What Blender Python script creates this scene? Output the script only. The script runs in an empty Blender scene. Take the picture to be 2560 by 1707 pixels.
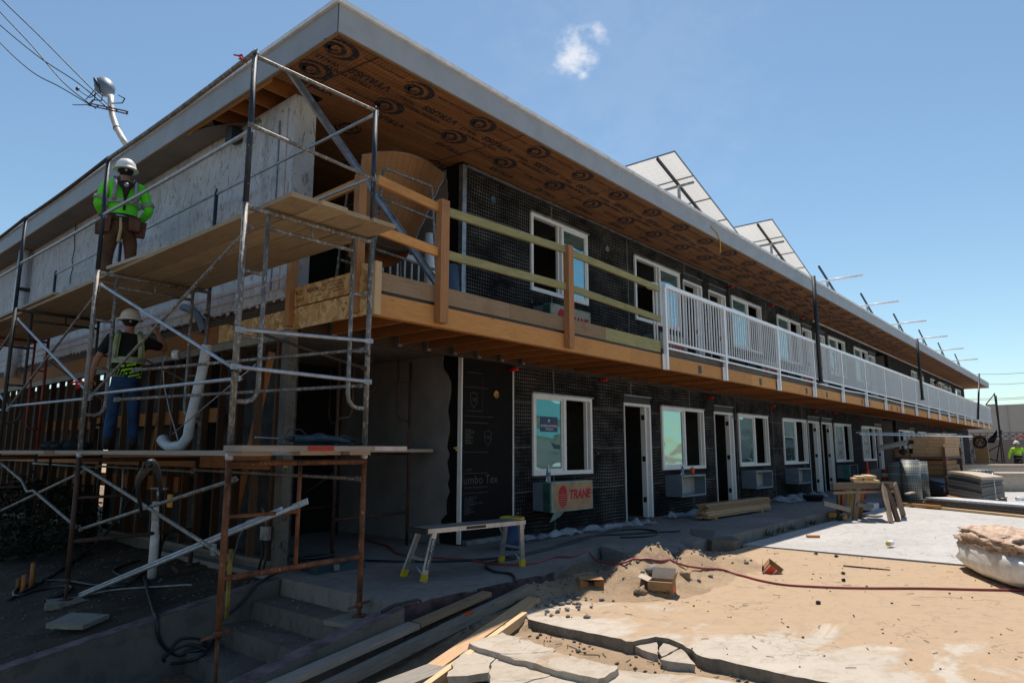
import bpy, math, random
from math import sin, cos, pi, radians, sqrt, atan2
from mathutils import Vector, Matrix, Quaternion, noise
random.seed(7)
SC = bpy.context.scene
COL = SC.collection

# ------------------------------------------------ camera, sky, sun, exposure
CAMH, PITCH, HEAD, FPX = 1.27, radians(9.04), radians(40.5), 1707.0
cd = bpy.data.cameras.new('camera'); cam = bpy.data.objects.new('camera', cd); COL.objects.link(cam)
cam.location = (0, 0, CAMH); cam.rotation_euler = (pi/2 + PITCH, 0, HEAD - pi/2)
cd.sensor_width = 36; cd.lens = FPX/2560*36; cd.clip_start = .05; cd.clip_end = 6000
SC.camera = cam
SUN = Vector((.37, .24, 1)).normalized()
SUN_EL = math.asin(SUN.z); SUN_AZ = atan2(SUN.x, SUN.y)
w = bpy.data.worlds.new('World'); SC.world = w; w.use_nodes = True
nt = w.node_tree; N = nt.nodes; LK = nt.links
bg = N['Background']; bg.inputs['Strength'].default_value = .115
sky = N.new('ShaderNodeTexSky'); sky.sky_type = 'NISHITA'; sky.sun_disc = False
sky.sun_elevation = SUN_EL; sky.sun_rotation = SUN_AZ; sky.altitude = 50; sky.air_density = 1.0; sky.dust_density = .25; sky.ozone_density = 1.0
tc = N.new('ShaderNodeTexCoord')
def cloud(dirv, size, thr, seed, amt):
    'mask of a small wisp of cloud around one direction of the sky'
    vm = N.new('ShaderNodeVectorMath'); vm.operation = 'DISTANCE'; LK.new(tc.outputs['Generated'], vm.inputs[0]); vm.inputs[1].default_value = dirv
    nz = N.new('ShaderNodeTexNoise'); nz.inputs['Scale'].default_value = 19; nz.inputs['Detail'].default_value = 10; nz.inputs['Roughness'].default_value = .62
    mp = N.new('ShaderNodeMapping'); mp.inputs['Location'].default_value = (seed, 0, 0); mp.inputs['Scale'].default_value = (1, 1, 1.5)
    LK.new(tc.outputs['Generated'], mp.inputs[0]); LK.new(mp.outputs[0], nz.inputs['Vector'])
    r = N.new('ShaderNodeMapRange'); r.inputs[1].default_value = 0; r.inputs[2].default_value = size; r.inputs[3].default_value = .36; r.inputs[4].default_value = -.22
    LK.new(vm.outputs['Value'], r.inputs[0])
    a = N.new('ShaderNodeMath'); a.operation = 'ADD'; LK.new(nz.outputs[0], a.inputs[0]); LK.new(r.outputs[0], a.inputs[1])
    r2 = N.new('ShaderNodeMapRange'); r2.interpolation_type = 'SMOOTHSTEP'; r2.inputs[1].default_value = thr; r2.inputs[2].default_value = thr+.40; r2.inputs[4].default_value = amt
    LK.new(a.outputs[0], r2.inputs[0]); return r2.outputs[0]
def pray(x, y):
    f = Vector((cos(HEAD)*cos(PITCH), sin(HEAD)*cos(PITCH), sin(PITCH))); r = Vector((sin(HEAD), -cos(HEAD), 0)); u = r.cross(f)
    return f + r*((x-1280)/FPX) + u*((853.5-y)/FPX)
tint = N.new('ShaderNodeMix'); tint.data_type = 'RGBA'; tint.blend_type = 'MULTIPLY'; tint.inputs[0].default_value = 1; LK.new(sky.outputs[0], tint.inputs[6]); tint.inputs[7].default_value = (.80, .89, .86, 1)
masks = [cloud(pray(1440, 128).normalized(), .080, .62, 3.1, 1), cloud(pray(1500, 80).normalized(), .045, .60, 3.1, .8), cloud(pray(1458, 192).normalized(), .028, .62, 3.1, .8),
         cloud(pray(1560, 230).normalized(), .40, .50, 9.0, .05)]
cur = tint.outputs[2]
for m in masks:
    mx = N.new('ShaderNodeMix'); mx.data_type = 'RGBA'; LK.new(m, mx.inputs[0]); LK.new(cur, mx.inputs[6]); mx.inputs[7].default_value = (6.2, 6.3, 6.5, 1); cur = mx.outputs[2]
LK.new(cur, bg.inputs['Color'])
sl = bpy.data.lights.new('sun', 'SUN'); sl.energy = 4.8; sl.angle = radians(.53); sl.color = (1, .93, .84)
so = bpy.data.objects.new('sun', sl); COL.objects.link(so); so.rotation_euler = SUN.to_track_quat('Z', 'Y').to_euler(); so.location = (10, 0, 30)
SC.view_settings.view_transform = 'Standard'; SC.view_settings.look = 'None'; SC.view_settings.exposure = .42; SC.view_settings.gamma = 1
SC.view_settings.use_curve_mapping = False

# ------------------------------------------------ measuring helpers (photo pixel -> point on a known plane of the place)
CP = Vector((0, 0, CAMH))
def onz(x, y, z): d = pray(x, y); return CP + d*((z-CAMH)/d.z)
def ony(x, y, v): d = pray(x, y); return CP + d*(v/d.y)
def onx(x, y, v): d = pray(x, y); return CP + d*(v/d.x)
def xat(px, z, Y):
    k = (px-1280)/FPX
    return (k*(Y*sin(HEAD)*cos(PITCH)+(z-CAMH)*sin(PITCH)) + Y*cos(HEAD))/(sin(HEAD)-k*cos(HEAD)*cos(PITCH))

# ------------------------------------------------ materials
def newmat(name):
    m = bpy.data.materials.new(name); m.use_nodes = True
    return m, m.node_tree.nodes, m.node_tree.links, m.node_tree.nodes['Principled BSDF']
def ramp(Nn, pts):
    r = Nn.new('ShaderNodeValToRGB'); e = r.color_ramp.elements
    while len(e) < len(pts): e.new(.5)
    for i, (p, c) in enumerate(pts): e[i].position = p; e[i].color = (*c, 1) if len(c) == 3 else c
    return r
def noisen(Nn, L, src, scale, detail=5, rough=.6, sc=None, dist=0):
    n = Nn.new('ShaderNodeTexNoise'); n.inputs['Scale'].default_value = scale; n.inputs['Detail'].default_value = detail
    n.inputs['Roughness'].default_value = rough; n.inputs['Distortion'].default_value = dist
    if sc is not None:
        mp = Nn.new('ShaderNodeMapping'); mp.inputs['Scale'].default_value = sc; L.new(src, mp.inputs[0]); src = mp.outputs[0]
    L.new(src, n.inputs['Vector']); return n.outputs[0]
def mixc(Nn, L, fac, a, b, mode='MIX'):
    m = Nn.new('ShaderNodeMix'); m.data_type = 'RGBA'; m.blend_type = mode
    for v, i in ((fac, 0), (a, 6), (b, 7)):
        if isinstance(v, (int, float)): m.inputs[i].default_value = v
        elif isinstance(v, tuple): m.inputs[i].default_value = (*v, 1) if len(v) == 3 else v
        else: L.new(v, m.inputs[i])
    return m.outputs[2]
def mth(Nn, L, op, a, b=0.0):
    m = Nn.new('ShaderNodeMath'); m.operation = op
    for v, i in ((a, 0), (b, 1)):
        if isinstance(v, (int, float)): m.inputs[i].default_value = v
        else: L.new(v, m.inputs[i])
    return m.outputs[0]
def step(Nn, L, v, lo, hi):
    r = Nn.new('ShaderNodeMapRange'); r.interpolation_type = 'SMOOTHSTEP'; r.inputs[1].default_value = lo; r.inputs[2].default_value = hi; L.new(v, r.inputs[0]); return r.outputs[0]
def bump(Nn, L, p, h, strength=.3, dist=.02):
    b = Nn.new('ShaderNodeBump'); b.inputs['Strength'].default_value = strength; b.inputs['Distance'].default_value = dist
    L.new(h, b.inputs['Height']); L.new(b.outputs[0], p.inputs['Normal'])
MATS = {}
def mottled(name, c1, c2, scale=6, rough=.8, metal=0, bs=.2, bscale=40, c3=None, thr=.62, sc=None, spec=.4):
    m, Nn, L, p = newmat(name); o = Nn.new('ShaderNodeTexCoord').outputs['Object']
    col = ramp(Nn, [(.3, c1), (.7, c2)]); L.new(noisen(Nn, L, o, scale, sc=sc), col.inputs[0]); out = col.outputs[0]
    if c3: out = mixc(Nn, L, step(Nn, L, noisen(Nn, L, o, scale*3.1, 6, .65), thr, thr+.05), out, c3)
    L.new(out, p.inputs['Base Color']); p.inputs['Roughness'].default_value = rough; p.inputs['Metallic'].default_value = metal
    p.inputs['Specular IOR Level'].default_value = spec
    if bs: bump(Nn, L, p, noisen(Nn, L, o, bscale, 4), bs, .01)
    MATS[name] = m; return m
def wood(name, c1, c2, knot=None, rough=.75, grain=1.0, vary=.35):
    m, Nn, L, p = newmat(name); uv = Nn.new('ShaderNodeTexCoord').outputs['UV']; oi = Nn.new('ShaderNodeObjectInfo').outputs['Random']
    g = noisen(Nn, L, uv, 9, 5, .6, (.35, 4*grain, 1), 1.4)
    wv = noisen(Nn, L, uv, 34, 3, .6, (.12, 3*grain, 1))
    col = ramp(Nn, [(.28, c1), (.72, c2)]); L.new(mth(Nn, L, 'ADD', mth(Nn, L, 'MULTIPLY', g, .6), mth(Nn, L, 'MULTIPLY', wv, .4)), col.inputs[0])
    out = col.outputs[0]
    v = Nn.new('ShaderNodeHueSaturation'); L.new(out, v.inputs['Color'])
    r = Nn.new('ShaderNodeMapRange'); r.inputs[3].default_value = 1-vary; r.inputs[4].default_value = 1+vary*.6; L.new(oi, r.inputs[0]); L.new(r.outputs[0], v.inputs['Value']); out = v.outputs[0]
    vo = Nn.new('ShaderNodeTexVoronoi'); vo.inputs['Scale'].default_value = 3.2; mp = Nn.new('ShaderNodeMapping'); mp.inputs['Scale'].default_value = (.5, 2.2, 1); L.new(uv, mp.inputs[0]); L.new(mp.outputs[0], vo.inputs['Vector'])
    kn = mth(Nn, L, 'SUBTRACT', 1.0, step(Nn, L, vo.outputs['Distance'], .035, .085))
    out = mixc(Nn, L, mth(Nn, L, 'MULTIPLY', kn, .7), out, knot or tuple(x*.35 for x in c1))
    dn = step(Nn, L, noisen(Nn, L, uv, 2.2, 6, .7), .5, .75)
    out = mixc(Nn, L, mth(Nn, L, 'MULTIPLY', dn, .4), out, tuple(x*.5 for x in c1))
    L.new(out, p.inputs['Base Color']); p.inputs['Roughness'].default_value = rough; p.inputs['Specular IOR Level'].default_value = .25
    bump(Nn, L, p, wv, .25, .004); MATS[name] = m; return m
def pipe(name, base, base2, spat, thr=.52, metal=.3, rough=.55):
    m, Nn, L, p = newmat(name); o = Nn.new('ShaderNodeTexCoord').outputs['Object']
    col = ramp(Nn, [(.35, base), (.62, base2)]); L.new(noisen(Nn, L, o, 9, 5, .6, (1, 1, .5)), col.inputs[0])
    s = step(Nn, L, noisen(Nn, L, o, 38, 7, .75, (1, 1, .5)), thr, thr+.12)
    s2 = noisen(Nn, L, o, 120, 3, .6)
    out = mixc(Nn, L, s, col.outputs[0], spat); out = mixc(Nn, L, step(Nn, L, s2, .64, .7), out, tuple(x*.12 for x in spat))
    L.new(out, p.inputs['Base Color']); p.inputs['Roughness'].default_value = rough
    L.new(mth(Nn, L, 'MULTIPLY', mth(Nn, L, 'SUBTRACT', 1.0, s), metal), p.inputs['Metallic']); bump(Nn, L, p, s, .35, .004); MATS[name] = m; return m
def plain(name, c, rough=.6, metal=0, emit=None, spec=.4, var=.12):
    m, Nn, L, p = newmat(name); o = Nn.new('ShaderNodeTexCoord').outputs['Object']
    L.new(mixc(Nn, L, step(Nn, L, noisen(Nn, L, o, 7, 6, .65), .35, .75), c, tuple(x*(1-var*2.2) for x in c)), p.inputs['Base Color'])
    p.inputs['Roughness'].default_value = rough; p.inputs['Metallic'].default_value = metal; p.inputs['Specular IOR Level'].default_value = spec
    MATS[name] = m; return m

wood('fir', (.50, .21, .06), (.70, .36, .125), vary=.2); wood('fir_red', (.22, .08, .025), (.40, .16, .05)); wood('pine', (.52, .33, .17), (.70, .50, .30), vary=.15)
wood('treated', (.20, .19, .08), (.42, .37, .17), (.05, .07, .04), vary=.15); wood('treated_brown', (.22, .14, .08), (.36, .25, .15), vary=.2)
wood('weathered', (.14, .12, .10), (.30, .27, .23), vary=.3); wood('oldframe', (.07, .035, .02), (.16, .085, .045), vary=.4)
wood('stud_wood_shaded', (.04, .02, .011), (.11, .052, .024), vary=.5); wood('lumber_wood', (.42, .24, .12), (.64, .42, .25), vary=.45); wood('post_wood', (.34, .15, .06), (.50, .25, .11), vary=.15); wood('plank_edge', (.30, .24, .19), (.48, .41, .34), vary=.3)  # stud colour darkened, with the shade on the open studs put into it
wood('plywood', (.32, .235, .14), (.50, .385, .25), (.16, .1, .05), grain=.4, vary=.22); wood('darkwood', (.05, .035, .025), (.12, .08, .055))
pipe('pipe_grey', (.10, .09, .082), (.21, .19, .17), (.44, .39, .34), .50); pipe('pipe_navy', (.012, .018, .028), (.03, .04, .055), (.30, .31, .32), .585)
pipe('pipe_rust', (.05, .02, .011), (.22, .08, .032), (.36, .27, .22), .57, .1, .85); pipe('pipe_black', (.02, .02, .02), (.05, .04, .035), (.25, .22, .2), .6, .1, .7)
pipe('pipe_red', (.16, .02, .015), (.24, .04, .03), (.3, .26, .24), .64, .1); pipe('pipe_zinc', (.30, .32, .35), (.44, .47, .52), (.42, .36, .30), .6, .45, .45)
pipe('pipe_brown', (.035, .02, .014), (.09, .045, .028), (.33, .28, .24), .6, .1, .75)
mottled('stucco_grey', (.17, .155, .15), (.25, .23, .225), 2.2, .95, 0, .6, 18, (.40, .22, .16), .735)
mottled('stucco_rim', (.42, .34, .30), (.56, .46, .42), 9, .95, 0, .6, 30)
mottled('soffit_old', (.17, .14, .12), (.24, .20, .17), 1.5, .95, 0, .5, 50)
mottled('fascia', (.30, .315, .345), (.36, .375, .405), 3, .6, 0, .08, 90, (.32, .33, .35), .73)
plain('fascia_cap', (.82, .83, .85), .35, 0); plain('white_frame', (.80, .78, .76), .45, var=.05); plain('white_rail', (.86, .87, .89), .35, var=.05); plain('white_pvc', (.62, .63, .66), .4)
plain('black_box', (.012, .014, .018), .5); plain('navy_ink', (.012, .02, .035), .85); plain('black_paper', (.013, .012, .012), .9, spec=.12); plain('print_grey', (.085, .08, .078), .9)
plain('galv', (.34, .35, .37), .4, .7, var=.25); plain('alu', (.50, .50, .50), .38, .75); plain('yellow', (.62, .42, .02), .5); plain('old_yellow', (.33, .21, .03), .7, var=.4); plain('steel_dark', (.035, .038, .042), .5, .4)
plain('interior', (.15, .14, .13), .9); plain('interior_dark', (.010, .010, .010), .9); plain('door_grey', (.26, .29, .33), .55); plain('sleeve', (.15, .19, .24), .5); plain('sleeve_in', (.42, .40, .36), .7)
plain('teal', (.05, .20, .18), .4, var=.25); plain('red_paint', (.42, .04, .03), .8); plain('wrap_dark', (.04, .11, .09), .4, var=.3); plain('wrap_pale', (.26, .38, .32), .4, var=.25); wood('horse_wood', (.12, .085, .06), (.27, .20, .145), vary=.35); plain('film_white', (.42, .44, .40), .5, var=.3); plain('trane_red', (.50, .02, .03), .7); plain('red_cap', (.62, .015, .01), .4)
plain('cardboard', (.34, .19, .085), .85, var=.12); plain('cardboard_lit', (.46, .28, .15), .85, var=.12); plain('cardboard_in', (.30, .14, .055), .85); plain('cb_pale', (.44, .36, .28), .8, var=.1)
plain('hose_red', (.30, .055, .06), .5); plain('cable', (.018, .022, .026), .45); plain('hivis', (.13, .80, .03), .75, var=.1); plain('hivis_y', (.42, .78, .03), .7); plain('reflect', (.34, .33, .33), .4)
plain('shirt_black', (.012, .012, .013), .9); plain('skin', (.36, .17, .11), .55, var=.06); plain('helmet', (.80, .79, .76), .35, var=.04); plain('jeans', (.022, .065, .16), .85, var=.3); plain('duck', (.13, .06, .03), .9, var=.25)
plain('boot', (.03, .022, .018), .8); plain('leather', (.16, .06, .035), .7, var=.25); plain('harness', (.03, .015, .012), .8); plain('orange', (.9, .16, .01), .6); plain('cone_orange', (.85, .09, .015), .5)
plain('bucket_blue', (.01, .035, .12), .4); plain('rust_steel', (.12, .05, .025), .8); plain('bag_white', (.72, .70, .66), .4, var=.15); plain('pipe_beige', (.60, .55, .48), .5); plain('bag_blue', (.08, .25, .48), .4); plain('far_wall', (.36, .36, .35), .9, var=.05)
plain('drill_blue', (.015, .04, .055), .5); plain('ribbon_red', (.7, .01, .01), .6); plain('copper', (.4, .2, .06), .4, .6); plain('dark_leaf', (.016, .026, .010), .8, var=.4); plain('leaf', (.05, .08, .02), .7, var=.4); plain('leaf_dry', (.16, .11, .05), .8, var=.4)
plain('tool_dark', (.02, .02, .02), .5); plain('tool_yellow', (.75, .33, .02), .45); plain('red_box', (.75, .07, .02), .7); plain('purple', (.085, .05, .058), .85, var=.4); plain('mauve_top', (.17, .12, .125), .9, var=.35); plain('soot', (.03, .022, .025), .9)
plain('cmu', (.06, .06, .06), .95, var=.3); plain('panel_frame', (.30, .31, .33), .4, .6); plain('tarp_dark', (.02, .022, .028), .5); plain('blue_mesh', (.07, .11, .17), .5); plain('drywall', (.52, .45, .36), .85, var=.1)
# clear plastic sheet
m, Nn, L, p = newmat('plastic_film'); p.inputs['Base Color'].default_value = (.50, .54, .60, 1); p.inputs['Roughness'].default_value = .3; p.inputs['Alpha'].default_value = .55; MATS['plastic_film'] = m
m, Nn, L, p = newmat('clear_plastic'); p.inputs['Base Color'].default_value = (.8, .88, .95, 1); p.inputs['Roughness'].default_value = .1; p.inputs['Transmission Weight'].default_value = .85; MATS['clear_plastic'] = m
# tinted window glass, strongly reflecting
m, Nn, L, p = newmat('glass'); p.inputs['Base Color'].default_value = (.26, .47, .50, 1); p.inputs['Metallic'].default_value = .85; p.inputs['Roughness'].default_value = .03
o = Nn.new('ShaderNodeTexCoord').outputs['Object']; bump(Nn, L, p, noisen(Nn, L, o, 1.2, 1, .4, (1, 1, 2.2)), .22, .05); MATS['glass'] = m
# solar panel underside
m, Nn, L, p = newmat('solar_back'); uv = Nn.new('ShaderNodeTexCoord').outputs['UV']
br = Nn.new('ShaderNodeTexBrick'); br.offset = 0; br.inputs['Scale'].default_value = 1; br.inputs['Mortar Size'].default_value = .006; br.inputs['Brick Width'].default_value = .165; br.inputs['Row Height'].default_value = .165
br.inputs['Color1'].default_value = (.56, .55, .53, 1); br.inputs['Color2'].default_value = (.54, .53, .51, 1); br.inputs['Mortar'].default_value = (.80, .80, .79, 1); L.new(uv, br.inputs[0]); L.new(br.outputs[0], p.inputs['Base Color'])
p.inputs['Roughness'].default_value = .5; p.inputs['Transmission Weight'].default_value = 0
tr = Nn.new('ShaderNodeBsdfTranslucent'); tr.inputs[0].default_value = (.7, .68, .64, 1); ms = Nn.new('ShaderNodeMixShader'); ms.inputs[0].default_value = .38
L.new(p.outputs[0], ms.inputs[1]); L.new(tr.outputs[0], ms.inputs[2]); L.new(ms.outputs[0], Nn['Material Output'].inputs[0]); MATS['solar_back'] = m
# white rough trowelled stucco
m, Nn, L, p = newmat('stucco_white'); o = Nn.new('ShaderNodeTexCoord').outputs['Object']
c = ramp(Nn, [(.3, (.42, .42, .445)), (.7, (.57, .57, .60))]); L.new(noisen(Nn, L, o, 1.6, 6, .6), c.inputs[0])
fl = step(Nn, L, noisen(Nn, L, o, 13, 6, .78, (1, 1, .40), 1.2), .545, .62); out = mixc(Nn, L, mth(Nn, L, 'MULTIPLY', fl, .75), c.outputs[0], (.19, .175, .17))
st = step(Nn, L, noisen(Nn, L, o, 1.3, 4, .6, (1, 1.6, .12)), .60, .72); out = mixc(Nn, L, mth(Nn, L, 'MULTIPLY', st, .45), out, (.24, .23, .22))
L.new(out, p.inputs['Base Color']); p.inputs['Roughness'].default_value = .95; bump(Nn, L, p, fl, .5, .012); MATS['stucco_white'] = m
# concrete, sand, soil
def ground_mat(name, a, b, c3, spots, sandmix=None, scale=.9, bs=.5, darker=None):
    m, Nn, L, p = newmat(name); o = Nn.new('ShaderNodeTexCoord').outputs['Object']
    c = ramp(Nn, [(.32, a), (.68, b)]); L.new(noisen(Nn, L, o, scale, 7, .62, None, .5), c.inputs[0]); out = c.outputs[0]
    out = mixc(Nn, L, mth(Nn, L, 'MULTIPLY', step(Nn, L, noisen(Nn, L, o, scale*9, 6, .7), .5, .75), .45), out, c3)
    if sandmix:
        s = step(Nn, L, mth(Nn, L, 'ADD', noisen(Nn, L, o, 1.1, 8, .62, (1, 1.7, 1), .8), mth(Nn, L, 'MULTIPLY', sandmix(Nn, L, o), 1)), .48, .62)
        out = mixc(Nn, L, s, out, (.385, .275, .18))
    out = mixc(Nn, L, mth(Nn, L, 'MULTIPLY', step(Nn, L, noisen(Nn, L, o, 5.5, 7, .7, (1, 1.6, 1), .6), .47, .66), .42), out, tuple(v*.72 for v in c3))
    if 'slab_s' in name or name == 'concrete' or 'piece' in name:
        for vs_, wd_ in ((.55, .004), (2.3, .006)):
            vo = Nn.new('ShaderNodeTexVoronoi'); vo.feature = 'DISTANCE_TO_EDGE'; vo.inputs['Scale'].default_value = vs_
            dd = Nn.new('ShaderNodeVectorMath'); dd.operation = 'ADD'; ns = Nn.new('ShaderNodeTexNoise'); ns.inputs['Scale'].default_value = 3.5; ns.inputs['Detail'].default_value = 6; L.new(o, ns.inputs['Vector']); sc_ = Nn.new('ShaderNodeVectorMath'); sc_.operation = 'SCALE'; sc_.inputs['Scale'].default_value = .35; L.new(ns.outputs[1], sc_.inputs[0]); L.new(o, dd.inputs[0]); L.new(sc_.outputs[0], dd.inputs[1]); L.new(dd.outputs[0], vo.inputs['Vector'])
            ck = mth(Nn, L, 'MULTIPLY', mth(Nn, L, 'LESS_THAN', vo.outputs['Distance'], wd_), step(Nn, L, noisen(Nn, L, o, 1.3, 3, .6), .50, .60)); out = mixc(Nn, L, mth(Nn, L, 'MULTIPLY', ck, .6), out, (.10, .08, .06))
        sk = step(Nn, L, noisen(Nn, L, o, 2.2, 6, .72, (.35, 2.2, 1), 1.2), .56, .72); out = mixc(Nn, L, mth(Nn, L, 'MULTIPLY', sk, .35), out, (.27, .205, .145))
    dk = step(Nn, L, noisen(Nn, L, o, 42, 3, .6), .66, .72); out = mixc(Nn, L, mth(Nn, L, 'MULTIPLY', dk, spots), out, (.06, .05, .04))
    L.new(out, p.inputs['Base Color']); p.inputs['Roughness'].default_value = .95; p.inputs['Specular IOR Level'].default_value = .2
    bump(Nn, L, p, mth(Nn, L, 'ADD', noisen(Nn, L, o, 24, 8, .75), mth(Nn, L, 'MULTIPLY', noisen(Nn, L, o, 5, 4, .6), 1.6)), bs, .03); MATS[name] = m; return m
ground_mat('sand', (.29, .20, .125), (.40, .285, .185), (.25, .18, .12), .5, bs=.7)
ground_mat('soil', (.045, .035, .028), (.085, .065, .05), (.03, .024, .02), .5, scale=1.6, bs=.9)
ground_mat('soil_mid', (.15, .11, .075), (.27, .19, .125), (.11, .085, .065), .5, scale=1.6, bs=.9)
ground_mat('concrete', (.37, .355, .34), (.45, .43, .41), (.33, .30, .27), .12, bs=.22)
ground_mat('concrete_old', (.17, .155, .145), (.26, .235, .215), (.12, .11, .105), .2, bs=.3)
ground_mat('concrete_dark', (.10, .09, .078), (.17, .15, .13), (.07, .065, .06), .2, bs=.3)
def smask(Nn, L, o):
    sp = Nn.new('ShaderNodeSeparateXYZ'); L.new(o, sp.inputs[0])
    r = Nn.new('ShaderNodeMapRange'); r.inputs[1].default_value = 4.9; r.inputs[2].default_value = 7.2; r.inputs[3].default_value = -.10; r.inputs[4].default_value = .30; L.new(sp.outputs[0], r.inputs[0])
    r2 = Nn.new('ShaderNodeMapRange'); r2.inputs[1].default_value = -.4; r2.inputs[2].default_value = 3.0; r2.inputs[3].default_value = .0; r2.inputs[4].default_value = .09; L.new(sp.outputs[1], r2.inputs[0])
    return mth(Nn, L, 'ADD', r.outputs[0], r2.outputs[0])
ground_mat('slab_sandy', (.40, .345, .285), (.475, .42, .355), (.37, .30, .225), .15, smask, bs=.3)
ground_mat('slab_piece', (.37, .315, .255), (.45, .39, .32), (.36, .26, .17), .25, lambda Nn, L, o: mth(Nn, L, 'MULTIPLY', 1.0, -.04), bs=.45)
ground_mat('slab_edge', (.20, .16, .12), (.34, .28, .22), (.10, .085, .07), .4, scale=3, bs=.9)
# wire lath over black paper
def lath(name, base, wire, gx, gz, amp):
    m, Nn, L, p = newmat(name); o = Nn.new('ShaderNodeTexCoord').outputs['Object']; sp = Nn.new('ShaderNodeSeparateXYZ')
    ns = Nn.new('ShaderNodeTexNoise'); ns.inputs['Scale'].default_value = 1.1; ns.inputs['Detail'].default_value = 3; L.new(o, ns.inputs['Vector']); sv = Nn.new('ShaderNodeVectorMath'); sv.operation = 'SCALE'; sv.inputs['Scale'].default_value = .09; L.new(ns.outputs[1], sv.inputs[0]); av = Nn.new('ShaderNodeVectorMath'); av.operation = 'ADD'; L.new(o, av.inputs[0]); L.new(sv.outputs[0], av.inputs[1]); L.new(av.outputs[0], sp.inputs[0])
    def line(v, period, wd):
        f = mth(Nn, L, 'FRACT', mth(Nn, L, 'DIVIDE', v, period)); return mth(Nn, L, 'LESS_THAN', f, wd)
    s1 = mth(Nn, L, 'ADD', sp.outputs[0], mth(Nn, L, 'MULTIPLY', sp.outputs[1], 1.0))
    h = line(sp.outputs[2], gz, .15); v = line(s1, gx, .17)
    g = mth(Nn, L, 'MAXIMUM', h, mth(Nn, L, 'MULTIPLY', v, .9))
    n1 = step(Nn, L, noisen(Nn, L, o, 1.3, 7, .72, (1, 1, 1.6)), .34, .70); n2 = step(Nn, L, noisen(Nn, L, o, 3.0, 4, .7, (.5, .5, 22)), .28, .66)
    k = mth(Nn, L, 'MULTIPLY', mth(Nn, L, 'MULTIPLY', g, n1), mth(Nn, L, 'ADD', mth(Nn, L, 'MULTIPLY', n2, .75), .25))
    out = mixc(Nn, L, mth(Nn, L, 'MULTIPLY', k, amp), base, wire)
    lap = mth(Nn, L, 'MAXIMUM', line(sp.outputs[2], .68, .02), line(s1, 2.45, .012)); out = mixc(Nn, L, mth(Nn, L, 'MULTIPLY', lap, .35), out, wire); dus = step(Nn, L, noisen(Nn, L, o, .9, 7, .75, (1, 1, .7)), .54, .74); out = mixc(Nn, L, mth(Nn, L, 'MULTIPLY', dus, .30), out, (.12, .105, .09))
    vo = Nn.new('ShaderNodeTexVoronoi'); vo.inputs['Scale'].default_value = 2.6; L.new(o, vo.inputs['Vector'])
    dots = mth(Nn, L, 'LESS_THAN', vo.outputs['Distance'], .045); out = mixc(Nn, L, mth(Nn, L, 'MULTIPLY', dots, .6), out, (.42, .42, .42))
    L.new(out, p.inputs['Base Color']); p.inputs['Roughness'].default_value = .85; p.inputs['Specular IOR Level'].default_value = .12; bump(Nn, L, p, g, .4, .006); MATS[name] = m
lath('lath_wall', (.007, .0068, .0068), (.34, .31, .29), .052, .056, .85)
lath('lath_far', (.016, .016, .017), (.24, .23, .23), .05, .0375, .35)
MATS['worn_ink'] = None; m, Nn, L, p = newmat('worn_ink'); o = Nn.new('ShaderNodeTexCoord').outputs['Object']; L.new(mixc(Nn, L, step(Nn, L, noisen(Nn, L, o, 30, 5, .75), .50, .60), (.012, .018, .032), (.11, .055, .028)), p.inputs['Base Color']); p.inputs['Roughness'].default_value = .9; MATS['worn_ink'] = m
# orange-brown paper backed lath of the eaves
m, Nn, L, p = newmat('soffit_lath'); o = Nn.new('ShaderNodeTexCoord').outputs['Object']; sp = Nn.new('ShaderNodeSeparateXYZ'); L.new(o, sp.inputs[0])
c = ramp(Nn, [(.3, (.24, .10, .034)), (.7, (.38, .175, .066))]); L.new(noisen(Nn, L, o, 2.0, 5, .6, (.3, 2.2, 1)), c.inputs[0])
f = mth(Nn, L, 'FRACT', mth(Nn, L, 'DIVIDE', sp.outputs[1], .032)); ln = mth(Nn, L, 'LESS_THAN', f, .34)
f2 = mth(Nn, L, 'FRACT', mth(Nn, L, 'DIVIDE', sp.outputs[0], .05)); l2 = mth(Nn, L, 'LESS_THAN', f2, .45)
k = mth(Nn, L, 'MULTIPLY', ln, l2); out = mixc(Nn, L, mth(Nn, L, 'MULTIPLY', k, .85), c.outputs[0], (.03, .017, .010))
rib = mth(Nn, L, 'LESS_THAN', mth(Nn, L, 'FRACT', mth(Nn, L, 'DIVIDE', sp.outputs[1], .155)), .07); out = mixc(Nn, L, mth(Nn, L, 'MULTIPLY', rib, .6), out, (.07, .035, .02))
sm = mth(Nn, L, 'LESS_THAN', mth(Nn, L, 'FRACT', mth(Nn, L, 'DIVIDE', mth(Nn, L, 'ADD', sp.outputs[0], mth(Nn, L, 'MULTIPLY', sp.outputs[1], .12)), 2.44)), .009); out = mixc(Nn, L, sm, out, (.02, .015, .01))
st = step(Nn, L, noisen(Nn, L, o, 7, 5, .7, (.12, 5, 1)), .40, .68); out = mixc(Nn, L, mth(Nn, L, 'MULTIPLY', st, .55), out, (.055, .028, .013)); dts = step(Nn, L, noisen(Nn, L, o, 34, 3, .7), .60, .66); out = mixc(Nn, L, mth(Nn, L, 'MULTIPLY', dts, .55), out, (.03, .018, .01))
L.new(out, p.inputs['Base Color']); p.inputs['Roughness'].default_value = .8; bump(Nn, L, p, k, .5, .006); MATS['soffit_lath'] = m
m, Nn, L, p = newmat('lath_sheet'); uv = Nn.new('ShaderNodeTexCoord').outputs['UV']; sp = Nn.new('ShaderNodeSeparateXYZ'); L.new(uv, sp.inputs[0])
c = ramp(Nn, [(.3, (.28, .115, .035)), (.7, (.40, .18, .06))]); L.new(noisen(Nn, L, uv, 3, 4, .6), c.inputs[0])
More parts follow.
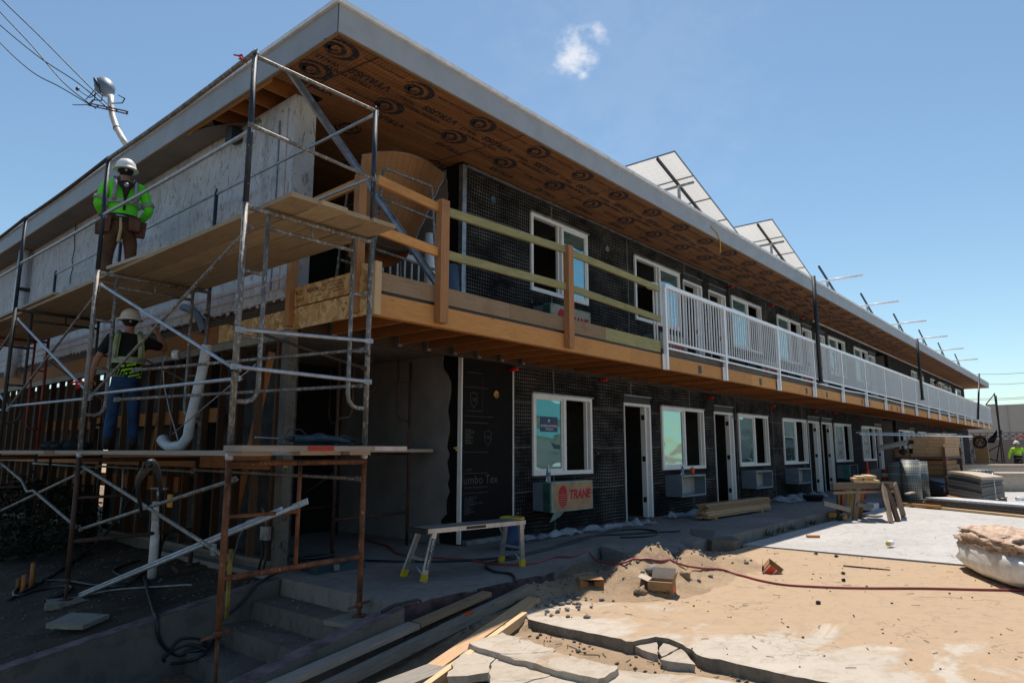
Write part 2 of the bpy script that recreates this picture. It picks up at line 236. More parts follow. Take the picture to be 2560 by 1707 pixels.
a = mth(Nn, L, 'LESS_THAN', mth(Nn, L, 'FRACT', mth(Nn, L, 'MULTIPLY', sp.outputs[0], 13)), .12); b = mth(Nn, L, 'LESS_THAN', mth(Nn, L, 'FRACT', mth(Nn, L, 'MULTIPLY', sp.outputs[1], 26)), .5); e = mth(Nn, L, 'LESS_THAN', mth(Nn, L, 'FRACT', mth(Nn, L, 'MULTIPLY', sp.outputs[0], 52)), .3)
out = mixc(Nn, L, mth(Nn, L, 'MULTIPLY', mth(Nn, L, 'MULTIPLY', e, b), .4), c.outputs[0], (.12, .05, .02)); out = mixc(Nn, L, mth(Nn, L, 'MULTIPLY', a, .45), out, (.10, .05, .03)); L.new(out, p.inputs['Base Color']); p.inputs['Roughness'].default_value = .75; MATS['lath_sheet'] = m
# oriented strand board
m, Nn, L, p = newmat('osb'); uv = Nn.new('ShaderNodeTexCoord').outputs['UV']
nz = Nn.new('ShaderNodeTexNoise'); nz.inputs['Scale'].default_value = 5; L.new(uv, nz.inputs['Vector']); add = Nn.new('ShaderNodeMix'); add.data_type = 'RGBA'; add.blend_type = 'ADD'; add.inputs[0].default_value = .25; L.new(uv, add.inputs[6]); L.new(nz.outputs[1], add.inputs[7])
vo = Nn.new('ShaderNodeTexVoronoi'); vo.inputs['Scale'].default_value = 16; vo.inputs['Randomness'].default_value = 1; L.new(add.outputs[2], vo.inputs['Vector'])
sv = Nn.new('ShaderNodeSeparateColor'); L.new(vo.outputs['Color'], sv.inputs[0]); c = ramp(Nn, [(.0, (.36, .16, .04)), (.5, (.55, .30, .10)), (1, (.70, .46, .22))]); L.new(sv.outputs[0], c.inputs[0])
L.new(c.outputs[0], p.inputs['Base Color']); p.inputs['Roughness'].default_value = .6; MATS['osb'] = m
# concrete block wall (far fence) and mineral wool, welded mesh rolls
m, Nn, L, p = newmat('block_wall'); o = Nn.new('ShaderNodeTexCoord').outputs['Object']; mp = Nn.new('ShaderNodeMapping'); mp.inputs['Rotation'].default_value = (pi/2, 0, pi/2); L.new(o, mp.inputs[0])
br = Nn.new('ShaderNodeTexBrick'); br.inputs['Scale'].default_value = 1; br.inputs['Brick Width'].default_value = .4; br.inputs['Row Height'].default_value = .2; br.inputs['Mortar Size'].default_value = .012
br.inputs['Color1'].default_value = (.26, .23, .21, 1); br.inputs['Color2'].default_value = (.23, .205, .19, 1); br.inputs['Mortar'].default_value = (.18, .165, .15, 1); L.new(mp.outputs[0], br.inputs[0]); L.new(br.outputs[0], p.inputs['Base Color']); p.inputs['Roughness'].default_value = .9; MATS['block_wall'] = m
mottled('wool', (.26, .16, .11), (.58, .44, .34), 7, 1, 0, 1.0, 26, None, .6, (1, 2.5, 2))
m, Nn, L, p = newmat('mesh_roll'); uv = Nn.new('ShaderNodeTexCoord').outputs['UV']; sp = Nn.new('ShaderNodeSeparateXYZ'); L.new(uv, sp.inputs[0])
a = mth(Nn, L, 'LESS_THAN', mth(Nn, L, 'FRACT', mth(Nn, L, 'DIVIDE', sp.outputs[0], .045)), .35); b = mth(Nn, L, 'LESS_THAN', mth(Nn, L, 'FRACT', mth(Nn, L, 'DIVIDE', sp.outputs[1], .05)), .3)
g = mth(Nn, L, 'MAXIMUM', a, b); y = mth(Nn, L, 'LESS_THAN', mth(Nn, L, 'FRACT', mth(Nn, L, 'DIVIDE', mth(Nn, L, 'ADD', sp.outputs[0], .1), .235)), .06)
out = mixc(Nn, L, g, (.035, .04, .04), (.24, .25, .25)); out = mixc(Nn, L, y, out, (.38, .40, .10)); L.new(out, p.inputs['Base Color']); p.inputs['Roughness'].default_value = .5; p.inputs['Metallic'].default_value = .2; MATS['mesh_roll'] = m
mottled('lath_pile', (.03, .033, .036), (.12, .125, .135), 14, .55, .4, .8, 60, (.50, .51, .53), .66, (1, 1, 5))
mottled('lath_top', (.30, .31, .32), (.62, .63, .65), 30, .45, .5, .8, 80, (.08, .085, .09), .60)

# ------------------------------------------------ mesh building
BASE = {}
def base_of(o): return BASE.get(o.name, Vector((0, 0, 0)))
class MB:
    def __init__(s): s.v = []; s.f = []; s.uv = []; s.sm = []
    def quad(s, a, b, c, d, uvs=None, smooth=False):
        i = len(s.v); s.v += [Vector(a), Vector(b), Vector(c), Vector(d)]; s.f.append((i, i+1, i+2, i+3)); s.sm.append(smooth)
        if uvs is None:
            w_ = (Vector(b)-Vector(a)).length; h_ = (Vector(d)-Vector(a)).length; r = random.random()*7
            uvs = [(r, r), (r+w_, r), (r+w_, r+h_), (r, r+h_)] if w_ >= h_ else [(r, r), (r, r+w_), (r+h_, r+w_), (r+h_, r)]
        s.uv += uvs; return s
    def poly(s, pts, uvs=None):
        i = len(s.v); s.v += [Vector(p) for p in pts]; s.f.append(tuple(range(i, i+len(pts)))); s.sm.append(False)
        s.uv += uvs or [(p[0], p[1]) for p in pts]; return s
    def hexa(s, p):   # 8 corners: bottom 4 ccw, top 4 ccw; uv u = longest direction
        p = [Vector(q) for q in p]; r = random.random()*9
        ax = [p[1]-p[0], p[3]-p[0], p[4]-p[0]]; ln = [a.length for a in ax]; k = ln.index(max(ln)); d = ax[k].normalized() if ln[k] > 0 else Vector((1, 0, 0))
        for fi, q in enumerate(((3, 2, 1, 0), (4, 5, 6, 7), (0, 1, 5, 4), (1, 2, 6, 5), (2, 3, 7, 6), (3, 0, 4, 7))):
            c = [p[j] for j in q]; e = [c[1]-c[0], c[3]-c[0]]
            u = max(e, key=lambda t: abs(t.dot(d))); vv = e[0] if u is e[1] else e[1]
            un = d if abs(u.dot(d)) > .3*u.length else u.normalized(); vn = vv.normalized() if vv.length else Vector((0, 0, 1))
            i = len(s.v); s.v += c; s.f.append((i, i+1, i+2, i+3)); s.sm.append(False)
            s.uv += [(r+(t-p[0]).dot(un), r+fi*.37+(t-p[0]).dot(vn)) for t in c]
        return s
    def box(s, x0, x1, y0, y1, z0, z1):
        return s.hexa([(x0, y0, z0), (x1, y0, z0), (x1, y1, z0), (x0, y1, z0), (x0, y0, z1), (x1, y0, z1), (x1, y1, z1), (x0, y1, z1)])
    def beam(s, p, q, w_, h_, up=(0, 0, 1)):
        p = Vector(p); q = Vector(q); d = (q-p).normalized(); r = d.cross(Vector(up))
        if r.length < 1e-4: r = d.cross(Vector((1, 0, 0)))
        r.normalize(); u = r.cross(d); a = r*w_/2; b = u*h_/2
        return s.hexa([p-a-b, q-a-b, q+a-b, p+a-b, p-a+b, q-a+b, q+a+b, p+a+b])
    def tube(s, pts, r, n=8, cap=True, r2=None):
        pts = [Vector(p) for p in pts]; m_ = len(pts); prev = None; rings = []; L_ = 0; Ls = []
        for i, p in enumerate(pts):
            t = (pts[min(i+1, m_-1)]-pts[max(i-1, 0)]).normalized()
            if prev is None:
                a = t.cross(Vector((0, 0, 1)));
                if a.length < .05: a = t.cross(Vector((1, 0, 0)))
                a.normalize()
            else:
                a = prev - t*prev.dot(t); a.normalize()
            prev = a; b = t.cross(a); rr = r if r2 is None else r+(r2-r)*i/(m_-1)
            if i: L_ += (p-pts[i-1]).length
            Ls.append(L_); rings.append(len(s.v)); s.v += [p+(a*cos(2*pi*k/n)+b*sin(2*pi*k/n))*rr for k in range(n)]
        for i in range(m_-1):
            for k in range(n):
                k2 = (k+1) % n; s.f.append((rings[i]+k, rings[i]+k2, rings[i+1]+k2, rings[i+1]+k)); s.sm.append(True)
                s.uv += [(Ls[i], k/n*6.28*r), (Ls[i], (k+1)/n*6.28*r), (Ls[i+1], (k+1)/n*6.28*r), (Ls[i+1], k/n*6.28*r)]
        if cap:
            for ri, rev in ((rings[0], True), (rings[-1], False)):
                q = [ri+k for k in range(n)]; s.f.append(tuple(reversed(q)) if rev else tuple(q)); s.sm.append(False); s.uv += [(0, 0)]*n
        return s
    def lathe(s, c, prof, n=20, ax=(0, 0, 1)):
        c = Vector(c); q = Vector((0, 0, 1)).rotation_difference(Vector(ax)); rings = []
        for r, z in prof:
            rings.append(len(s.v)); s.v += [c + q @ Vector((r*cos(2*pi*k/n), r*sin(2*pi*k/n), z)) for k in range(n)]
        for i in range(len(prof)-1):
            for k in range(n):
                k2 = (k+1) % n; s.f.append((rings[i]+k, rings[i]+k2, rings[i+1]+k2, rings[i+1]+k)); s.sm.append(True)
                s.uv += [(prof[i][1], k/n), (prof[i][1], (k+1)/n), (prof[i+1][1], (k+1)/n), (prof[i+1][1], k/n)]
        for ri, rev in ((rings[0], True), (rings[-1], False)):
            t = [ri+k for k in range(n)]; s.f.append(tuple(reversed(t)) if rev else tuple(t)); s.sm.append(False); s.uv += [(0, 0)]*n
        return s
    def grid(s, P, smooth=True):
        nr, nc = len(P), len(P[0]); b = len(s.v)
        for r in P: s.v += [Vector(q) for q in r]
        for i in range(nr-1):
            for j in range(nc-1): s.f.append((b+i*nc+j, b+(i+1)*nc+j, b+(i+1)*nc+j+1, b+i*nc+j+1)); s.sm.append(smooth); s.uv += [(i/nr, j/nc), ((i+1)/nr, j/nc), ((i+1)/nr, (j+1)/nc), (i/nr, (j+1)/nc)]
        return s
    def prism(s, pts, h, jit=0, rag=0):   # polygon of (x,y,z) tops, extruded down by h
        if rag:
            pp = [Vector(p) for p in pts]; out = []
            for a, b in zip(pp, pp[1:]+pp[:1]):
                n_ = max(1, min(14, int((b-a).length/.055)))
                for k in range(n_):
                    q = a.lerp(b, k/n_)
                    if k: q += Vector((random.uniform(-rag, rag), random.uniform(-rag, rag), -abs(random.gauss(0, rag*.35))))
                    out.append(q)
            pts = out
        top = [Vector(p) for p in pts]; n = len(top); bot = [Vector((p.x+random.uniform(-jit, jit), p.y+random.uniform(-jit, jit), p.z-h)) for p in top]
        a = sum((top[i].x*top[(i+1) % n].y-top[(i+1) % n].x*top[i].y) for i in range(n))
        if a < 0: top.reverse(); bot.reverse()
        s.poly(top); s.poly(list(reversed(bot)))
        for i in range(n): j = (i+1) % n; s.quad(bot[i], bot[j], top[j], top[i])
        return s
    def sphere(s, c, r, n=10, m_=7, sc=(1, 1, 1), jit=0):
        c = Vector(c); g = []
        for i in range(m_+1):
            row = []
            for k in range(n):
                th = pi*i/m_; ph = 2*pi*k/n; d = Vector((sin(th)*cos(ph)*sc[0], sin(th)*sin(ph)*sc[1], cos(th)*sc[2]))
                row.append(len(s.v)); s.v.append(c+d*r*(1+(noise.noise(d*3+c*7)*jit if jit else 0)))
            g.append(row)
        for i in range(m_):
            for k in range(n):
                k2 = (k+1) % n; s.f.append((g[i][k], g[i+1][k], g[i+1][k2], g[i][k2])); s.sm.append(True); s.uv += [(0, 0), (0, 1), (1, 1), (1, 0)]
        return s
    def build(s, name, mat, parent=None, bevel=0, smooth=None):
        b = base_of(parent) if parent else Vector((0, 0, 0))
        me = bpy.data.meshes.new(name); me.from_pydata([tuple(v-b) for v in s.v], [], s.f); uvl = me.uv_layers.new(name='UVMap')
        flat = [c for u in s.uv for c in u]; uvl.data.foreach_set('uv', flat); me.polygons.foreach_set('use_smooth', s.sm if smooth is None else [smooth]*len(s.f))
        me.materials.append(MATS[mat]); me.validate(); me.update()
        o = bpy.data.objects.new(name, me); COL.objects.link(o)
        if parent: o.parent = parent
        BASE[o.name] = b.copy()
        if bevel:
            mo = o.modifiers.new('bevel', 'BEVEL'); mo.width = bevel; mo.segments = 2; mo.limit_method = 'ANGLE'
            if s.f and len(s.v) > len(s.f): wd = None
        return o
def tag(o, label=None, cat=None, group=None, kind=None):
    if label: o['label'] = label
    if cat: o['category'] = cat
    if group: o['group'] = group
    if kind: o['kind'] = kind
    return o
def thing(name, label, cat, loc=(0, 0, 0), group=None):
    o = bpy.data.objects.new(name, None); COL.objects.link(o); o.location = loc; o.empty_display_size = .1; BASE[o.name] = Vector(loc); return tag(o, label, cat, group)
def struct(name, mb, mat, label=None): return tag(mb.build(name, mat), label, None, None, 'structure')
def solo(name, mb, mat, label, cat, group=None): return tag(mb.build(name, mat), label, cat, group)
def text_mb(body, size, M, extrude=0, align='CENTER', spacing=1.0, shear=0, bold=0):
    cu = bpy.data.curves.new('t', 'FONT'); cu.body = body; cu.size = size; cu.extrude = extrude; cu.align_x = align; cu.align_y = 'CENTER'; cu.space_character = spacing; cu.shear = shear; cu.offset = bold; cu.resolution_u = 3
    ob = bpy.data.objects.new('t', cu); me = ob.to_mesh(); mb = MB(); vs = [M @ v.co for v in me.vertices]; mb.v = vs
    for pl in me.polygons: mb.f.append(tuple(pl.vertices)); mb.sm.append(False); mb.uv += [(0, 0)]*len(pl.vertices)
    ob.to_mesh_clear(); bpy.data.objects.remove(ob); bpy.data.curves.remove(cu); return mb
def merge(a, b):
    n = len(a.v); a.v += b.v; a.f += [tuple(i+n for i in f) for f in b.f]; a.uv += b.uv; a.sm += b.sm; return a
def frame_m(o, x, y):   # text frame: origin, x dir, y dir
    x = Vector(x).normalized(); y = Vector(y).normalized(); z = x.cross(y)
    return Matrix(((x.x, y.x, z.x, o[0]), (x.y, y.y, z.y, o[1]), (x.z, y.z, z.z, o[2]), (0, 0, 0, 1)))
def arc_mb(M, r0, r1, a0, a1, n=18, taper=True):
    mb = MB()
    for i in range(n):
        t0, t1 = i/n, (i+1)/n; w0 = (sin(pi*t0) if taper else 1)*.92+.08; w1 = (sin(pi*t1) if taper else 1)*.92+.08; rm = (r0+r1)/2; h = (r1-r0)/2
        A, B = radians(a0+(a1-a0)*t0), radians(a0+(a1-a0)*t1)
        mb.quad(*[M @ Vector(q) for q in ((cos(A)*(rm-h*w0), sin(A)*(rm-h*w0), 0), (cos(A)*(rm+h*w0), sin(A)*(rm+h*w0), 0), (cos(B)*(rm+h*w1), sin(B)*(rm+h*w1), 0), (cos(B)*(rm-h*w1), sin(B)*(rm-h*w1), 0))])
    return mb
def copy_tree(o, parent=None):
    c = o.copy(); COL.objects.link(c); BASE[c.name] = base_of(o).copy()
    if parent: c.parent = parent
    for ch in list(o.children): copy_tree(ch, c)
    return c
# ------------------------------------------------ ground
def gz(x, y):
    'height of the soil'
    nz = noise.noise(Vector((x*1.3, y*1.3, 0)))*.03 + noise.noise(Vector((x*5, y*5, 3)))*.012
    if y > 6.5 and x < 4.07: z = -.05 - .155*max(0, min(4, 4.0-x)) + nz*1.2
    elif y > 4.55 and x < 4.0: z = -.80
    elif x < 4.9 and y <= 4.55:
        t = max(0, min(1, (4.6-x)/2.4)); z = -.235 - .40*t + nz + .20*max(0, y-3.95)*(1-t*.4)
    elif y > 4.5: z = -.22
    else: z = -.24
    for (cx, cy, h, s1, s2) in MOUNDS:
        d = Vector((x-cx, y-cy)); e = Vector((.87, .5)); a = d.dot(e)/s1; b = (d.x*-e.y+d.y*e.x)/s2
        k = math.exp(-(a*a+b*b)*1.1)
        if k > .02: z = max(z, -.155 + h*k*(1+.30*noise.noise(Vector((x*4.5, y*4.5, 1)))+.12*noise.noise(Vector((x*12, y*12, 5)))) + .018*noise.noise(Vector((x*20, y*20, 2)))*min(1, k*4)-.012)
    return z
q = [onz(1640, 1404, -.15), onz(1745, 1412, -.15), onz(1590, 1420, -.15), onz(1420, 1432, -.15), onz(1835, 1415, -.15), onz(1500, 1415, -.15), onz(1335, 1470, -.15), onz(1690, 1425, -.15)]
q[0] = Vector((7.05, 3.98, 0)); q[1] = Vector((7.95, 3.92, 0)); q[2] = Vector((6.55, 3.95, 0)); q[5] = Vector((6.2, 4.2, 0)); q[7] = Vector((7.4, 3.8, 0)); q[4] = Vector((8.7, 3.8, 0))
MOUNDS = [(q[0].x, q[0].y, .36, .62, .40), (q[1].x, q[1].y, .24, .75, .30), (q[2].x, q[2].y, .25, .50, .36), (q[3].x, q[3].y, .13, .9, .42), (q[4].x, q[4].y, .07, .8, .35), (q[5].x, q[5].y, .13, .5, .4), (q[6].x, q[6].y, .09, .7, .4), (q[7].x, q[7].y, .13, .5, .3)]
def axis(lo, hi, st, far):
    a = []; x = lo
    while x < hi: a.append(x); x += st
    a.append(hi); d = st
    while a[-1] < far: d *= 1.6; a.append(a[-1]+d)
    d = st
    while a[0] > -far: d *= 1.6; a.insert(0, a[0]-d)
    return a
gx = axis(1.2, 11.5, .07, 2500); gy = axis(1.0, 12.5, .07, 2500)
vs = [(x, y, gz(x, y)) for y in gy for x in gx]; nx = len(gx); fs = []; mi = []
for j in range(len(gy)-1):
    for i in range(nx-1):
        fs.append((j*nx+i, j*nx+i+1, (j+1)*nx+i+1, (j+1)*nx+i)); x, y = gx[i], gy[j]; nn = noise.noise(Vector((x*1.5, y*1.5, 8)))*.5
        mi.append(1 if (y > 6.4 and x < 4.3) else 2 if (x+nn < 5.0 and y > 3.9+nn*.3-(.0 if x > 4 else (4-x)*.9)) or (y > 4.55+nn*.2 and x < 11) else 0)
me = bpy.data.meshes.new('ground'); me.from_pydata(vs, [], fs); me.polygons.foreach_set('use_smooth', [True]*len(fs)); me.polygons.foreach_set('material_index', mi)
for n_ in ('sand', 'soil', 'soil_mid'): me.materials.append(MATS[n_])
go = bpy.data.objects.new('ground', me); COL.objects.link(go); tag(go, None, None, None, 'structure')
def G(x, y): return gz(x, y)
# slabs
E = lambda a, b, z=-.15: onz(1200+a/3.92, 1500+b/3.92, z)
edge = [E(475, 183), E(560, 205), E(700, 240), E(800, 262), E(1000, 300), E(1200, 340), E(1380, 375), E(1430, 400), E(1500, 402), E(1570, 383), E(1720, 355), E(1850, 372), E(1930, 405), E(1990, 432), E(2080, 480), E(2120, 525), E(2180, 550), E(2352, 575), E(2800, 680), E(3400, 800)]
mb = MB(); mb.prism([(10.36, 4.18, -.15), (5.05, 4.22, -.15)] + edge + [(4.7, -9, -.15), (10.36, -9, -.15)], .1, .004, .010)
o = struct('concrete_pad', mb, 'slab_sandy'); o.data.materials.append(MATS['slab_edge'])
for p_ in o.data.polygons:
    if abs(p_.normal.z) < .5: p_.material_index = 1
struct('concrete_drive', MB().box(10.44, 75, -16, 4.30, -.3, -.142), 'concrete')
struct('walkway', MB().prism([(54, 4.44, 0), (54, 6.7, 0), (8.3, 6.7, 0), (8.3, 5.3, 0), (8.9, 4.95, 0), (9.2, 4.5, 0), (9.8, 4.47, 0), (10.4, 4.42, 0), (12, 4.46, 0), (14, 4.5, 0)], .22), 'concrete_old')
mb = MB().prism([(3.95, 4.57, 0), (6.0, 4.57, 0), (6.35, 4.7, 0), (6.9, 4.85, 0), (7.5, 5.1, 0), (8.28, 5.3, 0), (8.28, 6.7, 0), (6.78, 6.7, 0), (6.78, 9.6, 0), (3.95, 9.6, 0)], .3); struct('landing', mb, 'concrete_old')
mb = MB(); 
for i in range(14):
    x0, x1 = 3.955+i*.148, 3.955+(i+1)*.148; mb.quad((x0, 4.562, -.3), (x1, 4.562, -.3), (x1, 4.562-.006*(i % 3), -.004-.02*(i == 5)-.03*(i == 12)), (x0, 4.562, -.004-.012*(i % 4 == 1)))
struct('painted_edge', mb, 'purple')
mb = MB()
for k, (xa, xb) in enumerate(((3.64, 3.95), (3.33, 3.64), (3.02, 3.33))): mb.box(xa, xb, 4.64, 6.42, -.85, -.17*(k+1))
mb.box(-1.5, 3.02, 4.64, 6.42, -.9, -.685); o = struct('steps', mb, 'concrete_dark'); b_ = o.modifiers.new('b', 'BEVEL'); b_.width = .018; b_.segments = 3
def cheek(y0, y1, x1, z1, x0, sl, label, endjag):
    t = thing('retaining_wall', label, 'wall', (x1, (y0+y1)/2, -.3)); mb = MB(); mt = MB(); n = 16
    for i in range(n):
        a, b = x0+(x1-x0)*i/n, x0+(x1-x0)*(i+1)/n; za, zb = z1-sl*(x1-a), z1-sl*(x1-b)
        mb.hexa([(a, y0, -.95), (b, y0, -.95), (b, y1, -.95), (a, y1, -.95), (a, y0, za-.006), (b, y0, zb-.006), (b, y1, zb-.006), (a, y1, za-.006)])
        j = random.uniform(0, .012); mt.hexa([(a, y0-.003+j, za-.005), (b, y0-.003+j, zb-.005), (b, y1+.003, zb-.005), (a, y1+.003, za-.005), (a, y0-.003+j, za), (b, y0-.003+j, zb), (b, y1+.003, zb), (a, y1+.003, za)])
    mb.build('wall_body', 'concrete_dark', t); mt.build('painted_top', 'mauve_top', t)
cheek(6.43, 6.58, 3.93, 0.0, -1.2, .155, 'sloping concrete wall between the steps and the dirt bed, purple paint on its top', 0)
cheek(4.47, 4.63, 3.88, 0.0, 1.2, .19, 'sloping concrete cheek wall on the sunny side of the steps with a purple top', 1)
# broken slabs lying in the dug strip
Z = lambda a, b, z: onz(1000+a/3.675, 1300+b/3.675, z)
def piece(pts, zs, h, label, i):
    tag(MB().prism([Z(a, b, z_) for (a, b), z_ in zip(pts, zs if isinstance(zs, list) else [zs]*len(pts))], h, .015, .014).build('broken_slab', 'slab_piece'), label, 'slab', 'broken pieces of concrete slab')
    o = bpy.context.scene.objects[-1] if False else None
PIECES = [([(635, 1128), (780, 1075), (940, 1027), (1150, 1090), (1400, 1170), (1425, 1190), (1405, 1208), (1250, 1212), (1085, 1222), (930, 1222), (900, 1214)], -.165, .07, 'broken slab with a sharp corner pointing at the pad, touching the pale board'),
 ([(905, 1224), (1085, 1226), (1260, 1218), (1440, 1208), (1700, 1270), (1990, 1335), (2002, 1352), (1930, 1400), (1880, 1440), (1820, 1452), (1500, 1385), (1200, 1300)], -.165, .09, 'long broken slab with a crumbled dark end face'),
 ([(655, 1172), (760, 1190), (893, 1218), (868, 1275), (828, 1310), (812, 1395), (620, 1425), (430, 1432), (500, 1290), (560, 1230)], -.205, .05, 'square-ish broken slab beside the split pale boards'),
 ([(905, 1250), (1200, 1330), (1510, 1392), (1420, 1398), (1330, 1440), (1235, 1456), (1080, 1500), (820, 1560), (818, 1400), (835, 1320), (875, 1280)], -.205, .05, 'sand-covered broken slab below the long slab'),
 ([(1245, 1462), (1345, 1444), (1430, 1404), (1560, 1408), (1700, 1452), (1840, 1500), (1850, 1640), (1000, 1640), (1000, 1530)], -.21, .05, 'broken slab cut off by the bottom of the view, behind a long crack'),
 ([(2010, 1372), (2120, 1385), (2500, 1410), (2700, 1450), (2500, 1560), (1890, 1600), (1900, 1500), (1960, 1430)], -.21, .05, 'broken slab with green weeds near its edge, right of the crumbled end')]
for pts, z_, h, lab in PIECES: piece(pts, z_, h, lab, 0)
for pts, lab in (([(1502, 440), (1560, 425), (1600, 405), (1725, 375), (1745, 440), (1745, 530), (1640, 500)], 'left triangle of cracked slab tucked against the pad edge'),
                 ([(1755, 500), (1780, 440), (1845, 378), (1980, 442), (1900, 490), (1785, 547)], 'middle piece of cracked slab wedged against the pad edge'),
                 ([(1768, 575), (1900, 500), (1985, 468), (2040, 540), (2112, 628), (1930, 605)], 'right triangle of cracked slab lying beside the pad edge')):
    tag(MB().prism([E(a, b, -.185) for a, b in pts], .06, .01, .008).build('broken_slab', 'slab_piece'), lab, 'slab', 'broken pieces of concrete slab')
mb = MB().prism([E(1900, 735, -.17), E(2060, 728, -.17), E(2500, 800, -.17), E(2500, 1000, -.17), E(1700, 1000, -.17), E(1850, 800, -.17)], .07); tag(mb.build('broken_slab', 'slab_piece'), 'pale broken slab at the bottom edge nearest the notch in the pad', 'slab', 'broken pieces of concrete slab')

# ------------------------------------------------ building
XL, YF, YB, XR = 4.07, 6.71, 5.25, 54.9
H0, H1, D1, S1 = 0.0, 2.62, 2.85, 5.45
bld = thing('motel_building', 'long two-storey building stripped to black lath, with an orange-brown underside to its flat roof', 'building', (XL, YF, 0))
def wall_y(mb, Y, x0, x1, z0, z1, holes, th=.14):
    'a wall facing -Y with rectangular openings and their reveals'
    xs = sorted({x0, x1, *[h[0] for h in holes], *[h[1] for h in holes]}); zs = sorted({z0, z1, *[h[2] for h in holes], *[h[3] for h in holes]})
    for i in range(len(xs)-1):
        for j in range(len(zs)-1):
            cx, cz = (xs[i]+xs[i+1])/2, (zs[j]+zs[j+1])/2
            if any(h[0] < cx < h[1] and h[2] < cz < h[3] for h in holes): continue
            mb.quad((xs[i], Y, zs[j]), (xs[i+1], Y, zs[j]), (xs[i+1], Y, zs[j+1]), (xs[i], Y, zs[j+1]))
            mb.quad((xs[i+1], Y+th, zs[j]), (xs[i], Y+th, zs[j]), (xs[i], Y+th, zs[j+1]), (xs[i+1], Y+th, zs[j+1]))
    for a, b, c, d in holes:
        mb.quad((a, Y, c), (a, Y+th, c), (a, Y+th, d), (a, Y, d)); mb.quad((b, Y+th, c), (b, Y, c), (b, Y, d), (b, Y+th, d))
        mb.quad((a, Y, d), (a, Y+th, d), (b, Y+th, d), (b, Y, d)); mb.quad((a, Y+th, c), (a, Y, c), (b, Y, c), (b, Y+th, c))
LOWW = [(8.33, 9.96), (xat(1650, 2.1, YF), xat(1756, 2.1, YF)), (xat(1842.6, 2.1, YF), xat(1916.6, 2.1, YF)), (xat(1954, 2.1, YF), xat(2013, 2.1, YF)), (xat(2083.5, 2.1, YF), xat(2125, 2.1, YF)), (xat(2151.4, 2.1, YF), xat(2184.3, 2.1, YF)),
        (xat(2246, 2.1, YF), xat(2272, 2.1, YF)), (xat(2294.5, 2.1, YF), xat(2313.6, 2.1, YF)), (xat(2336.8, 2.1, YF), xat(2351.7, 2.1, YF)), (xat(2366.7, 2.1, YF), xat(2382, 2.1, YF)), (xat(2386, 2.1, YF), xat(2396, 2.1, YF))]
LOWD = [(11.05, 12.04), (xat(1783.4, 2.14, YF), xat(1830.7, 2.14, YF)), (xat(2018, 2.14, YF), xat(2046, 2.14, YF)), (xat(2052.5, 2.14, YF), xat(2078, 2.14, YF)), (xat(2185, 2.14, YF), xat(2202.4, 2.14, YF)), (xat(2273, 2.1, YF), xat(2285, 2.1, YF)), (xat(2356, 2.1, YF), xat(2364, 2.1, YF)), (xat(2397, 2.1, YF), xat(2405, 2.1, YF))]
UPW = [(8.30, 9.92), (xat(1583, 5.08, YF), xat(1695.7, 5.08, YF)), (xat(1825.4, 5.08, YF), xat(1899.6, 5.08, YF)), (xat(1939.8, 5.08, YF), xat(1997.9, 5.08, YF)), (xat(2068.5, 5.08, YF), xat(2109.4, 5.08, YF)), (xat(2132.7, 5.08, YF), xat(2166.8, 5.08, YF)),
       (xat(2276.6, 5.08, YF), xat(2290, 5.08, YF)), (xat(2325, 5.08, YF), xat(2336, 5.08, YF)), (xat(2345, 5.08, YF), xat(2359, 5.08, YF)), (xat(2386.6, 5.08, YF), xat(2400, 5.08, YF))]
UPD = [(xat(1706, 5.0, YF), xat(1753, 5.0, YF)), (xat(1770, 5.0, YF), xat(1812, 5.0, YF)), (xat(2003.7, 5.0, YF), xat(2027, 5.0, YF)), (xat(2037, 5.0, YF), xat(2060, 5.0, YF)), (xat(2170.5, 5.0, YF), xat(2186, 5.0, YF)), (xat(2297, 5.0, YF), xat(2308, 5.0, YF)), (xat(2361, 5.0, YF), xat(2368, 5.0, YF)), (xat(2370.5, 5.0, YF), xat(2377.5, 5.0, YF))]
RL = (xat(2207, 2.3, YF), xat(2240, 2.3, YF)); RU = (xat(2190, 5.2, YF), xat(2219, 5.2, YF))
low_h = [(a, b, .88, 2.15) for a, b in LOWW] + [(a, b, .0, 2.15) for a, b in LOWD] + [(RL[0], RL[1], 0, 2.55)]
up_h = [(a, b, 3.80, 5.10) for a, b in UPW] + [(a, b, D1, 5.02) for a, b in UPD] + [(RU[0], RU[1], D1, 5.35)]
FX = 24.2
mb = MB(); wall_y(mb, YF, 7.86, FX, H0, H1, [h for h in low_h if h[0] < FX]); wall_y(mb, YF, 6.78, FX, D1-.05, S1, [h for h in up_h if h[0] < FX]); mb.build('lath_wall', 'lath_wall', bld)
mb = MB(); wall_y(mb, YF, FX, XR, H0, H1, [h for h in low_h if h[0] > FX]); wall_y(mb, YF, FX, XR, D1-.05, S1, [h for h in up_h if h[0] > FX]); mb.build('far_lath_wall', 'lath_far', bld)
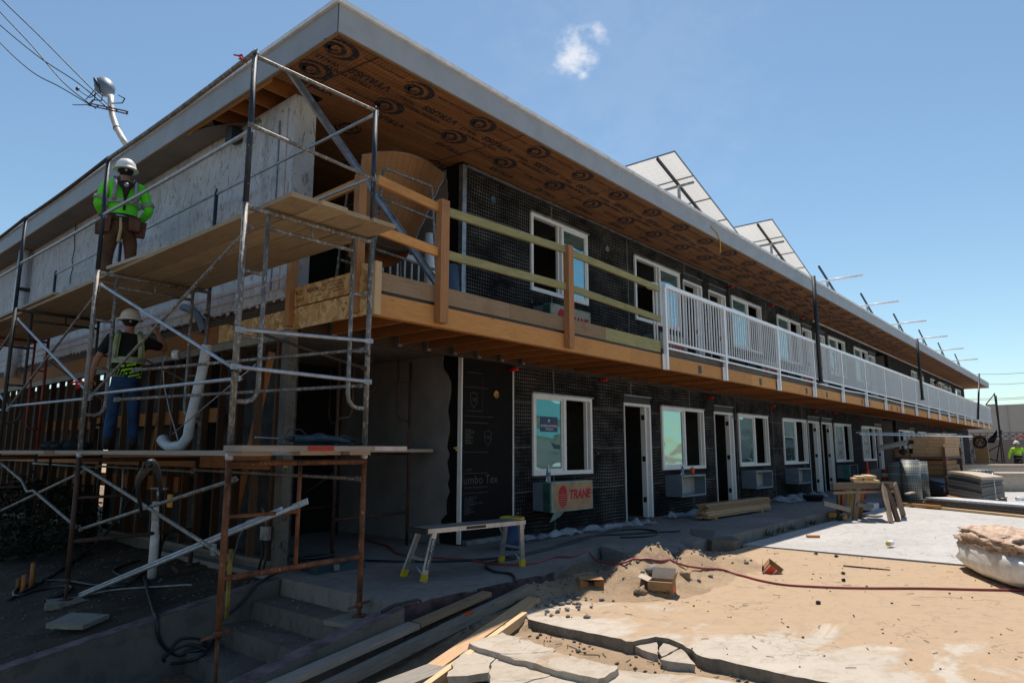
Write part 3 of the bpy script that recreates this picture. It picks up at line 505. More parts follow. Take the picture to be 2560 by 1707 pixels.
# black paper strip by the corner with its print
mb = MB().box(6.78, 7.86, YF+.004, YF+.14, H0, H1); pp = mb.build('paper_wall', 'black_paper', bld)
FY = frame_m((0, 0, 0), (1, 0, 0), (0, 0, 1))
def FYat(x, z, y): return frame_m((x, y, z), (1, 0, 0), (0, 0, 1))
mb = MB(); yy = YF-.002
for body, sz, x, z in (('SUPER', .045, 6.93, 1.0), ('Jumbo Tex', .17, 7.16, .86), ('Weather Resistive Barrier', .045, 7.08, .76), ('106', .07, 7.02, 1.98), ('106', .07, 7.32, 1.45), ('60 MINUTE', .05, 6.98, .62), ('GRADE D PAPER', .035, 7.1, .54)):
    merge(mb, text_mb(body, sz, FYat(x, z, yy)))
for z_ in (1.24, 1.65, 2.15, .68, .95, 1.74): mb.box(6.82, 7.32+.1*(z_ == 1.74), yy-.001, yy+.001, z_, z_+.007)
for i in range(9):
    for z0_ in (1.36, .40): mb.box(6.85, 6.95+random.random()*.12, yy-.001, yy+.001, z0_+i*.024, z0_+i*.024+.009)
for (sx, sz_) in ((7.02, 1.98), (7.32, 1.45)):
    ol = [(-.07, .08), (0, .10), (.07, .08), (.065, -.04), (0, -.12), (-.065, -.04)]
    for i in range(6):
        a, b = ol[i], ol[(i+1) % 6]; mb.beam((sx+a[0], yy, sz_+a[1]), (sx+b[0], yy, sz_+b[1]), .002, .008, (0, 0, 1))
for (a, b, c, d) in ((6.88, 7.2, 1.82, 2.36),):
    for p_, q_ in (((a, c), (b, c)), ((b, c), (b, d)), ((b, d), (a, d))): mb.beam((p_[0], yy, p_[1]), (q_[0], yy, q_[1]), .002, .007, (0, 1, 0) if p_[0] == q_[0] else (0, 0, 1))
mb.build('printed_lettering', 'print_grey', pp)
# trims
mb = MB(); mb.box(6.755, 6.775, YF-.02, YF+.05, .02, H1-.05); mb.box(7.862, 7.878, YF-.022, YF-.001, .22, H1-.12); mb.build('corner_bead', 'white_frame', bld)
MB().box(6.80, 7.70, YF-.05, YF-.001, H1-.07, H1-.03).build('trim_strip', 'white_pvc', bld)
mb = MB(); mb.box(6.72, 6.80, YF-.03, YF+.05, D1, S1-.05); mb.build('corner_lath', 'galv', bld)
MB().box(6.80, 20.5, YF-.045, YF-.001, S1-.075, S1-.045).build('vent_screed', 'galv', bld)
MB().box(22.8, XR-.6, YF-.045, YF-.001, S1-.075, S1-.045).build('vent_screed', 'white_frame', bld)
# return walls with broken stucco edge
for (z0, z1, yy0) in ((0, H1, 9.6), (D1, S1-.02, 9.6)):
    n = 26; mb = MB(); edge_ = []
    for i in range(n+1):
        z_ = z0+(z1-z0)*i/n; e_ = 6.95+.035*random.uniform(-1, 1)+(.14 if (i < 4 or i > n-3) else 0)*(z0 == 0)+(.10 if z0 > 1 else 0); edge_.append((e_, z_))
    for i in range(n): mb.hexa([(6.745, edge_[i][0], edge_[i][1]), (6.775, edge_[i][0], edge_[i][1]), (6.775, yy0, edge_[i][1]), (6.745, yy0, edge_[i][1]), (6.745, edge_[i+1][0], edge_[i+1][1]), (6.775, edge_[i+1][0], edge_[i+1][1]), (6.775, yy0, edge_[i+1][1]), (6.745, yy0, edge_[i+1][1])])
    mb.build('stucco_return', 'stucco_grey', bld)
    MB().box(6.78, 6.9, YF+.15, yy0, z0, z1).build('return_wall', 'black_paper', bld)
# interior: floors, ceilings and back walls (keep the rooms dark)
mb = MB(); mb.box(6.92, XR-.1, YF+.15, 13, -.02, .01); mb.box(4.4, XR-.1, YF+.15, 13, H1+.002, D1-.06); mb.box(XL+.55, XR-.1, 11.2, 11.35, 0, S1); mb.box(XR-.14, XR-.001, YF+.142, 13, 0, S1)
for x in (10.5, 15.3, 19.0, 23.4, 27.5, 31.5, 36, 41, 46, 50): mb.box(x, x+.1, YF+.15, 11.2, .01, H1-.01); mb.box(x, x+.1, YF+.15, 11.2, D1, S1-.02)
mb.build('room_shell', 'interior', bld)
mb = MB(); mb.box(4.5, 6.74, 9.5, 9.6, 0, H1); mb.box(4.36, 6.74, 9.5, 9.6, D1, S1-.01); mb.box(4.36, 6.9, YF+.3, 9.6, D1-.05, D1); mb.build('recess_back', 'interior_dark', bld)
for (xa, xb), zt, zb in ((RL, 2.55, 0), (RU, 5.35, D1)):
    mb = MB(); mb.box(xb-.001, xb+.04, YF+.141, 10, zb, zt); mb.box(xa, xb, 9.9, 10, zb, zt); mb.build('recess_side', 'stucco_grey', bld)
# windows and doors
def window(x0, x1, z0, z1, glass_left=True, detail=True, lay='LO'):
    'sliding window: outer frame, meeting stile, one glazed sash, one open half'
    y = YF-.035; t = .055; mb = MB(); mb.box(x0, x1, y, YF+.05, z1-t, z1); mb.box(x0, x1, y, YF+.05, z0, z0+t+.01); mb.box(x0, x0+t, y, YF+.05, z0+t+.01, z1-t); mb.box(x1-t, x1, y, YF+.05, z0+t+.01, z1-t)
    xm = (x0+x1)/2
    if glass_left: mb.box(xm-.035, xm+.035, y-.012, YF+.03, z0+t+.01, z1-t)
    else: mb.box(xm-.06, xm-.02, y+.03, YF+.04, z0+t+.01, z1-t); mb.box(xm+.0, xm+.06, y-.012, YF+.03, z0+t+.01, z1-t)
    if detail:
        gx0, gx1 = (x0+t, xm-.035) if glass_left else (xm+.06, x1-t)
        for (a, b, c, d) in ((gx0, gx1, z0+t+.01, z0+t+.045), (gx0, gx1, z1-t-.03, z1-t), (gx0, gx0+.03, z0+t+.045, z1-t-.03), (gx1-.03, gx1, z0+t+.045, z1-t-.03)): mb.box(a, b, y+.012, YF+.03, c, d)
        ox = x1-t-.075 if glass_left else x0+t+.01; mb.box(ox, ox+.03, y+.035, YF+.06, z0+t+.01, z1-t)
    w_ = mb.build('window', 'white_frame', bld)
    gx0, gx1 = (x0+t, xm-.035) if glass_left else (xm+.06, x1-t)
    g = MB(); g.quad((gx0, YF-.008, z0+t+.01), (gx1, YF-.008, z0+t+.01), (gx1, YF-.008, z1-t), (gx0, YF-.008, z1-t)); g.build('glass_pane', 'glass', w_)
    MB().box(x0-.03, x1+.03, YF-.055, YF-.001, z1+.004, z1+.022).build('drip_flashing', 'galv', w_)
    return w_
def door(x0, x1, z0, z1, leaf=False):
    y = YF-.02; t = .05; mb = MB(); mb.box(x0, x1, y, YF+.14, z1-t, z1); mb.box(x0, x0+.018, y, YF+.02, z0, z1-t); mb.box(x1-.13, x1-.06, y+.06, YF+.14, z0, z1-t); mb.box(x1-.055, x1, y, YF+.14, z0, z1-t)
    d_ = mb.build('door_frame', 'white_frame', bld)
    MB().box(x0-.02, x1+.02, YF-.04, YF-.001, z1+.13, z1+.15).build('drip_flashing', 'galv', d_)
    MB().box(x0+.01, x1-.01, YF-.012, YF-.001, z1+.004, z1+.125).build('header_panel', 'steel_dark', d_)
    for zz in (.28, 1.05, 1.85): MB().box(x1-.135, x1-.131, y+.07, YF+.12, z0+zz, z0+zz+.10).build('hinge', 'steel_dark', d_)
    if leaf:
        mb = MB().hexa([(x0+.03, YF+.03, z0+.02), (x0+.07, YF+.02, z0+.02), (x0+.66, YF+.26, z0+.02), (x0+.64, YF+.30, z0+.02), (x0+.03, YF+.03, z1-.06), (x0+.07, YF+.02, z1-.06), (x0+.66, YF+.26, z1-.06), (x0+.64, YF+.30, z1-.06)]); mb.build('door_leaf', 'door_grey', d_)
for i, (a, b) in enumerate(LOWW):
    w_ = window(a, b, .88, 2.15, i < 6, i < 7)
    if i in (4, 5):
        f = MB().poly([(a+.09, YF-.0095, .99), ((a+b)/2-.06, YF-.0095, .99), ((a+b)/2-.06, YF-.0095, 1.85), (a+.09, YF-.0095, 1.85)]).build('protective_film', 'film_white', w_); mb = text_mb('Rm %d' % (104+i), .16, frame_m(((a+b)/2-.38, YF-.011, 1.52), (1, 0, 0), (0, 0, 1)), bold=.003); mb.build('marker_writing', 'steel_dark', f); text_mb('Do Not\nRemove', .09, frame_m(((a+b)/2-.38, YF-.011, 1.2), (1, 0, 0), (0, 0, 1)), bold=.002).build('marker_writing', 'trane_red', f)
for i, (a, b) in enumerate(LOWD): door(a, b, .003, 2.15, i in (2,))
for i, (a, b) in enumerate(UPW): window(a, b, 3.80, 5.10, i >= 2, i < 6)
for i, (a, b) in enumerate(UPD): door(a, b, D1+.002, 5.02, i in (0, 2))
# small red capped stubs above the openings
for px, py in ((1274, 925), (1498, 951), (1768, 995), (1925, 1015), (2032, 1067/1.0), (2081, 1033), (2142, 1042), (2271, 1057), (2322, 1063), (2352, 1068), (2384, 1072)):
    P_ = ony(px, py, YF) if py < 1060 and px != 2032 else Vector((xat(px, 2.46, YF), YF, 2.46)); MB().tube([(P_.x, YF, P_.z), (P_.x+.03, YF-.14, P_.z+.01)], .028, 8).build('sprinkler_stub', 'red_cap', bld)
for px, py in ((1820, 711), (1923, 755), (2000, 792), (2245, 898), (2344, 940), (2380, 957)):
    P_ = Vector((xat(px, 5.28, YF), YF, 5.28)); MB().tube([(P_.x, YF, P_.z), (P_.x+.03, YF-.14, P_.z)], .026, 8).build('sprinkler_stub', 'red_cap', bld)
for px, py, c in ((1231, 500, 'blue_mesh'), (1516, 622, 'galv'), (1238, 985, 'copper'), (1831, 1040, 'blue_mesh')):
    P_ = ony(px, py, YF); mb = MB().lathe((P_.x, YF, P_.z), [(.052, 0), (.06, .02), (.045, .03), (.03, .012)], 12, (0, -1, 0)); mb.tube([(P_.x, YF-.03, P_.z), (P_.x+.02, YF-.06, P_.z-.03), (P_.x-.03, YF-.05, P_.z-.07)], .006, 5); mb.build('electrical_box', c, bld)
# left side wall: stucco above, open studs below
mb = MB(); n = 60; y0, y1 = 6.85, 19.5
for i in range(n):
    a, b = y0+(y1-y0)*i/n, y0+(y1-y0)*(i+1)/n; za, zb = 2.97+.03*noise.noise(Vector((a*3, 0, 0))), 2.97+.03*noise.noise(Vector((b*3, 0, 0))); zt = S1-.005
    if 7.0 < a < 7.9: pass
    mb.hexa([(XL, a, za), (XL+.29, a, za), (XL+.29, b, zb), (XL, b, zb), (XL, a, zt), (XL+.29, a, zt), (XL+.29, b, zt), (XL, b, zt)])
o = mb.build('stucco_wall', 'stucco_white', bld)
mb = MB()
for i in range(70):
    a = 6.9+i*.18; r = random.uniform(.012, .035); mb.sphere((XL+.0, a, 2.955+random.uniform(-.01, .02)), r, 6, 4, (.5, 1.6, 1), .6)
mb.box(XL-.012, XL-.001, 6.9, 19.4, 3.09, 3.10); mb.box(XL-.010, XL-.001, 6.9, 19.4, 3.20, 3.245); mb.build('stucco_fringe', 'stucco_rim', bld)
MB().box(XL-.02, XL-.001, 7.15, 7.17, 3.1, 5.2).build('corner_strip', 'galv', bld); MB().box(XL-.015, XL-.001, 6.98, 6.99, 3.1, 5.3).build('stucco_seam', 'stucco_rim', bld)
MB().box(XL+.02, XL+.11, 6.75, 19.5, 2.83, 2.93).build('sill_plate', 'darkwood', bld)
MB().box(XL+.0, XL+.09, 8.15, 19.5, 2.60, 2.83).build('rim_joist', 'fir_red', bld)
MB().box(XL-.005, XL+.09, 6.60, 8.35, 2.60, 2.82).build('strand_board', 'osb', bld)
MB().box(XL+.0, XL+.09, 6.70, 19.5, 2.50, 2.595).build('top_plate', 'weathered', bld)
MB().box(XL+.0, XL+.09, 6.85, 19.5, .06, .10).build('bottom_plate', 'weathered', bld)
MB().box(XL+.02, XL+.35, 6.9, 19.5, -.35, .06).build('footing', 'concrete_dark', bld)
mb = MB().box(XL+.35, XL+.5, 7.3, 8.9, .0, 2.5); mb.box(XL+.35, XL+.5, 9.5, 12.6, .0, 2.5); mb.box(XL+.35, XL+.5, 13.4, 19.5, .0, 2.5); mb.build('block_backing', 'cmu', bld)
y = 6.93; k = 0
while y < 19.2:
    MB().box(XL+.003, XL+.088, y, y+.038, .10, 2.50).build('stud', ('stud_wood_shaded', 'oldframe', 'stud_wood_shaded')[k % 3], bld); y += .43+(.0, -.02, .03)[k % 3]; k += 1
MB().box(XL-.02, XL-.0, 6.95, 19.0, 1.06, 1.22).build('let_in_board', 'fir_red', bld); MB().box(XL+.09, XL+.12, 9.4, 15.2, .72, .92).build('blocking', 'fir_red', bld)
MB().box(XL+.09, XL+.12, 8.4, 15.2, 1.62, 1.80).build('blocking', 'fir_red', bld)
for y_ in (8.0, 10.7): MB().beam((XL+.11, y_, .15), (XL+.11, y_-.75, 2.4), .09, .04, (1, 0, 0)).build('diagonal_brace', 'fir_red', bld)
mb = MB().box(XL-.01, XL+.10, 6.70, 6.84, -.02, 2.50); 
for i in range(150): mb.sphere((XL-.01+random.uniform(0, .11), 6.70+random.uniform(-.01, .13), random.uniform(0, 2.5)), random.uniform(.012, .028), 5, 4, (1, .7, 1.6), .9)
mb.build('corner_post', 'stucco_rim', bld).data.materials[0] = MATS['concrete_dark']
# balcony
deck = MB().box(XL+.02, XR-1.5, YB+.09, YF-.002, D1-.08, D1); deck.build('balcony_floor', 'darkwood', bld)
MB().box(XL-.02, XL+.06, YB-.04, YB+.005, 2.57, 3.10).build('corner_board', 'pine', bld)
xs_ = [XL-.04, 8.9, 13.6, 18.4, 23.2, 28, 33, 38, 43, 48, XR-1.5]
for a, b in zip(xs_, xs_[1:]): MB().box(a+(.0 if a < 5 else .004), b, YB, YB+.085, 2.57, 2.79).build('edge_beam', 'fir', bld)
MB().box(XL-.03, XR-1.5, YB+.01, YB+.05, 2.79, 2.825).build('gap_shade_strip', 'steel_dark', bld)  # dark strip stands in for the shade in the gap under the curb
for a, b, m_ in ((4.12, 6.1, 'treated_brown'), (6.105, 8.2, 'treated_brown'), (8.205, 9.82, 'treated')): MB().box(a, b, YB-.005, YB+.035, 2.825, 3.01).build('curb_board', m_, bld)
MB().box(9.9, XR-1.5, YB+.02, YB+.12, 2.825, 2.90).build('concrete_curb', 'concrete_dark', bld)
# left end of the balcony: strand board skirt
MB().box(XL-.055, XL-.04, YB+.02, 6.60, 2.565, 2.80).build('strand_board', 'osb', bld)
u = MB().box(XL-.055, XL-.04, YB+.30, 6.62, 2.815, 3.03).build('strand_board', 'osb', bld)
mb = MB(); FL = lambda y_, z_: frame_m((XL-.058, y_, z_), (0, -1, 0), (0, 0, 1))
for body, sz, y_, z_ in (('TKO', .085, 6.50, 2.955), ('N|APA', .075, 6.22, 2.955), ('RATED SHEATHING 24/16', .028, 5.80, 2.985), ('SIZED FOR SPACING', .026, 5.80, 2.95), ('STRENGTH AXIS THIS DIRECTION  MILL 423', .02, 5.85, 2.915), ('2.353.33', .05, 6.45, 2.875), ('EXPOSURE 1', .024, 6.1, 2.88), ('THICKNESS 0.418 IN', .024, 5.75, 2.88)): merge(mb, text_mb(body, sz, FL(y_, z_)))
merge(mb, arc_mb(FL(6.02, 2.955), .033, .039, 0, 360, 20, False)); mb.build('printed_stamp', 'navy_ink', u)
MB().box(XL-.058, XL+.03, YB+.13, YB+.19, 2.80, 3.10).build('skirt_block', 'osb', bld)
j0 = None
for k in range(98):
    x = 4.55+k*.49
    if j0 is None: j0 = MB().box(x, x+.04, YB+.09, YF+.0, 2.585, 2.765).build('joist', 'fir_red', bld)
    else: c = j0.copy(); COL.objects.link(c); c.parent = bld; c.location = (x-4.55, 0, 0)
for k in range(8): MB().box(4.545+k*.49-.01, 4.60+k*.49, YF-.12, YF-.06, 2.56, 2.72).build('joist_hanger', 'galv', bld)
MB().box(XL+.1, XR-1.5, YF-.055, YF-.004, 2.55, 2.77).build('ledger', 'darkwood', bld)
for px in (1749, 1901, 1942, 2016, 2067, 2155, 2174, 2229, 2243, 2288): x = xat(px, 2.66, YB); MB().box(x-.05, x+.07, YB-.006, YB+.004, 2.60, 2.74).build('beam_pocket', 'tarp_dark', bld)
# roof
RX, RY, RT = 3.66, 5.44, 5.79; RE = 56.4
soff = MB(); soff.quad((RX+.04, RY+.04, S1), (RX+.04, YF, S1), (RE-.04, YF, S1), (RE-.04, RY+.04, S1)); soff.quad((XL+.29, YF, S1), (XL+.29, 9.6, S1), (6.74, 9.6, S1), (6.74, YF, S1)); so_ = soff.build('soffit', 'soffit_lath', bld)
mb = MB(); FS = lambda x, y_: frame_m((x, y_, S1-.003), (-1, 0, 0), (0, 1, 0))
for k in range(47):
    x = 3.86+k*1.10
    for row, yc in enumerate((5.70, 6.27)):
        if k > 30 and row: continue
        M_ = FS(x+(.02 if row else 0)+random.uniform(-.04, .04), yc+random.uniform(-.02, .02)) @ Matrix.Scale(1.22, 4, (1, 0, 0)) @ Matrix.Scale(.95, 4, (0, 1, 0))
        for (r0, r1, a0, a1, ox, oy) in ((.135, .205, 80, 345, 0, 0), (.075, .125, 60, 300, .03, .02), (.06, .13, -110, 90, .0, -.0), (.025, .06, -60, 200, .03, .01)): merge(mb, arc_mb(M_ @ Matrix.Translation((ox, oy, 0)), r0, r1, a0, a1, 14 if k < 12 else 6))
    if k < 26:
        merge(mb, text_mb('VTRUSS', .155, FS(x+.60, 5.93), bold=.007, spacing=1.1)); merge(mb, text_mb('WALLS', .095, FS(x+.05, 5.97), bold=.003))
        merge(mb, text_mb('VTRUSS', .14, FS(x+.25, 6.53), bold=.006, spacing=1.1)); merge(mb, text_mb('VTRUSS WALLS', .09, FS(x+.4, 6.07), bold=.003)); merge(mb, text_mb('METAL LATH WALL SYSTEM', .045, FS(x+.55, 5.62), bold=.001)); merge(mb, text_mb('TRUSS VTRUSS', .07, FS(x+.75, 6.30), bold=.002))
mb.build('printed_logos', 'worn_ink', so_)
for k in range(3):
    mb = MB()
    M_ = frame_m((5.0+k*.75, 7.1+(k % 2)*.9, S1-.003), (0, -1, 0), (-1, 0, 0))
    for (r0, r1, a0, a1) in ((.12, .155, 95, 330), (.075, .115, -75, 150), (.035, .065, 110, 330)): merge(mb, arc_mb(M_, r0*1.2, r1*1.2, a0, a1, 12))
    mb.build('printed_logo', 'navy_ink', so_)
mb = MB().quad((RX+.04, 8.2, S1), (RX+.04, 20, S1), (XL, 20, S1), (XL, 8.7, S1)); mb.quad((RX+.04, 5.6, S1+.001), (RX+.04, 6.35, S1+.001), (XL, 6.85, S1+.001), (XL, 5.6, S1+.001)) if False else None
mb.build('old_soffit', 'soffit_old', bld)
# torn open stretch of the side eave with rafters
mb = MB(); mb.quad((RX+.04, 6.75, S1+.22), (RX+.04, 8.9, S1+.22), (XL+.3, 8.9, S1+.22), (XL+.3, 6.75, S1+.22)); mb.build('roof_sheathing', 'darkwood', bld)
for y_ in (7.0, 7.4, 7.8, 8.2, 8.6): MB().box(RX+.04, XL+.28, y_, y_+.04, S1+.0, S1+.21).build('rafter', 'fir_red', bld)
MB().box(RX+.041, RX+.075, 6.8, 8.9, S1-.015, S1+.03).build('nailer', 'fir', bld)
mb = MB()
for i in range(10):
    t = i/10; a = 7.55+.12*i; mb.quad((RX+.06+.38*(1-t)*(1-t), a, S1-.02-.10*(1-t)), (RX+.06+.38*(1-t-.1)*(1-t-.1), a+.12, S1-.02-.10*(1-t-.1)), (XL, a+.14, S1-.02), (XL, a, S1-.05*(1-t)-.01))
mb.build('hanging_stucco', 'soffit_old', bld)
MB().box(RX+.05, RE-.05, RY+.05, 22, RT-.06, RT-.02).build('roof_deck', 'fascia', bld)
MB().box(RX+.05, RX+.3, 9.2, 20, S1+.005, RT-.061).build('eave_blocking', 'darkwood', bld)
mb = MB()
for a, b in ((RX, 9.1), (9.104, 15), (15.004, 21.2), (21.204, 27.3), (27.304, 33.5), (33.504, 39.7), (39.704, 46), (46.004, RE)): mb.box(a, b, RY, RY+.04, S1-.0, RT-.035)
for a, b in ((RY+.041, 9.6), (9.603, 14.0), (14.003, 20)): mb.box(RX, RX+.04, a, b, S1, RT-.035)
mb.build('fascia', 'fascia', bld)
mb = MB().box(RX-.035, RE+.01, RY-.035, RY+.06, RT-.034, RT+.014); mb.box(RX-.035, RX+.06, RY+.061, 20, RT-.034, RT+.014); MB().box(RX-.003, RX+.004, RY-.003, RY+.004, S1, RT-.036).build('corner_joint', 'steel_dark', bld); mb.build('drip_edge', 'fascia_cap', bld)
MB().box(RX+.005, RE, RY+.003, RY+.038, S1-.012, S1-.001).build('fascia_lip', 'treated_brown', bld)
MB().box(RX+.003, RX+.038, RY+.06, 20, S1-.012, S1-.001).build('fascia_lip', 'treated_brown', bld)
MB().box(RE-.04, RE, RY+.05, 8, S1, RT-.036).build('fascia_end', 'fascia', bld)
# side wall fittings
mb = MB().tube([(XL-.14, 16.9, 5.43), (XL-.14, 16.9, 2.75)], .11, 14); dp = solo('downpipe', mb, 'white_pvc', 'fat pale drain pipe fixed down the far part of the side wall', 'pipe'); MB().box(XL-.2, XL, 16.78, 16.82, 4.55, 4.62).build('bracket', 'steel_dark', None).parent = dp
mb = MB().box(XL-.16, XL-.02, 8.05, 8.22, 5.20, 5.37); solo('wall_lamp', mb, 'steel_dark', 'small dark wall lamp under the torn side eave', 'lamp')
pp_ = [onx(*c, XL-.02) for c in ((190, 555), (186, 600), (187, 620), (180, 650), (182, 670), (176, 690), (175, 708))]; solo('wire', MB().tube(pp_, .008, 5), 'cable', 'thin dark wire hanging loose down the white side wall', 'wire')
# ------------------------------------------------ balcony railing and temporary guard rail
rl = thing('balcony_railing', 'long white metal railing with thin upright bars running along the upper balcony', 'railing', (9.85, YB-.05, 2.6)); ry = YB-.05
posts = [xat(p, 3.3, ry) for p in (1663, 1811, 1945)]; st = 2.44
while posts[-1]+st < XR-1.5: posts.append(posts[-1]+st)
for i, x in enumerate(posts):
    mb = MB().box(x-.03, x+.03, ry-.03, ry+.03, 2.55, 3.90); mb.box(x-.085, x-.031, ry+.012, ry+.028, 2.55, 2.80); mb.build('post', 'white_rail', rl)
for i, (a, b) in enumerate(zip(posts, posts[1:]+[XR-1.5])):
    MB().box(a-.0, b-.004, ry-.03, ry+.035, 3.90, 3.965).build('top_rail', 'white_rail', rl)
    dz = (0, 0, 0, -.0, -.02, 0, .01)[i % 7]
    MB().box(a+.031, b-.031, ry-.018, ry+.018, 2.995, 3.03).build('bottom_rail', 'white_rail', rl)
    MB().beam((a+.031, ry, 2.905+dz), (b-.031, ry, 2.905-dz), .028, .026).build('kick_rail', 'white_rail', rl)
    mb = MB(); n = int((b-a)/.108)
    for k in range(1, n): x = a+(b-a)*k/n; mb.box(x-.0085, x+.0085, ry-.009, ry+.009, 3.03, 3.90)
    mb.build('bar_panel', 'white_rail', rl)
mb = MB(); mb.box(posts[0]-.30, posts[0]-.10, ry+.05, ry+.15, 3.86, 3.95); mb.box(posts[0]-.17, posts[0]-.15, ry+.1, ry+.12, 2.95, 3.86); mb.box(posts[0]-.08, posts[0]-.06, ry+.1, ry+.12, 2.95, 3.86); mb.box(posts[0]-.24, posts[0]-.04, ry+.09, ry+.13, 2.97, 3.01); mb.box(posts[0]-.24, posts[0]-.04, ry+.09, ry+.13, 2.88, 2.91); mb.build('end_return', 'white_rail', rl)
gr = thing('wooden_guardrail', 'temporary guard rail of orange timber posts and green treated boards at the balcony corner', 'railing', (4.0, YB, 2.6))
for (x0, x1, y0_, y1_, z0, z1) in ((3.97, 4.06, 5.40, 5.49, 2.60, 4.03), (3.955, 4.045, 6.56, 6.65, 2.60, 4.02), (4.87, 4.99, YB-.095, YB-.006, 2.60, 3.96), (7.2, 7.31, YB-.095, YB-.006, 2.60, 3.99)):
    MB().box(x0, x1, y0_, y1_, z0, z1).build('post', 'post_wood', gr, .004)
for (a, b, m_) in (((4.05, YB-.03, 3.93), (4.87, YB-.03, 3.87), 'fir'), ((4.05, YB-.03, 3.42), (4.87, YB-.03, 3.37), 'fir'), ((4.99, YB-.03, 3.86), (7.20, YB-.03, 3.93), 'treated'), ((4.99, YB-.03, 3.37), (7.20, YB-.03, 3.42), 'treated'),
                   ((7.31, YB-.03, 3.915), (9.80, YB-.03, 3.86), 'treated'), ((7.31, YB-.03, 3.42), (9.80, YB-.03, 3.36), 'treated'), ((4.01, 5.49, 3.95), (4.01, 6.56, 3.93), 'fir'), ((4.01, 5.49, 3.42), (4.01, 6.56, 3.42), 'fir')):
    MB().beam(a, b, .038, .095).build('rail_board', m_, gr, .003)
for (x, z0, z1, lab, lean) in ((17.75, 2.9, 5.62, 'dark steel pole standing against the railing nearest the camera', 0), (30.6, 3.2, 5.6, 'dark steel pole standing at the middle of the long railing', 0), (46.2, 3.0, 5.75, 'dark steel pole leaning outward near the far end of the balcony', 2.6)):
    mb = MB().tube([(x, YB-.13, z0), (x+lean, YB-.13, z1)], .05, 8); mb.lathe((x, YB-.13, z0), [(.07, 0), (.07, .06)], 8); solo('steel_pole', mb, 'steel_dark', lab, 'pole')

# ------------------------------------------------ scaffolding
XO, XI = 2.58, 3.83
sc = thing('scaffold', 'tube frame scaffold with rusty lower frames standing along the side wall and over the steps', 'scaffold', (XO, 5.0, -.4))
def fr(y, z0, z1, mat, J=True, lower=False):
    mb = MB(); r = .0225
    for x in (XO, XI): mb.tube([(x, y, z0), (x, y, z1)], r+.002, 9)
    zt = z1-.03; mb.tube([(XO, y, zt), (XI, y, zt)], r, 8)
    if lower:
        mb.tube([(XO+.61, y, z0+.37), (XO+.61, y, zt)], .017, 7); mb.tube([(XO, y, z0+.37), (XI, y, z0+.39)], r, 8); mb.tube([(XO, y, z0+.81), (XO+.61, y, z0+.81)], .015, 7)
        return mb.build('lower_frame', mat, sc)
    mb.tube([(XO+.21, y, zt-.13), (XI-.19, y, zt-.13)], r*.8, 8); mb.tube([(XO+.62, y, zt), (XO+.62, y, zt-.13)], .014, 6)
    for x0, s in ((XO, 1), (XI, -1)):
        xi = x0+s*.20; zb = z0+.42+(0 if s > 0 else .0); pts = [(xi, y, zt), (xi, y, zb+.12)] + [(x0+s*(.20-.10+.10*cos(t)), y, zb+.12-.12*sin(t)) for t in (radians(30), radians(60), radians(90))] + [(x0, y, zb)]
        mb.tube(pts, .019, 8)
        for zz in (z0+.93, z0+1.45): mb.tube([(x0, y, zz), (xi, y, zz-.005)], .015, 6)
    return mb.build('upper_frame', mat, sc)
YS = [5.0, 8.18, 11.25, 14.3]
ML = ['pipe_rust', 'pipe_brown', 'pipe_brown', 'pipe_brown']; MU = ['pipe_grey', 'pipe_grey', 'pipe_black', 'pipe_red']
foot = []
for i, y in enumerate(YS):
    fr(y, -.03, 1.20, ML[i], lower=True); fr(y, 1.22, 3.22, MU[i])
    for x in (XO, XI):
        MB().lathe((x, y, 1.195), [(.026, 0), (.031, .01), (.031, .045), (.026, .055)], 10).build('coupling', 'pipe_zinc', sc)
        gzz = (-.62 if x < 3 else -.135) if i == 0 else gz(x, y)+.035
        mb = MB().tube([(x, y, gzz), (x, y, .05)], .016, 8); mb.lathe((x, y, gzz), [(.07, 0), (.07, .008), (.0165, .009)], 4); mb.beam((x-.13, y-.02, -.055), (x+.13, y+.02, -.03), .02, .014); mb.lathe((x, y, -.07), [(.03, 0), (.034, .05)], 10); mb.build('screw_jack', 'pipe_rust' if i == 0 else 'pipe_brown', sc)
for i, y in enumerate(YS[:4]):
    tp = 4.50 if i == 0 else 4.49
    MB().tube([(XO, y, 3.225), (XO, y, tp)], .0235, 9).build('guard_post', 'pipe_navy', sc)
    MB().tube([(XI, y, 3.225), (XI, y, tp)], .0235, 9).build('guard_post', 'pipe_navy', sc)
    for x in (XO, XI): mb = MB().lathe((x, y, tp), [(.012, 0), (.012, .035), (.004, .05)], 6); mb.build('lock_pin', 'pipe_navy', sc)
def flat_tube(a, b, r, mat, name='cross_brace', mid=None, sag=0):
    a = Vector(a); b = Vector(b); n = 12; pts = [a.lerp(b, t/n)+Vector((0, 0, -sag*sin(pi*t/n))) for t in range(n+1)]
    if mid: pts[n//2+1] += Vector(mid)
    mb = MB().tube(pts, r, 8); d = (b-a).normalized()
    for p_, s in ((a, 1), (b, -1)): mb.beam(p_-d*s*.03, p_+d*s*.05, .008, .042, (0, 0, 1)); mb.tube([p_+Vector((-.02, 0, 0)), p_+Vector((.03, 0, 0))], .012, 6)
    return mb.build(name, mat, sc)
o_ = XO+.035; n_ = XI-.03
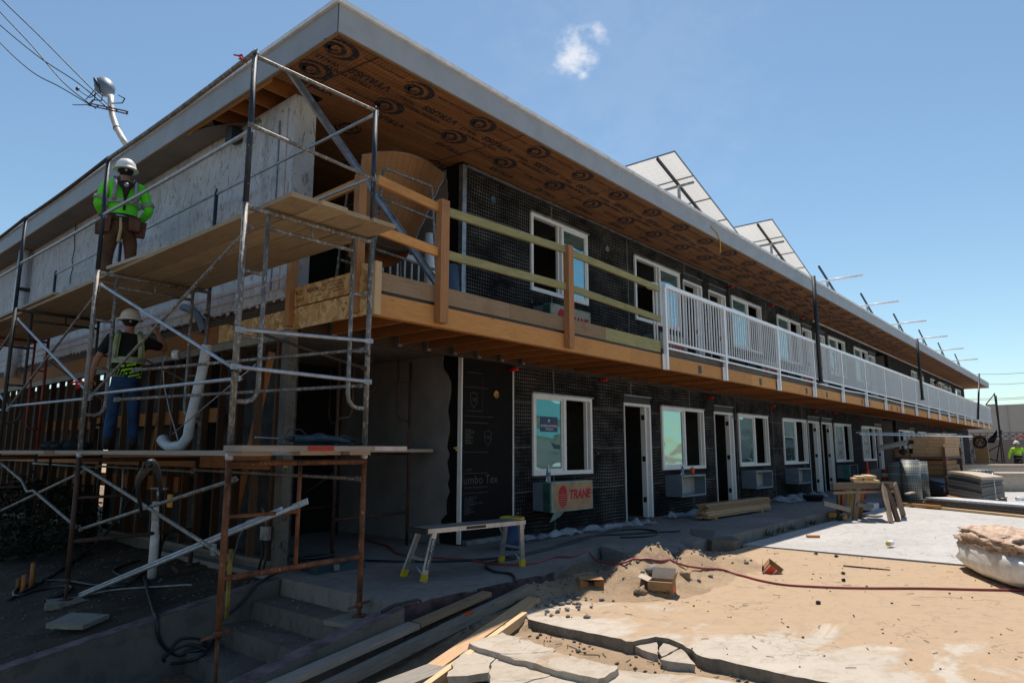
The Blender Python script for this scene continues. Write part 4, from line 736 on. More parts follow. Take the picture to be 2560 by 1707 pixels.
for i in range(3):
    y0_, y1_ = YS[i], YS[i+1]; zz = 'pipe_zinc'
    flat_tube((o_, y0_+.03, 1.88), (o_, y1_-.03, 3.06), .0155, zz); flat_tube((o_+.03, y0_+.03, 3.04), (o_+.03, y1_-.03, 1.87), .0155, 'pipe_grey'); flat_tube((o_+.02, y0_+.05, 1.82), (o_+.02, y1_, 1.86), .0155, zz)
    flat_tube((o_, y0_+.03, .49), (o_, y1_-.03, 1.10), .0165, 'pipe_grey', mid=(0, .0, -.07) if i == 1 else None); flat_tube((o_+.03, y0_+.03, 1.05), (o_+.03, y1_-.03, .46), .0165, 'pipe_grey')
    flat_tube((n_, y0_+.03, 1.02), (n_, y1_, 1.04), .0155, 'pipe_grey'); flat_tube((n_, y0_, 2.0), (n_, y1_, 2.9), .0145, 'pipe_brown')
    flat_tube((XO, y0_, 4.52), (XO, y1_, 4.51), .022, 'pipe_brown' if i else 'pipe_grey', 'guard_rail', None, .02); flat_tube((XO, y0_, 3.83), (XO, y1_, 3.85), .0165, 'pipe_zinc', 'guard_rail', None, .01)
    flat_tube((XI, y0_, 4.47), (XI, y1_, 4.46), .0155, 'pipe_zinc', 'guard_rail'); flat_tube((XI, y0_, 3.83), (XI, y1_, 3.83), .0155, 'pipe_zinc', 'guard_rail')
ye = YS[0]
for (a, b, m_) in (((XO, ye, 4.49), (XI, ye, 4.50), 'pipe_grey'), ((XO, ye-.02, 3.87), (XI, ye-.02, 3.80), 'pipe_grey'), ((XO, ye-.03, 2.19), (XI, ye-.03, 2.25), 'pipe_zinc'), ((XO-.02, ye-.03, 1.90), (XI, ye-.03, 1.88), 'pipe_zinc')): flat_tube(a, b, .0165, m_, 'end_rail')
flat_tube((XI, ye+.03, 2.18), (XO+.1, ye+2.2, 2.05), .0155, 'pipe_grey', 'end_rail'); flat_tube((XI, ye+.05, 1.85), (XO+.1, ye+2.6, 1.78), .0155, 'pipe_grey', 'end_rail')
for (x, y, z) in ((XO, ye, 1.86), (XO+.2, ye, 2.19), (XI, ye, 2.24), (XI, ye, 1.87), (XI-.03, ye, 2.12)):
    mb = MB()
    for k in range(3): mb.tube([(x+.036*cos(t), y+.036*sin(t), z+.012*k+.01*sin(2*t+k)) for t in [i*.7 for i in range(10)]], .003, 4)
    mb.tube([(x+.03, y-.03, z), (x+.06, y-.05, z-.04), (x+.02, y-.05, z-.08)], .003, 4); mb.build('wire_tie', 'cable', sc)
# planks of the upper deck
PW = .248
for k in range(4):
    xa = 2.76+k*.262; e0 = (4.63, 4.60, 4.64, 4.61)[k]; nm = ('outermost', 'second', 'third', 'innermost')[k]
    for (a, b, dz, wh) in ((e0, 8.75+.1*k, .0, 'near the building corner'), (8.3+.1*k, 12.6, .034, 'over the middle bay, lapping the first planks'), (12.2, 15.5, .0, 'at the far left end')):
        if wh[0] == 'o':
            a = 8.78+.1*k; dz = 0
        if wh[0:2] == 'at': a = 12.62
        r = random.uniform(-.006, .006)
        o = MB().box(xa, xa+PW, a, b, 3.232+dz+r, 3.27+dz+r).build('scaffold_plank', 'plywood', None, .004); tag(o, '%s plank of the upper scaffold deck, %s' % (nm, wh), 'plank', 'planks of the upper scaffold deck')
tag(MB().hexa([(2.70, 8.3, 3.275), (2.82, 8.3, 3.275), (2.95, 6.9, 3.275), (2.8, 6.9, 3.275), (2.70, 8.3, 3.31), (2.82, 8.3, 3.31), (2.95, 6.9, 3.31), (2.8, 6.9, 3.31)]).build('loose_board', 'plank_edge'), 'short loose board with a red end lying by the worker in green', 'board')
tag(MB().box(2.72, 2.86, 10.2, 13.5, 3.275, 3.31).build('loose_board', 'plank_edge'), 'long loose board lying on the outer edge of the upper deck at the left', 'board')
tag(MB().box(2.75, 2.88, 12.0, 15.6, 3.275, 3.31).build('loose_board', 'plank_edge'), 'loose board lying at the far left end of the upper deck', 'board')
# planks of the lower deck
L2 = [((XO-.03, XO+.21), 4.8, 6.0, 0, 0)]
for (xa, xb, ya, yb, z, lab) in ((2.56, 2.80, 4.78, 8.9, 1.235, 'outer plank of the lower deck, lying across the rusty end frame'), (2.82, 3.06, 7.4, 11.9, 1.235, 'outer plank of the lower deck under the worker in the black shirt'),
                             (3.08, 3.32, 4.84, 8.6, 1.235, 'middle plank of the lower deck beside the drill'), (3.34, 3.58, 5.0, 8.9, 1.235, 'third plank of the lower deck from the outside'), (3.60, 3.82, 4.9, 9.0, 1.235, 'innermost plank of the lower deck next to the studs'),
                             (3.08, 3.32, 8.62, 12.6, 1.235, 'plank of the lower deck behind the standing worker'), (3.34, 3.58, 8.92, 13.0, 1.235, 'plank of the lower deck carrying the heap of dark clothes'), (3.6, 3.82, 9.02, 13.2, 1.235, 'grey plank of the lower deck at the far left by the studs'), (2.56, 2.80, 9.3, 13.5, 1.235, 'weathered outer plank at the left end of the lower deck')):
    tag(MB().box(xa, xb, ya, yb, z-.005, z+.032).build('scaffold_plank', 'plank_edge', None, .004), lab, 'plank', 'planks of the lower scaffold deck')
# end plank lying in the X direction (its long edge faces the camera)
o = MB().box(2.52, 4.08, 4.72, 4.98, 1.262, 1.305).build('end_plank', 'plank_edge', None, .004); tag(o, 'weathered plank laid crosswise on the lower deck end, its edge painted pink and red', 'plank'); 
c = MB().box(3.07, 3.31, 4.716, 4.7195, 1.266, 1.302).build('paint_patch', 'red_paint', o); MB().box(3.72, 4.08, 4.716, 4.7195, 1.266, 1.302).build('paint_patch', 'stucco_rim', o)
# pads under the jacks
tag(MB().prism([(3.62, 4.82, -.138), (3.98, 4.9, -.138), (3.94, 5.2, -.138), (3.56, 5.12, -.138)], .035, 0, .006).build('wood_pad', 'weathered'), 'wooden pad on the top step under the scaffold foot', 'pad')
P_ = Vector((XO, YS[1], 0)); g_ = gz(P_.x, P_.y)
tag(MB().prism([(P_.x-.2, P_.y-.1, g_+.034), (P_.x+.16, P_.y-.17, g_+.034), (P_.x+.22, P_.y+.1, g_+.034), (P_.x-.12, P_.y+.17, g_+.034)], .06, 0, .012).build('wood_pad', 'weathered'), 'wooden pad on the dirt under the scaffold foot by the coiled hose', 'pad')
g_ = gz(3.83, 8.18); tag(MB().prism([(3.63, 8.05, g_+.034), (4.0, 8.0, g_+.034), (4.02, 8.32, g_+.034), (3.7, 8.36, g_+.034)], .05).build('wood_pad', 'darkwood'), 'dark wooden pad under the inner scaffold foot by the footing', 'pad')
P_ = onz(190, 1568, -.30); tag(MB().prism([(P_.x-.24, P_.y-.0, P_.z+.08), (P_.x-.02, P_.y-.22, P_.z+.06), (P_.x+.27, P_.y+.0, P_.z+.07), (P_.x+.03, P_.y+.25, P_.z+.09)], .04, 0, .006).build('square_board', 'weathered'), 'loose square board lying tilted on the dirt at the left', 'board')
# loose bundle of pipes and metal stud
mb = MB(); a = Vector((2.72, 8.68, -.36)); b = Vector((3.02, 4.72, .86))
mb.tube([a, b], .017, 8); mb.tube([a+Vector((.03, .05, .02)), b+Vector((.03, .3, -.05))], .017, 8); mb.beam(b-(b-a).normalized()*.08, b+(b-a).normalized()*.10, .01, .045); solo('loose_brace', mb, 'pipe_zinc', 'folded pale scaffold brace leaning from the dirt up onto the rusty end frame', 'brace')
a = Vector((3.70, 6.42, 5.44)); b = Vector((5.15, 5.32, 2.90)); mb = MB(); d = (b-a).normalized(); s_ = d.cross(Vector((0, 1, 0))).normalized()*.04
mb.beam(a, b, .005, .09, s_); mb.beam(a+s_*1.0, b+s_*1.0, .035, .005, s_); mb.beam(a-s_*1.0, b-s_*1.0, .035, .005, s_); solo('metal_stud', mb, 'galv', 'galvanised metal stud standing diagonally from the balcony corner to the eave', 'stud')
def ribbon(name, P, s, mat, lab):
    mb = MB()
    for k in range(4):
        t = k*1.7; c = [Vector(P)+Vector((sin(t+i*.9)*s*i*.28, cos(t*2+i)*s*i*.10, -s*i*.22+(.12*s if k % 2 else 0)*i)) for i in range(5)]
        for i in range(4): mb.quad(c[i], c[i+1], c[i+1]+Vector((0, 0, s*.22)), c[i]+Vector((0, 0, s*.22)), smooth=True)
    solo(name, mb, mat, lab, 'ribbon')
ribbon('red_ribbon', (XO-.02, 4.97+.22, 4.56), .07, 'ribbon_red', 'red ribbon tied to the top rail at the scaffold corner')
ribbon('red_ribbon', (o_, YS[1]+.30, 2.02), .10, 'ribbon_red', 'red ribbon tied to the brace left of the lower worker')
P_ = ony(1141, 1118, 6.6); ribbon('yellow_ribbon', P_, .05, 'yellow', 'small yellow ribbon on the broken edge by the black paper')
P_ = onx(713, 1160, 3.95); ribbon('yellow_ribbon', P_, .04, 'yellow', 'small yellow ribbon by the rough corner post')
# ------------------------------------------------ people
def skin(name, mat, parent, chains, sub=2):
    'one continuous surface grown round a skeleton: chains of (x,y,z,r) joined where points repeat; local frame x right, y forward, z up'
    vs, es, rs, ix = [], [], [], {}
    for ch in chains:
        pr = None
        for (x, y, z, r) in ch:
            k_ = (round(x, 3), round(y, 3), round(z, 3))
            if k_ not in ix: ix[k_] = len(vs); vs.append((x, y, z)); rs.append(r)
            if pr is not None: es.append((pr, ix[k_]))
            pr = ix[k_]
    me = bpy.data.meshes.new(name); me.from_pydata(vs, es, []); o = bpy.data.objects.new(name, me); COL.objects.link(o)
    sk = o.modifiers.new('s', 'SKIN'); 
    for i, r in enumerate(rs):
        d = me.skin_vertices[0].data[i] if len(me.skin_vertices) else None
        if d: d.radius = r if isinstance(r, tuple) else (r, r)
    sk.use_smooth_shade = True; su = o.modifiers.new('u', 'SUBSURF'); su.levels = sub; su.render_levels = sub
    bpy.context.view_layer.update(); dg = bpy.context.evaluated_depsgraph_get(); nm = bpy.data.meshes.new_from_object(o.evaluated_get(dg)); bpy.data.objects.remove(o)
    nm.materials.clear(); nm.materials.append(MATS[mat]); o = bpy.data.objects.new(name, nm); COL.objects.link(o); nm.name = name
    if parent: o.parent = parent
    return o
def ensure_skin():
    pass
_old_from = skin
def skin(name, mat, parent, chains, sub=2):
    vs, es, rs, ix = [], [], [], {}
    for ch in chains:
        pr = None
        for (x, y, z, r) in ch:
            k_ = (round(x, 3), round(y, 3), round(z, 3))
            if k_ not in ix: ix[k_] = len(vs); vs.append((x, y, z)); rs.append(r)
            if pr is not None and (pr, ix[k_]) not in es and pr != ix[k_]: es.append((pr, ix[k_]))
            pr = ix[k_]
    me = bpy.data.meshes.new(name); me.from_pydata(vs, es, []); o = bpy.data.objects.new(name, me); COL.objects.link(o)
    sk = o.modifiers.new('s', 'SKIN'); sk.use_smooth_shade = True
    import bmesh
    bm = bmesh.new(); bm.from_mesh(me); ly = bm.verts.layers.skin.verify(); bm.verts.ensure_lookup_table()
    for i, r in enumerate(rs): bm.verts[i][ly].radius = r if isinstance(r, tuple) else (r, r)
    bm.verts[0][ly].use_root = True; bm.to_mesh(me); bm.free()
    su = o.modifiers.new('u', 'SUBSURF'); su.levels = sub; su.render_levels = sub
    bpy.context.view_layer.update(); dg = bpy.context.evaluated_depsgraph_get(); nm = bpy.data.meshes.new_from_object(o.evaluated_get(dg)); bpy.data.objects.remove(o)
    nm.materials.clear(); nm.materials.append(MATS[mat]); nm.polygons.foreach_set('use_smooth', [True]*len(nm.polygons))
    o = bpy.data.objects.new(name, nm); COL.objects.link(o)
    if parent: o.parent = parent
    BASE[o.name] = Vector((0, 0, 0)); return o
def lpart(mb, name, mat, parent):
    o = mb.build(name, mat, None); o.parent = parent; BASE[o.name] = Vector((0, 0, 0)); return o
def hand(P, D, side, curl=.6):
    'five separate fingers rooted in the palm; returns chains'
    P = Vector(P); D = Vector(D).normalized(); S = D.cross(Vector((0, 1, .2))).normalized()*side; Nn_ = S.cross(D).normalized()
    ch = [[(*P, .028), (*(P+D*.045), (.036, .020)), (*(P+D*.08), (.036, .018))]]
    for k, (off, ln) in enumerate(((-.027, .062), (-.009, .072), (.009, .068), (.027, .052))):
        a = P+D*.08; b = P+D*.088+S*off; c = b+(D*cos(curl*.5)+Nn_*sin(curl*.5))*ln*.5; d = c+(D*cos(curl*1.4)+Nn_*sin(curl*1.4))*ln*.5
        ch.append([(*a, (.036, .018)), (*b, .0095), (*c, .0085), (*d, .007)])
    a = P+D*.03; b = a-S*.035+Nn_*.008; c = b+(D*.7-S*.6+Nn_*.3).normalized()*.032; d = c+(D*.9-S*.2+Nn_*.35).normalized()*.026
    ch.append([(*(P+D*.045), (.036, .020)), (*b, .012), (*c, .010), (*d, .008)]); return ch
def person(loc, yaw, label, arms, legs, shirt, pants, sleeves_long, hat=True, lean=0, sc_=1.0, extras=None, head=(0, .02, 1.66)):
    P = thing('person', label, 'person', loc); P.rotation_euler = (0, 0, yaw); P.scale = (sc_,)*3
    (sL, eL, hL), (sR, eR, hR) = arms; (kL, fL), (kR, fR) = legs; hx, hy, hz = head
    pel = (0, 0, .95, (.10, .06)); ch = [[pel, (0, lean*.3, 1.10, (.11, .07)), (0, lean*.7, 1.28, (.12, .075)), (0, lean, 1.42, (.11, .055)), (0, lean+.01, 1.50, .054), (hx*.6, hy-.01, 1.56, .055), (hx, hy, hz, (.077, .092)), (hx, hy, hz+.09, (.07, .085))]]
    for s, (S_, E_, H_) in ((-1, (sL, eL, hL)), (1, (sR, eR, hR))):
        w0 = Vector(E_).lerp(Vector(H_), .5); ch.append([(0, lean, 1.42, (.11, .055)), (*S_, .045), (*Vector(S_).lerp(Vector(E_), .5), .048), (*E_, .042), (*w0, .038), (*H_, .028)])
        hh = hand(H_, Vector(H_)-Vector(E_), s); hh[0][0] = (*H_, .028); ch += hh
    for s, (K_, F_) in ((-1, (kL, fL)), (1, (kR, fR))): ch.append([pel, (s*.08, .01, .88, .05), (*Vector((s*.09, 0, .88)).lerp(Vector(K_), .5), .065), (*K_, .056), (*Vector(K_).lerp(Vector(F_), .4), .055), (*F_, .038), (F_[0], F_[1]+.10, F_[2]-.05, .035)])
    skin('body', 'skin', P, ch)
    # face
    mb = MB(); 
    for s in (-1, 1): mb.sphere((hx+s*.075, hy+.0, hz+.01), .024, 8, 5, (.4, .8, 1.3))
    mb.sphere((hx, hy+.098, hz-.005), .018, 6, 5, (.8, 1, 1.3)); lpart(mb, 'ears_and_nose', 'skin', P)
    mb = MB()
    for s in (-1, 1): mb.sphere((hx+s*.03, hy+.083, hz+.025), .009, 6, 4)
    mb.beam((hx-.022, hy+.09, hz-.045), (hx+.022, hy+.09, hz-.045), .006, .006); lpart(mb, 'eyes_and_mouth', 'shirt_black', P)
    mb = MB().sphere((hx, hy-.024, hz+.028), .100, 14, 10, (.88, .92, .98)); lpart(mb, 'hair', 'shirt_black', P)
    # shirt
    e = .022; t = [(0, lean*.1, .92, (.190, .148)), (0, lean*.1, .98, (.188, .146)), (0, lean*.3, 1.10, (.178, .138)), (0, lean*.7, 1.28, (.192, .142)), (0, lean, 1.42, (.178, .112)), (0, lean+.005, 1.50, .078)]; ch = [t]
    for s, (S_, E_, H_) in ((-1, (sL, eL, hL)), (1, (sR, eR, hR))):
        c = [t[4], (*S_, .080), (*Vector(S_).lerp(Vector(E_), .5), .068), (*(Vector(S_).lerp(Vector(E_), .8)), .064)]
        if sleeves_long: c += [(*E_, .062), (*Vector(E_).lerp(Vector(H_), .5), .055), (*Vector(E_).lerp(Vector(H_), .9), .042)]
        ch.append(c)
    skin('shirt', shirt, P, ch)
    ch = [[(0, 0, 1.03, (.165, .12)), (0, -.01, .90, (.185, .165)), (0, 0, .84, .13)]]
    for s, (K_, F_) in ((-1, (kL, fL)), (1, (kR, fR))): ch.append([(0, -.01, .90, (.185, .165)), (s*.092, -.015, .82, .125), (*Vector((s*.09, 0, .88)).lerp(Vector(K_), .55), .092), (*K_, .074), (*Vector(K_).lerp(Vector(F_), .5), .070), (*Vector(K_).lerp(Vector(F_), .93), .062)])
    skin('trousers', pants, P, ch)
    for s, (K_, F_) in ((-1, (kL, fL)), (1, (kR, fR))):
        skin('boot', 'boot', P, [[(F_[0], F_[1], F_[2]+.1, .052), (F_[0], F_[1]-.005, F_[2]-.01, .056), (F_[0], F_[1]+.10, F_[2]-.045, .05), (F_[0]+.005*s, F_[1]+.19, F_[2]-.055, .043)]])
    if hat:
        hp = [(.150, -.028), (.155, -.018), (.128, .0), (.122, .03), (.108, .075), (.075, .115), (.03, .135), (.001, .138)]
        h = lpart(MB().lathe((hx, hy, hz+.055), hp, 20), 'hard_hat', 'helmet', P); lpart(MB().lathe((hx, hy-.005, hz+.0), [(.092, 0), (.096, .04), (.09, .055)], 16), 'suspension_band', 'shirt_black', h)
        lpart(MB().sphere((hx, hy-.105, hz+.005), .02, 8, 5, (1, .5, 1)), 'ratchet_knob', 'reflect', h)
    if extras: extras(P)
    return P
def band(mb, cx, cy, z0, z1, rx, ry, n=24, a0=0, a1=360):
    for i in range(n):
        A, B = radians(a0+(a1-a0)*i/n), radians(a0+(a1-a0)*(i+1)/n)
        mb.quad((cx+rx*cos(A), cy+ry*sin(A), z0), (cx+rx*cos(B), cy+ry*sin(B), z0), (cx+rx*cos(B), cy+ry*sin(B), z1), (cx+rx*cos(A), cy+ry*sin(A), z1), smooth=True)
def ex_up(P):
    mb = MB(); band(mb, 0, .0, 1.145, 1.195, .212, .172); lpart(mb, 'reflective_band', 'reflect', P)
    for s in (-1, 1): mb = MB(); mb.tube([(s*.125, -.150, 1.17), (s*.12, -.165, 1.28), (s*.115, -.135, 1.42), (s*.11, -.03, 1.502)], .026, 6); o = lpart(mb, 'reflective_stripe', 'reflect', P); o.scale = (1, 1, 1)
    for s, (x, y, z, d) in ((-1, (-.272, -.02, 1.19, (-.3, -.1, -1))), (1, (.278, -.02, 1.19, (.33, -.1, -1)))):
        lpart(MB().lathe((x, y, z), [(.076, -.025), (.078, .025)], 14, d), 'sleeve_band', 'reflect', P)
    mb = MB(); mb.tube([(-.13, -.03, 1.51), (-.10, -.13, 1.44), (-.03, -.172, 1.32), (0, -.168, 1.2), (0, -.155, 1.05)], .017, 6); mb.tube([(.13, -.03, 1.51), (.10, -.13, 1.44), (.03, -.172, 1.32), (0, -.168, 1.2)], .017, 6); h = lpart(mb, 'harness', 'harness', P)
    lpart(MB().poly([(-.08, -.185, 1.42), (0, -.186, 1.44), (.08, -.185, 1.42), (.0, -.190, 1.24)]), 'harness_pad', 'harness', h); lpart(MB().lathe((0, -.186, 1.375), [(.03, 0), (.03, .012), (.001, .014)], 12, (0, -1, 0)), 'harness_ring', 'reflect', h)
    mb = MB(); band(mb, 0, 0, .93, 1.0, .206, .165); b_ = lpart(mb, 'tool_belt', 'harness', P)
    for (x, y, w_, zt, zb) in ((.13, -.15, .13, .95, .78), (.21, -.06, .12, .93, .74), (-.20, -.08, .13, .95, .74), (-.235, .04, .12, .92, .74)):
        m2 = MB().hexa([(x-w_*.45, y-.05, zb), (x+w_*.45, y-.05, zb), (x+w_*.45, y+.04, zb), (x-w_*.45, y+.04, zb), (x-w_*.55, y-.075, zt), (x+w_*.55, y-.075, zt), (x+w_*.55, y+.05, zt), (x-w_*.55, y+.05, zt)]); o = m2.build('pouch', 'leather', None, .012); o.parent = b_
    mb = MB().tube([(-.03, -.19, .93), (-.02, -.21, .78), (-.035, -.22, .60)], .016, 8, True, .021); hm = lpart(mb, 'hammer_handle', 'pine', b_)
    mb = MB().tube([(-.085, -.195, .955), (-.0, -.2, .955), (.045, -.19, .95)], .015, 8, True, .007); lpart(mb, 'hammer_head', 'galv', b_)
def ex_low(P):
    for s in (-1, 1):
        lpart(MB().tube([(s*.15, -.142, 1.16), (s*.145, -.165, 1.28), (s*.13, -.13, 1.42), (s*.12, -.03, 1.505)], .030, 6), 'vest_stripe', 'reflect', P)
        for q_ in (-.03, .03): lpart(MB().tube([(s*.15+q_, -.150, 1.16), (s*.145+q_, -.172, 1.28), (s*.13+q_, -.138, 1.42), (s*.12+q_, -.03, 1.512)], .006, 5), 'vest_piping', 'hivis_y', P)
    mb = MB(); band(mb, 0, 0, 1.10, 1.16, .212, .172); lpart(mb, 'vest_band', 'reflect', P)
    mb = MB(); band(mb, 0, 0, 1.16, 1.168, .214, .174); band(mb, 0, 0, 1.092, 1.10, .214, .174); lpart(mb, 'vest_piping', 'hivis_y', P)
    rx, ry = .213, .173; mb = MB()
    def pt(u, z): a = radians(270+u*62); return Vector((rx*cos(a), ry*sin(a), z))
    for (u0, z0, u1, z1) in ((-.5, 1.035, .45, 1.085), (-.25, .995, .85, 1.058), (-.05, .955, .9, 1.02), (.1, .92, .9, .975), (.55, .915, .9, .93)):
        n = 10
        for i in range(n):
            if random.random() < .12: continue
            a, b = i/n, (i+1)/n; ua, ub = u0+(u1-u0)*a, u0+(u1-u0)*b; za, zb = z0+(z1-z0)*a, z0+(z1-z0)*b; mb.quad(pt(ua, za-.012), pt(ub, zb-.012), pt(ub, zb+.010), pt(ua, za+.010))
    for r_ in range(4):
        for c_ in range(6):
            u, z = -.95+c_*.16+r_*.03, .925+r_*.026
            if r_ == 3 and c_ > 3: continue
            cpt = pt(u, z); ux = (pt(u+.01, z)-cpt).normalized(); ring = []
            for k in range(10): rr = .011 if k % 2 == 0 else .0048; a = pi/2+k*pi/5; ring.append(cpt+ux*rr*cos(a)+Vector((0, 0, rr*sin(a))))
            mb.poly(ring)
    lpart(mb, 'printed_flag', 'hivis_y', P)
YU = atan2(9.45, 3.2)-pi/2
person((3.20, 9.42, 3.275), YU+.05, 'worker in bright green top and white hard hat on the upper scaffold deck', (((-.20, 0, 1.41), (-.29, -.03, 1.12), (-.20, .22, 1.04)), ((.20, 0, 1.41), (.30, -.03, 1.12), (.20, .20, 1.00))),
       (((-.13, .03, .50), (-.14, -.02, .09)), ((.13, .03, .50), (.15, .02, .09))), 'hivis', 'duck', True, True, 0, 1.0, ex_up, (-.01, .07, 1.63))
person((3.42, 9.46, 1.272), YU+.02, 'worker in black shirt, patterned safety vest and jeans on the lower scaffold deck', (((-.20, 0, 1.41), (-.33, -.03, 1.14), (-.37, .10, .90)), ((.20, 0, 1.41), (.45, .08, 1.32), (.33, .20, 1.58))),
       (((-.11, .03, .50), (-.14, -.02, .09)), ((.12, .03, .50), (.15, .06, .09))), 'shirt_black', 'jeans', False, True, 0, 1.0, ex_low, (.0, .03, 1.64))
fp = CP + pray(2543, 1124).normalized()*46; fp.z = -.14
def ex_far(P):
    mb = MB(); band(mb, 0, 0, 1.08, 1.13, .195, .158); lpart(mb, 'reflective_band', 'reflect', P)
    mb = MB(); band(mb, 0, 0, .95, 1.07, .193, .152); lpart(mb, 'dark_hem', 'shirt_black', P)
person(fp, atan2(-fp.y, -fp.x)-pi/2-.15, 'worker in yellow-green top and white hard hat walking in the yard far off', (((-.20, 0, 1.41), (-.33, .0, 1.14), (-.40, .10, .90)), ((.20, 0, 1.41), (.33, .05, 1.14), (.40, .05, .88))),
       (((-.11, .12, .50), (-.12, .10, .09)), ((.12, -.05, .50), (.16, -.20, .12))), 'hivis_y', 'shirt_black', True, True, 0, 1.05, ex_far, (.0, .04, 1.64))
bp = Vector((xat(2338, 4.4, 5.75), 5.75, D1+.0))
pb = person(bp, -pi/2-.7, 'worker in orange with a dark cap looking over the far balcony railing', (((-.20, 0, 1.41), (-.30, .1, 1.14), (-.2, .35, 1.05)), ((.20, 0, 1.41), (.30, .1, 1.14), (.2, .35, 1.05))),
       (((-.11, .02, .50), (-.12, .0, .09)), ((.12, .02, .50), (.12, .0, .09))), 'orange', 'jeans', True, False, 0, .97, None, (.0, .05, 1.64))
# ------------------------------------------------ roof equipment
def solar(x, lab, rows):
    t = thing('solar_array', lab, 'solar panels', (x, 6.93, 5.8)); tl = radians(17.5); d = Vector((cos(tl), 0, -sin(tl))); z0 = 8.2; A = Vector((x, 6.93, z0)); u = Vector((d.z, 0, -d.x))*-1
    for r in range(rows):
        a = A+d*(1.0*r+.0); b = A+d*(1.0*r+.985)
        for c in range(2):
            ya = 0.0+c*1.66; P0 = a+Vector((0, ya, 0)); P1 = b+Vector((0, ya, 0)); w_ = Vector((0, 1.64, 0))
            g = MB().quad(P0, P0+w_, P1+w_, P1, [(0, 0), (1.64, 0), (1.64, .985), (0, .985)]); pn = g.build('panel', 'solar_back', t)
            f = MB()
            for (s, e) in ((P0, P0+w_), (P1, P1+w_), (P0, P1), (P0+w_, P1+w_)): f.beam(s, e, .018, .035, u)
            f.build('panel_frame', 'panel_frame', pn)
    for y_ in (.42, 2.6): MB().beam(A+Vector((-.05, y_, 0))-u*.09, A+d*(rows+.1)+Vector((0, y_, 0))-u*.09, .05, .07, u).build('strut', 'tarp_dark', t)
    for r in (1.05,): MB().tube([A+d*r+Vector((0, -.0, 0))-u*.16, A+d*r+Vector((0, 3.4, 0))-u*.16], .035, 8).build('cross_rail', 'galv', t)
    for y_ in (.42, 2.6): MB().beam(A+d*1.05+Vector((0, y_, -.2)), (x+1.0, 6.93+y_, 5.79), .06, .06).build('leg', 'galv', t)
solar(14.0, 'nearest solar array standing on the roof, its pale underside showing', 6)
solar(20.3, 'second solar array on the roof, lower in view behind the first', 5)
for i, (px, py) in enumerate(((2047, 666), (2152, 734), (2234, 785), (2297, 825), (2345, 857), (2387, 885))):
    P_ = ony(px, py, 7.30); nm = ('nearest', 'second', 'third', 'fourth', 'fifth', 'farthest')[i]
    t = thing('panel_rack', '%s of the empty dark roof racks with a white cross rail' % nm, 'rack', (P_.x, 7.3, 5.79), 'empty racks along the roof'); d = Vector((cos(.33), 0, -sin(.33)))
    MB().beam(P_, P_+d*4.6, .06, .07).build('strut', 'tarp_dark', t); c = P_+d*.95; MB().tube([c+Vector((0, -1.25, -.06)), c+Vector((0, .5, -.06))], .045, 8).build('cross_rail', 'fascia_cap', t)
    MB().beam(c, (c.x+.5, 7.3, 5.79), .06, .06).build('leg', 'galv', t)
# service mast with weatherhead
def pz(px, py, X): return onx(px, py, X)
MX = 4.6; pts = [pz(*c, MX) for c in ((322, 372), (305, 345), (292, 322), (281, 290), (277, 262), (277, 240))]; rr = .058
mast = thing('service_mast', 'curved pale service pipe with a grey weatherhead rising above the left eave', 'mast', pts[0]); MB().tube(pts, rr, 14).build('pipe', 'pipe_beige', mast)
p0 = pz(333, 378, MX); MB().tube([pts[0], p0, p0+(p0-pts[0])*.6], rr*1.15, 12).build('sleeve', 'pipe_beige', mast); MB().lathe(pts[2], [(rr+.008, -.02), (rr+.008, .02)], 14, (pts[3]-pts[1])).build('clamp', 'rust_steel', mast)
c = pz(262, 218, MX); hd = MB().sphere(c, .27, 16, 10, (.75, .75, .95)); h_ = hd.build('weatherhead', 'sleeve', mast); h_.data.transform(Matrix.Translation(c-BASE[h_.name]) @ Matrix.Rotation(radians(-30), 4, 'X') @ Matrix.Scale(.8, 4, (0, 1, 0)) @ Matrix.Translation(-(c-BASE[h_.name])))
MB().lathe(c+Vector((-.10, .02, -.03)), [(.19, 0), (.19, .03), (.12, .05)], 14, (-.8, .35, -.5)).build('hood_face', 'steel_dark', h_)
a, b = pz(222, 264, MX-.1), pz(317, 285, MX-.1); mb = MB().beam(a, b, .05, .02); mb.beam(a+Vector((0, 0, .05)), b+Vector((0, 0, .05)), .05, .02)
for t_ in (0, .25, .5, .75, 1): q_ = a.lerp(b, t_); mb.beam(q_, q_+Vector((0, 0, .05)), .05, .02)
mb.build('wire_bracket', 'rust_steel', mast)
for L_ in ([(240, 225), (236, 250), (222, 262), (196, 263), (182, 262)], [(245, 232), (225, 245), (205, 232), (194, 222)], [(296, 238), (312, 247), (306, 258), (280, 259)], [(248, 222), (256, 240), (254, 252), (232, 250), (222, 262)], [(238, 222), (228, 236), (214, 250)]):
    MB().tube([pz(*q_, MX-.12) for q_ in L_], .011, 6).build('lead_wire', 'cable', mast)
MB().sphere(pz(194, 223, MX-.12), .045, 8, 5).build('connector', 'cable', mast); MB().sphere(pz(243, 216, MX-.12), .05, 8, 5).build('connector', 'cable', mast)
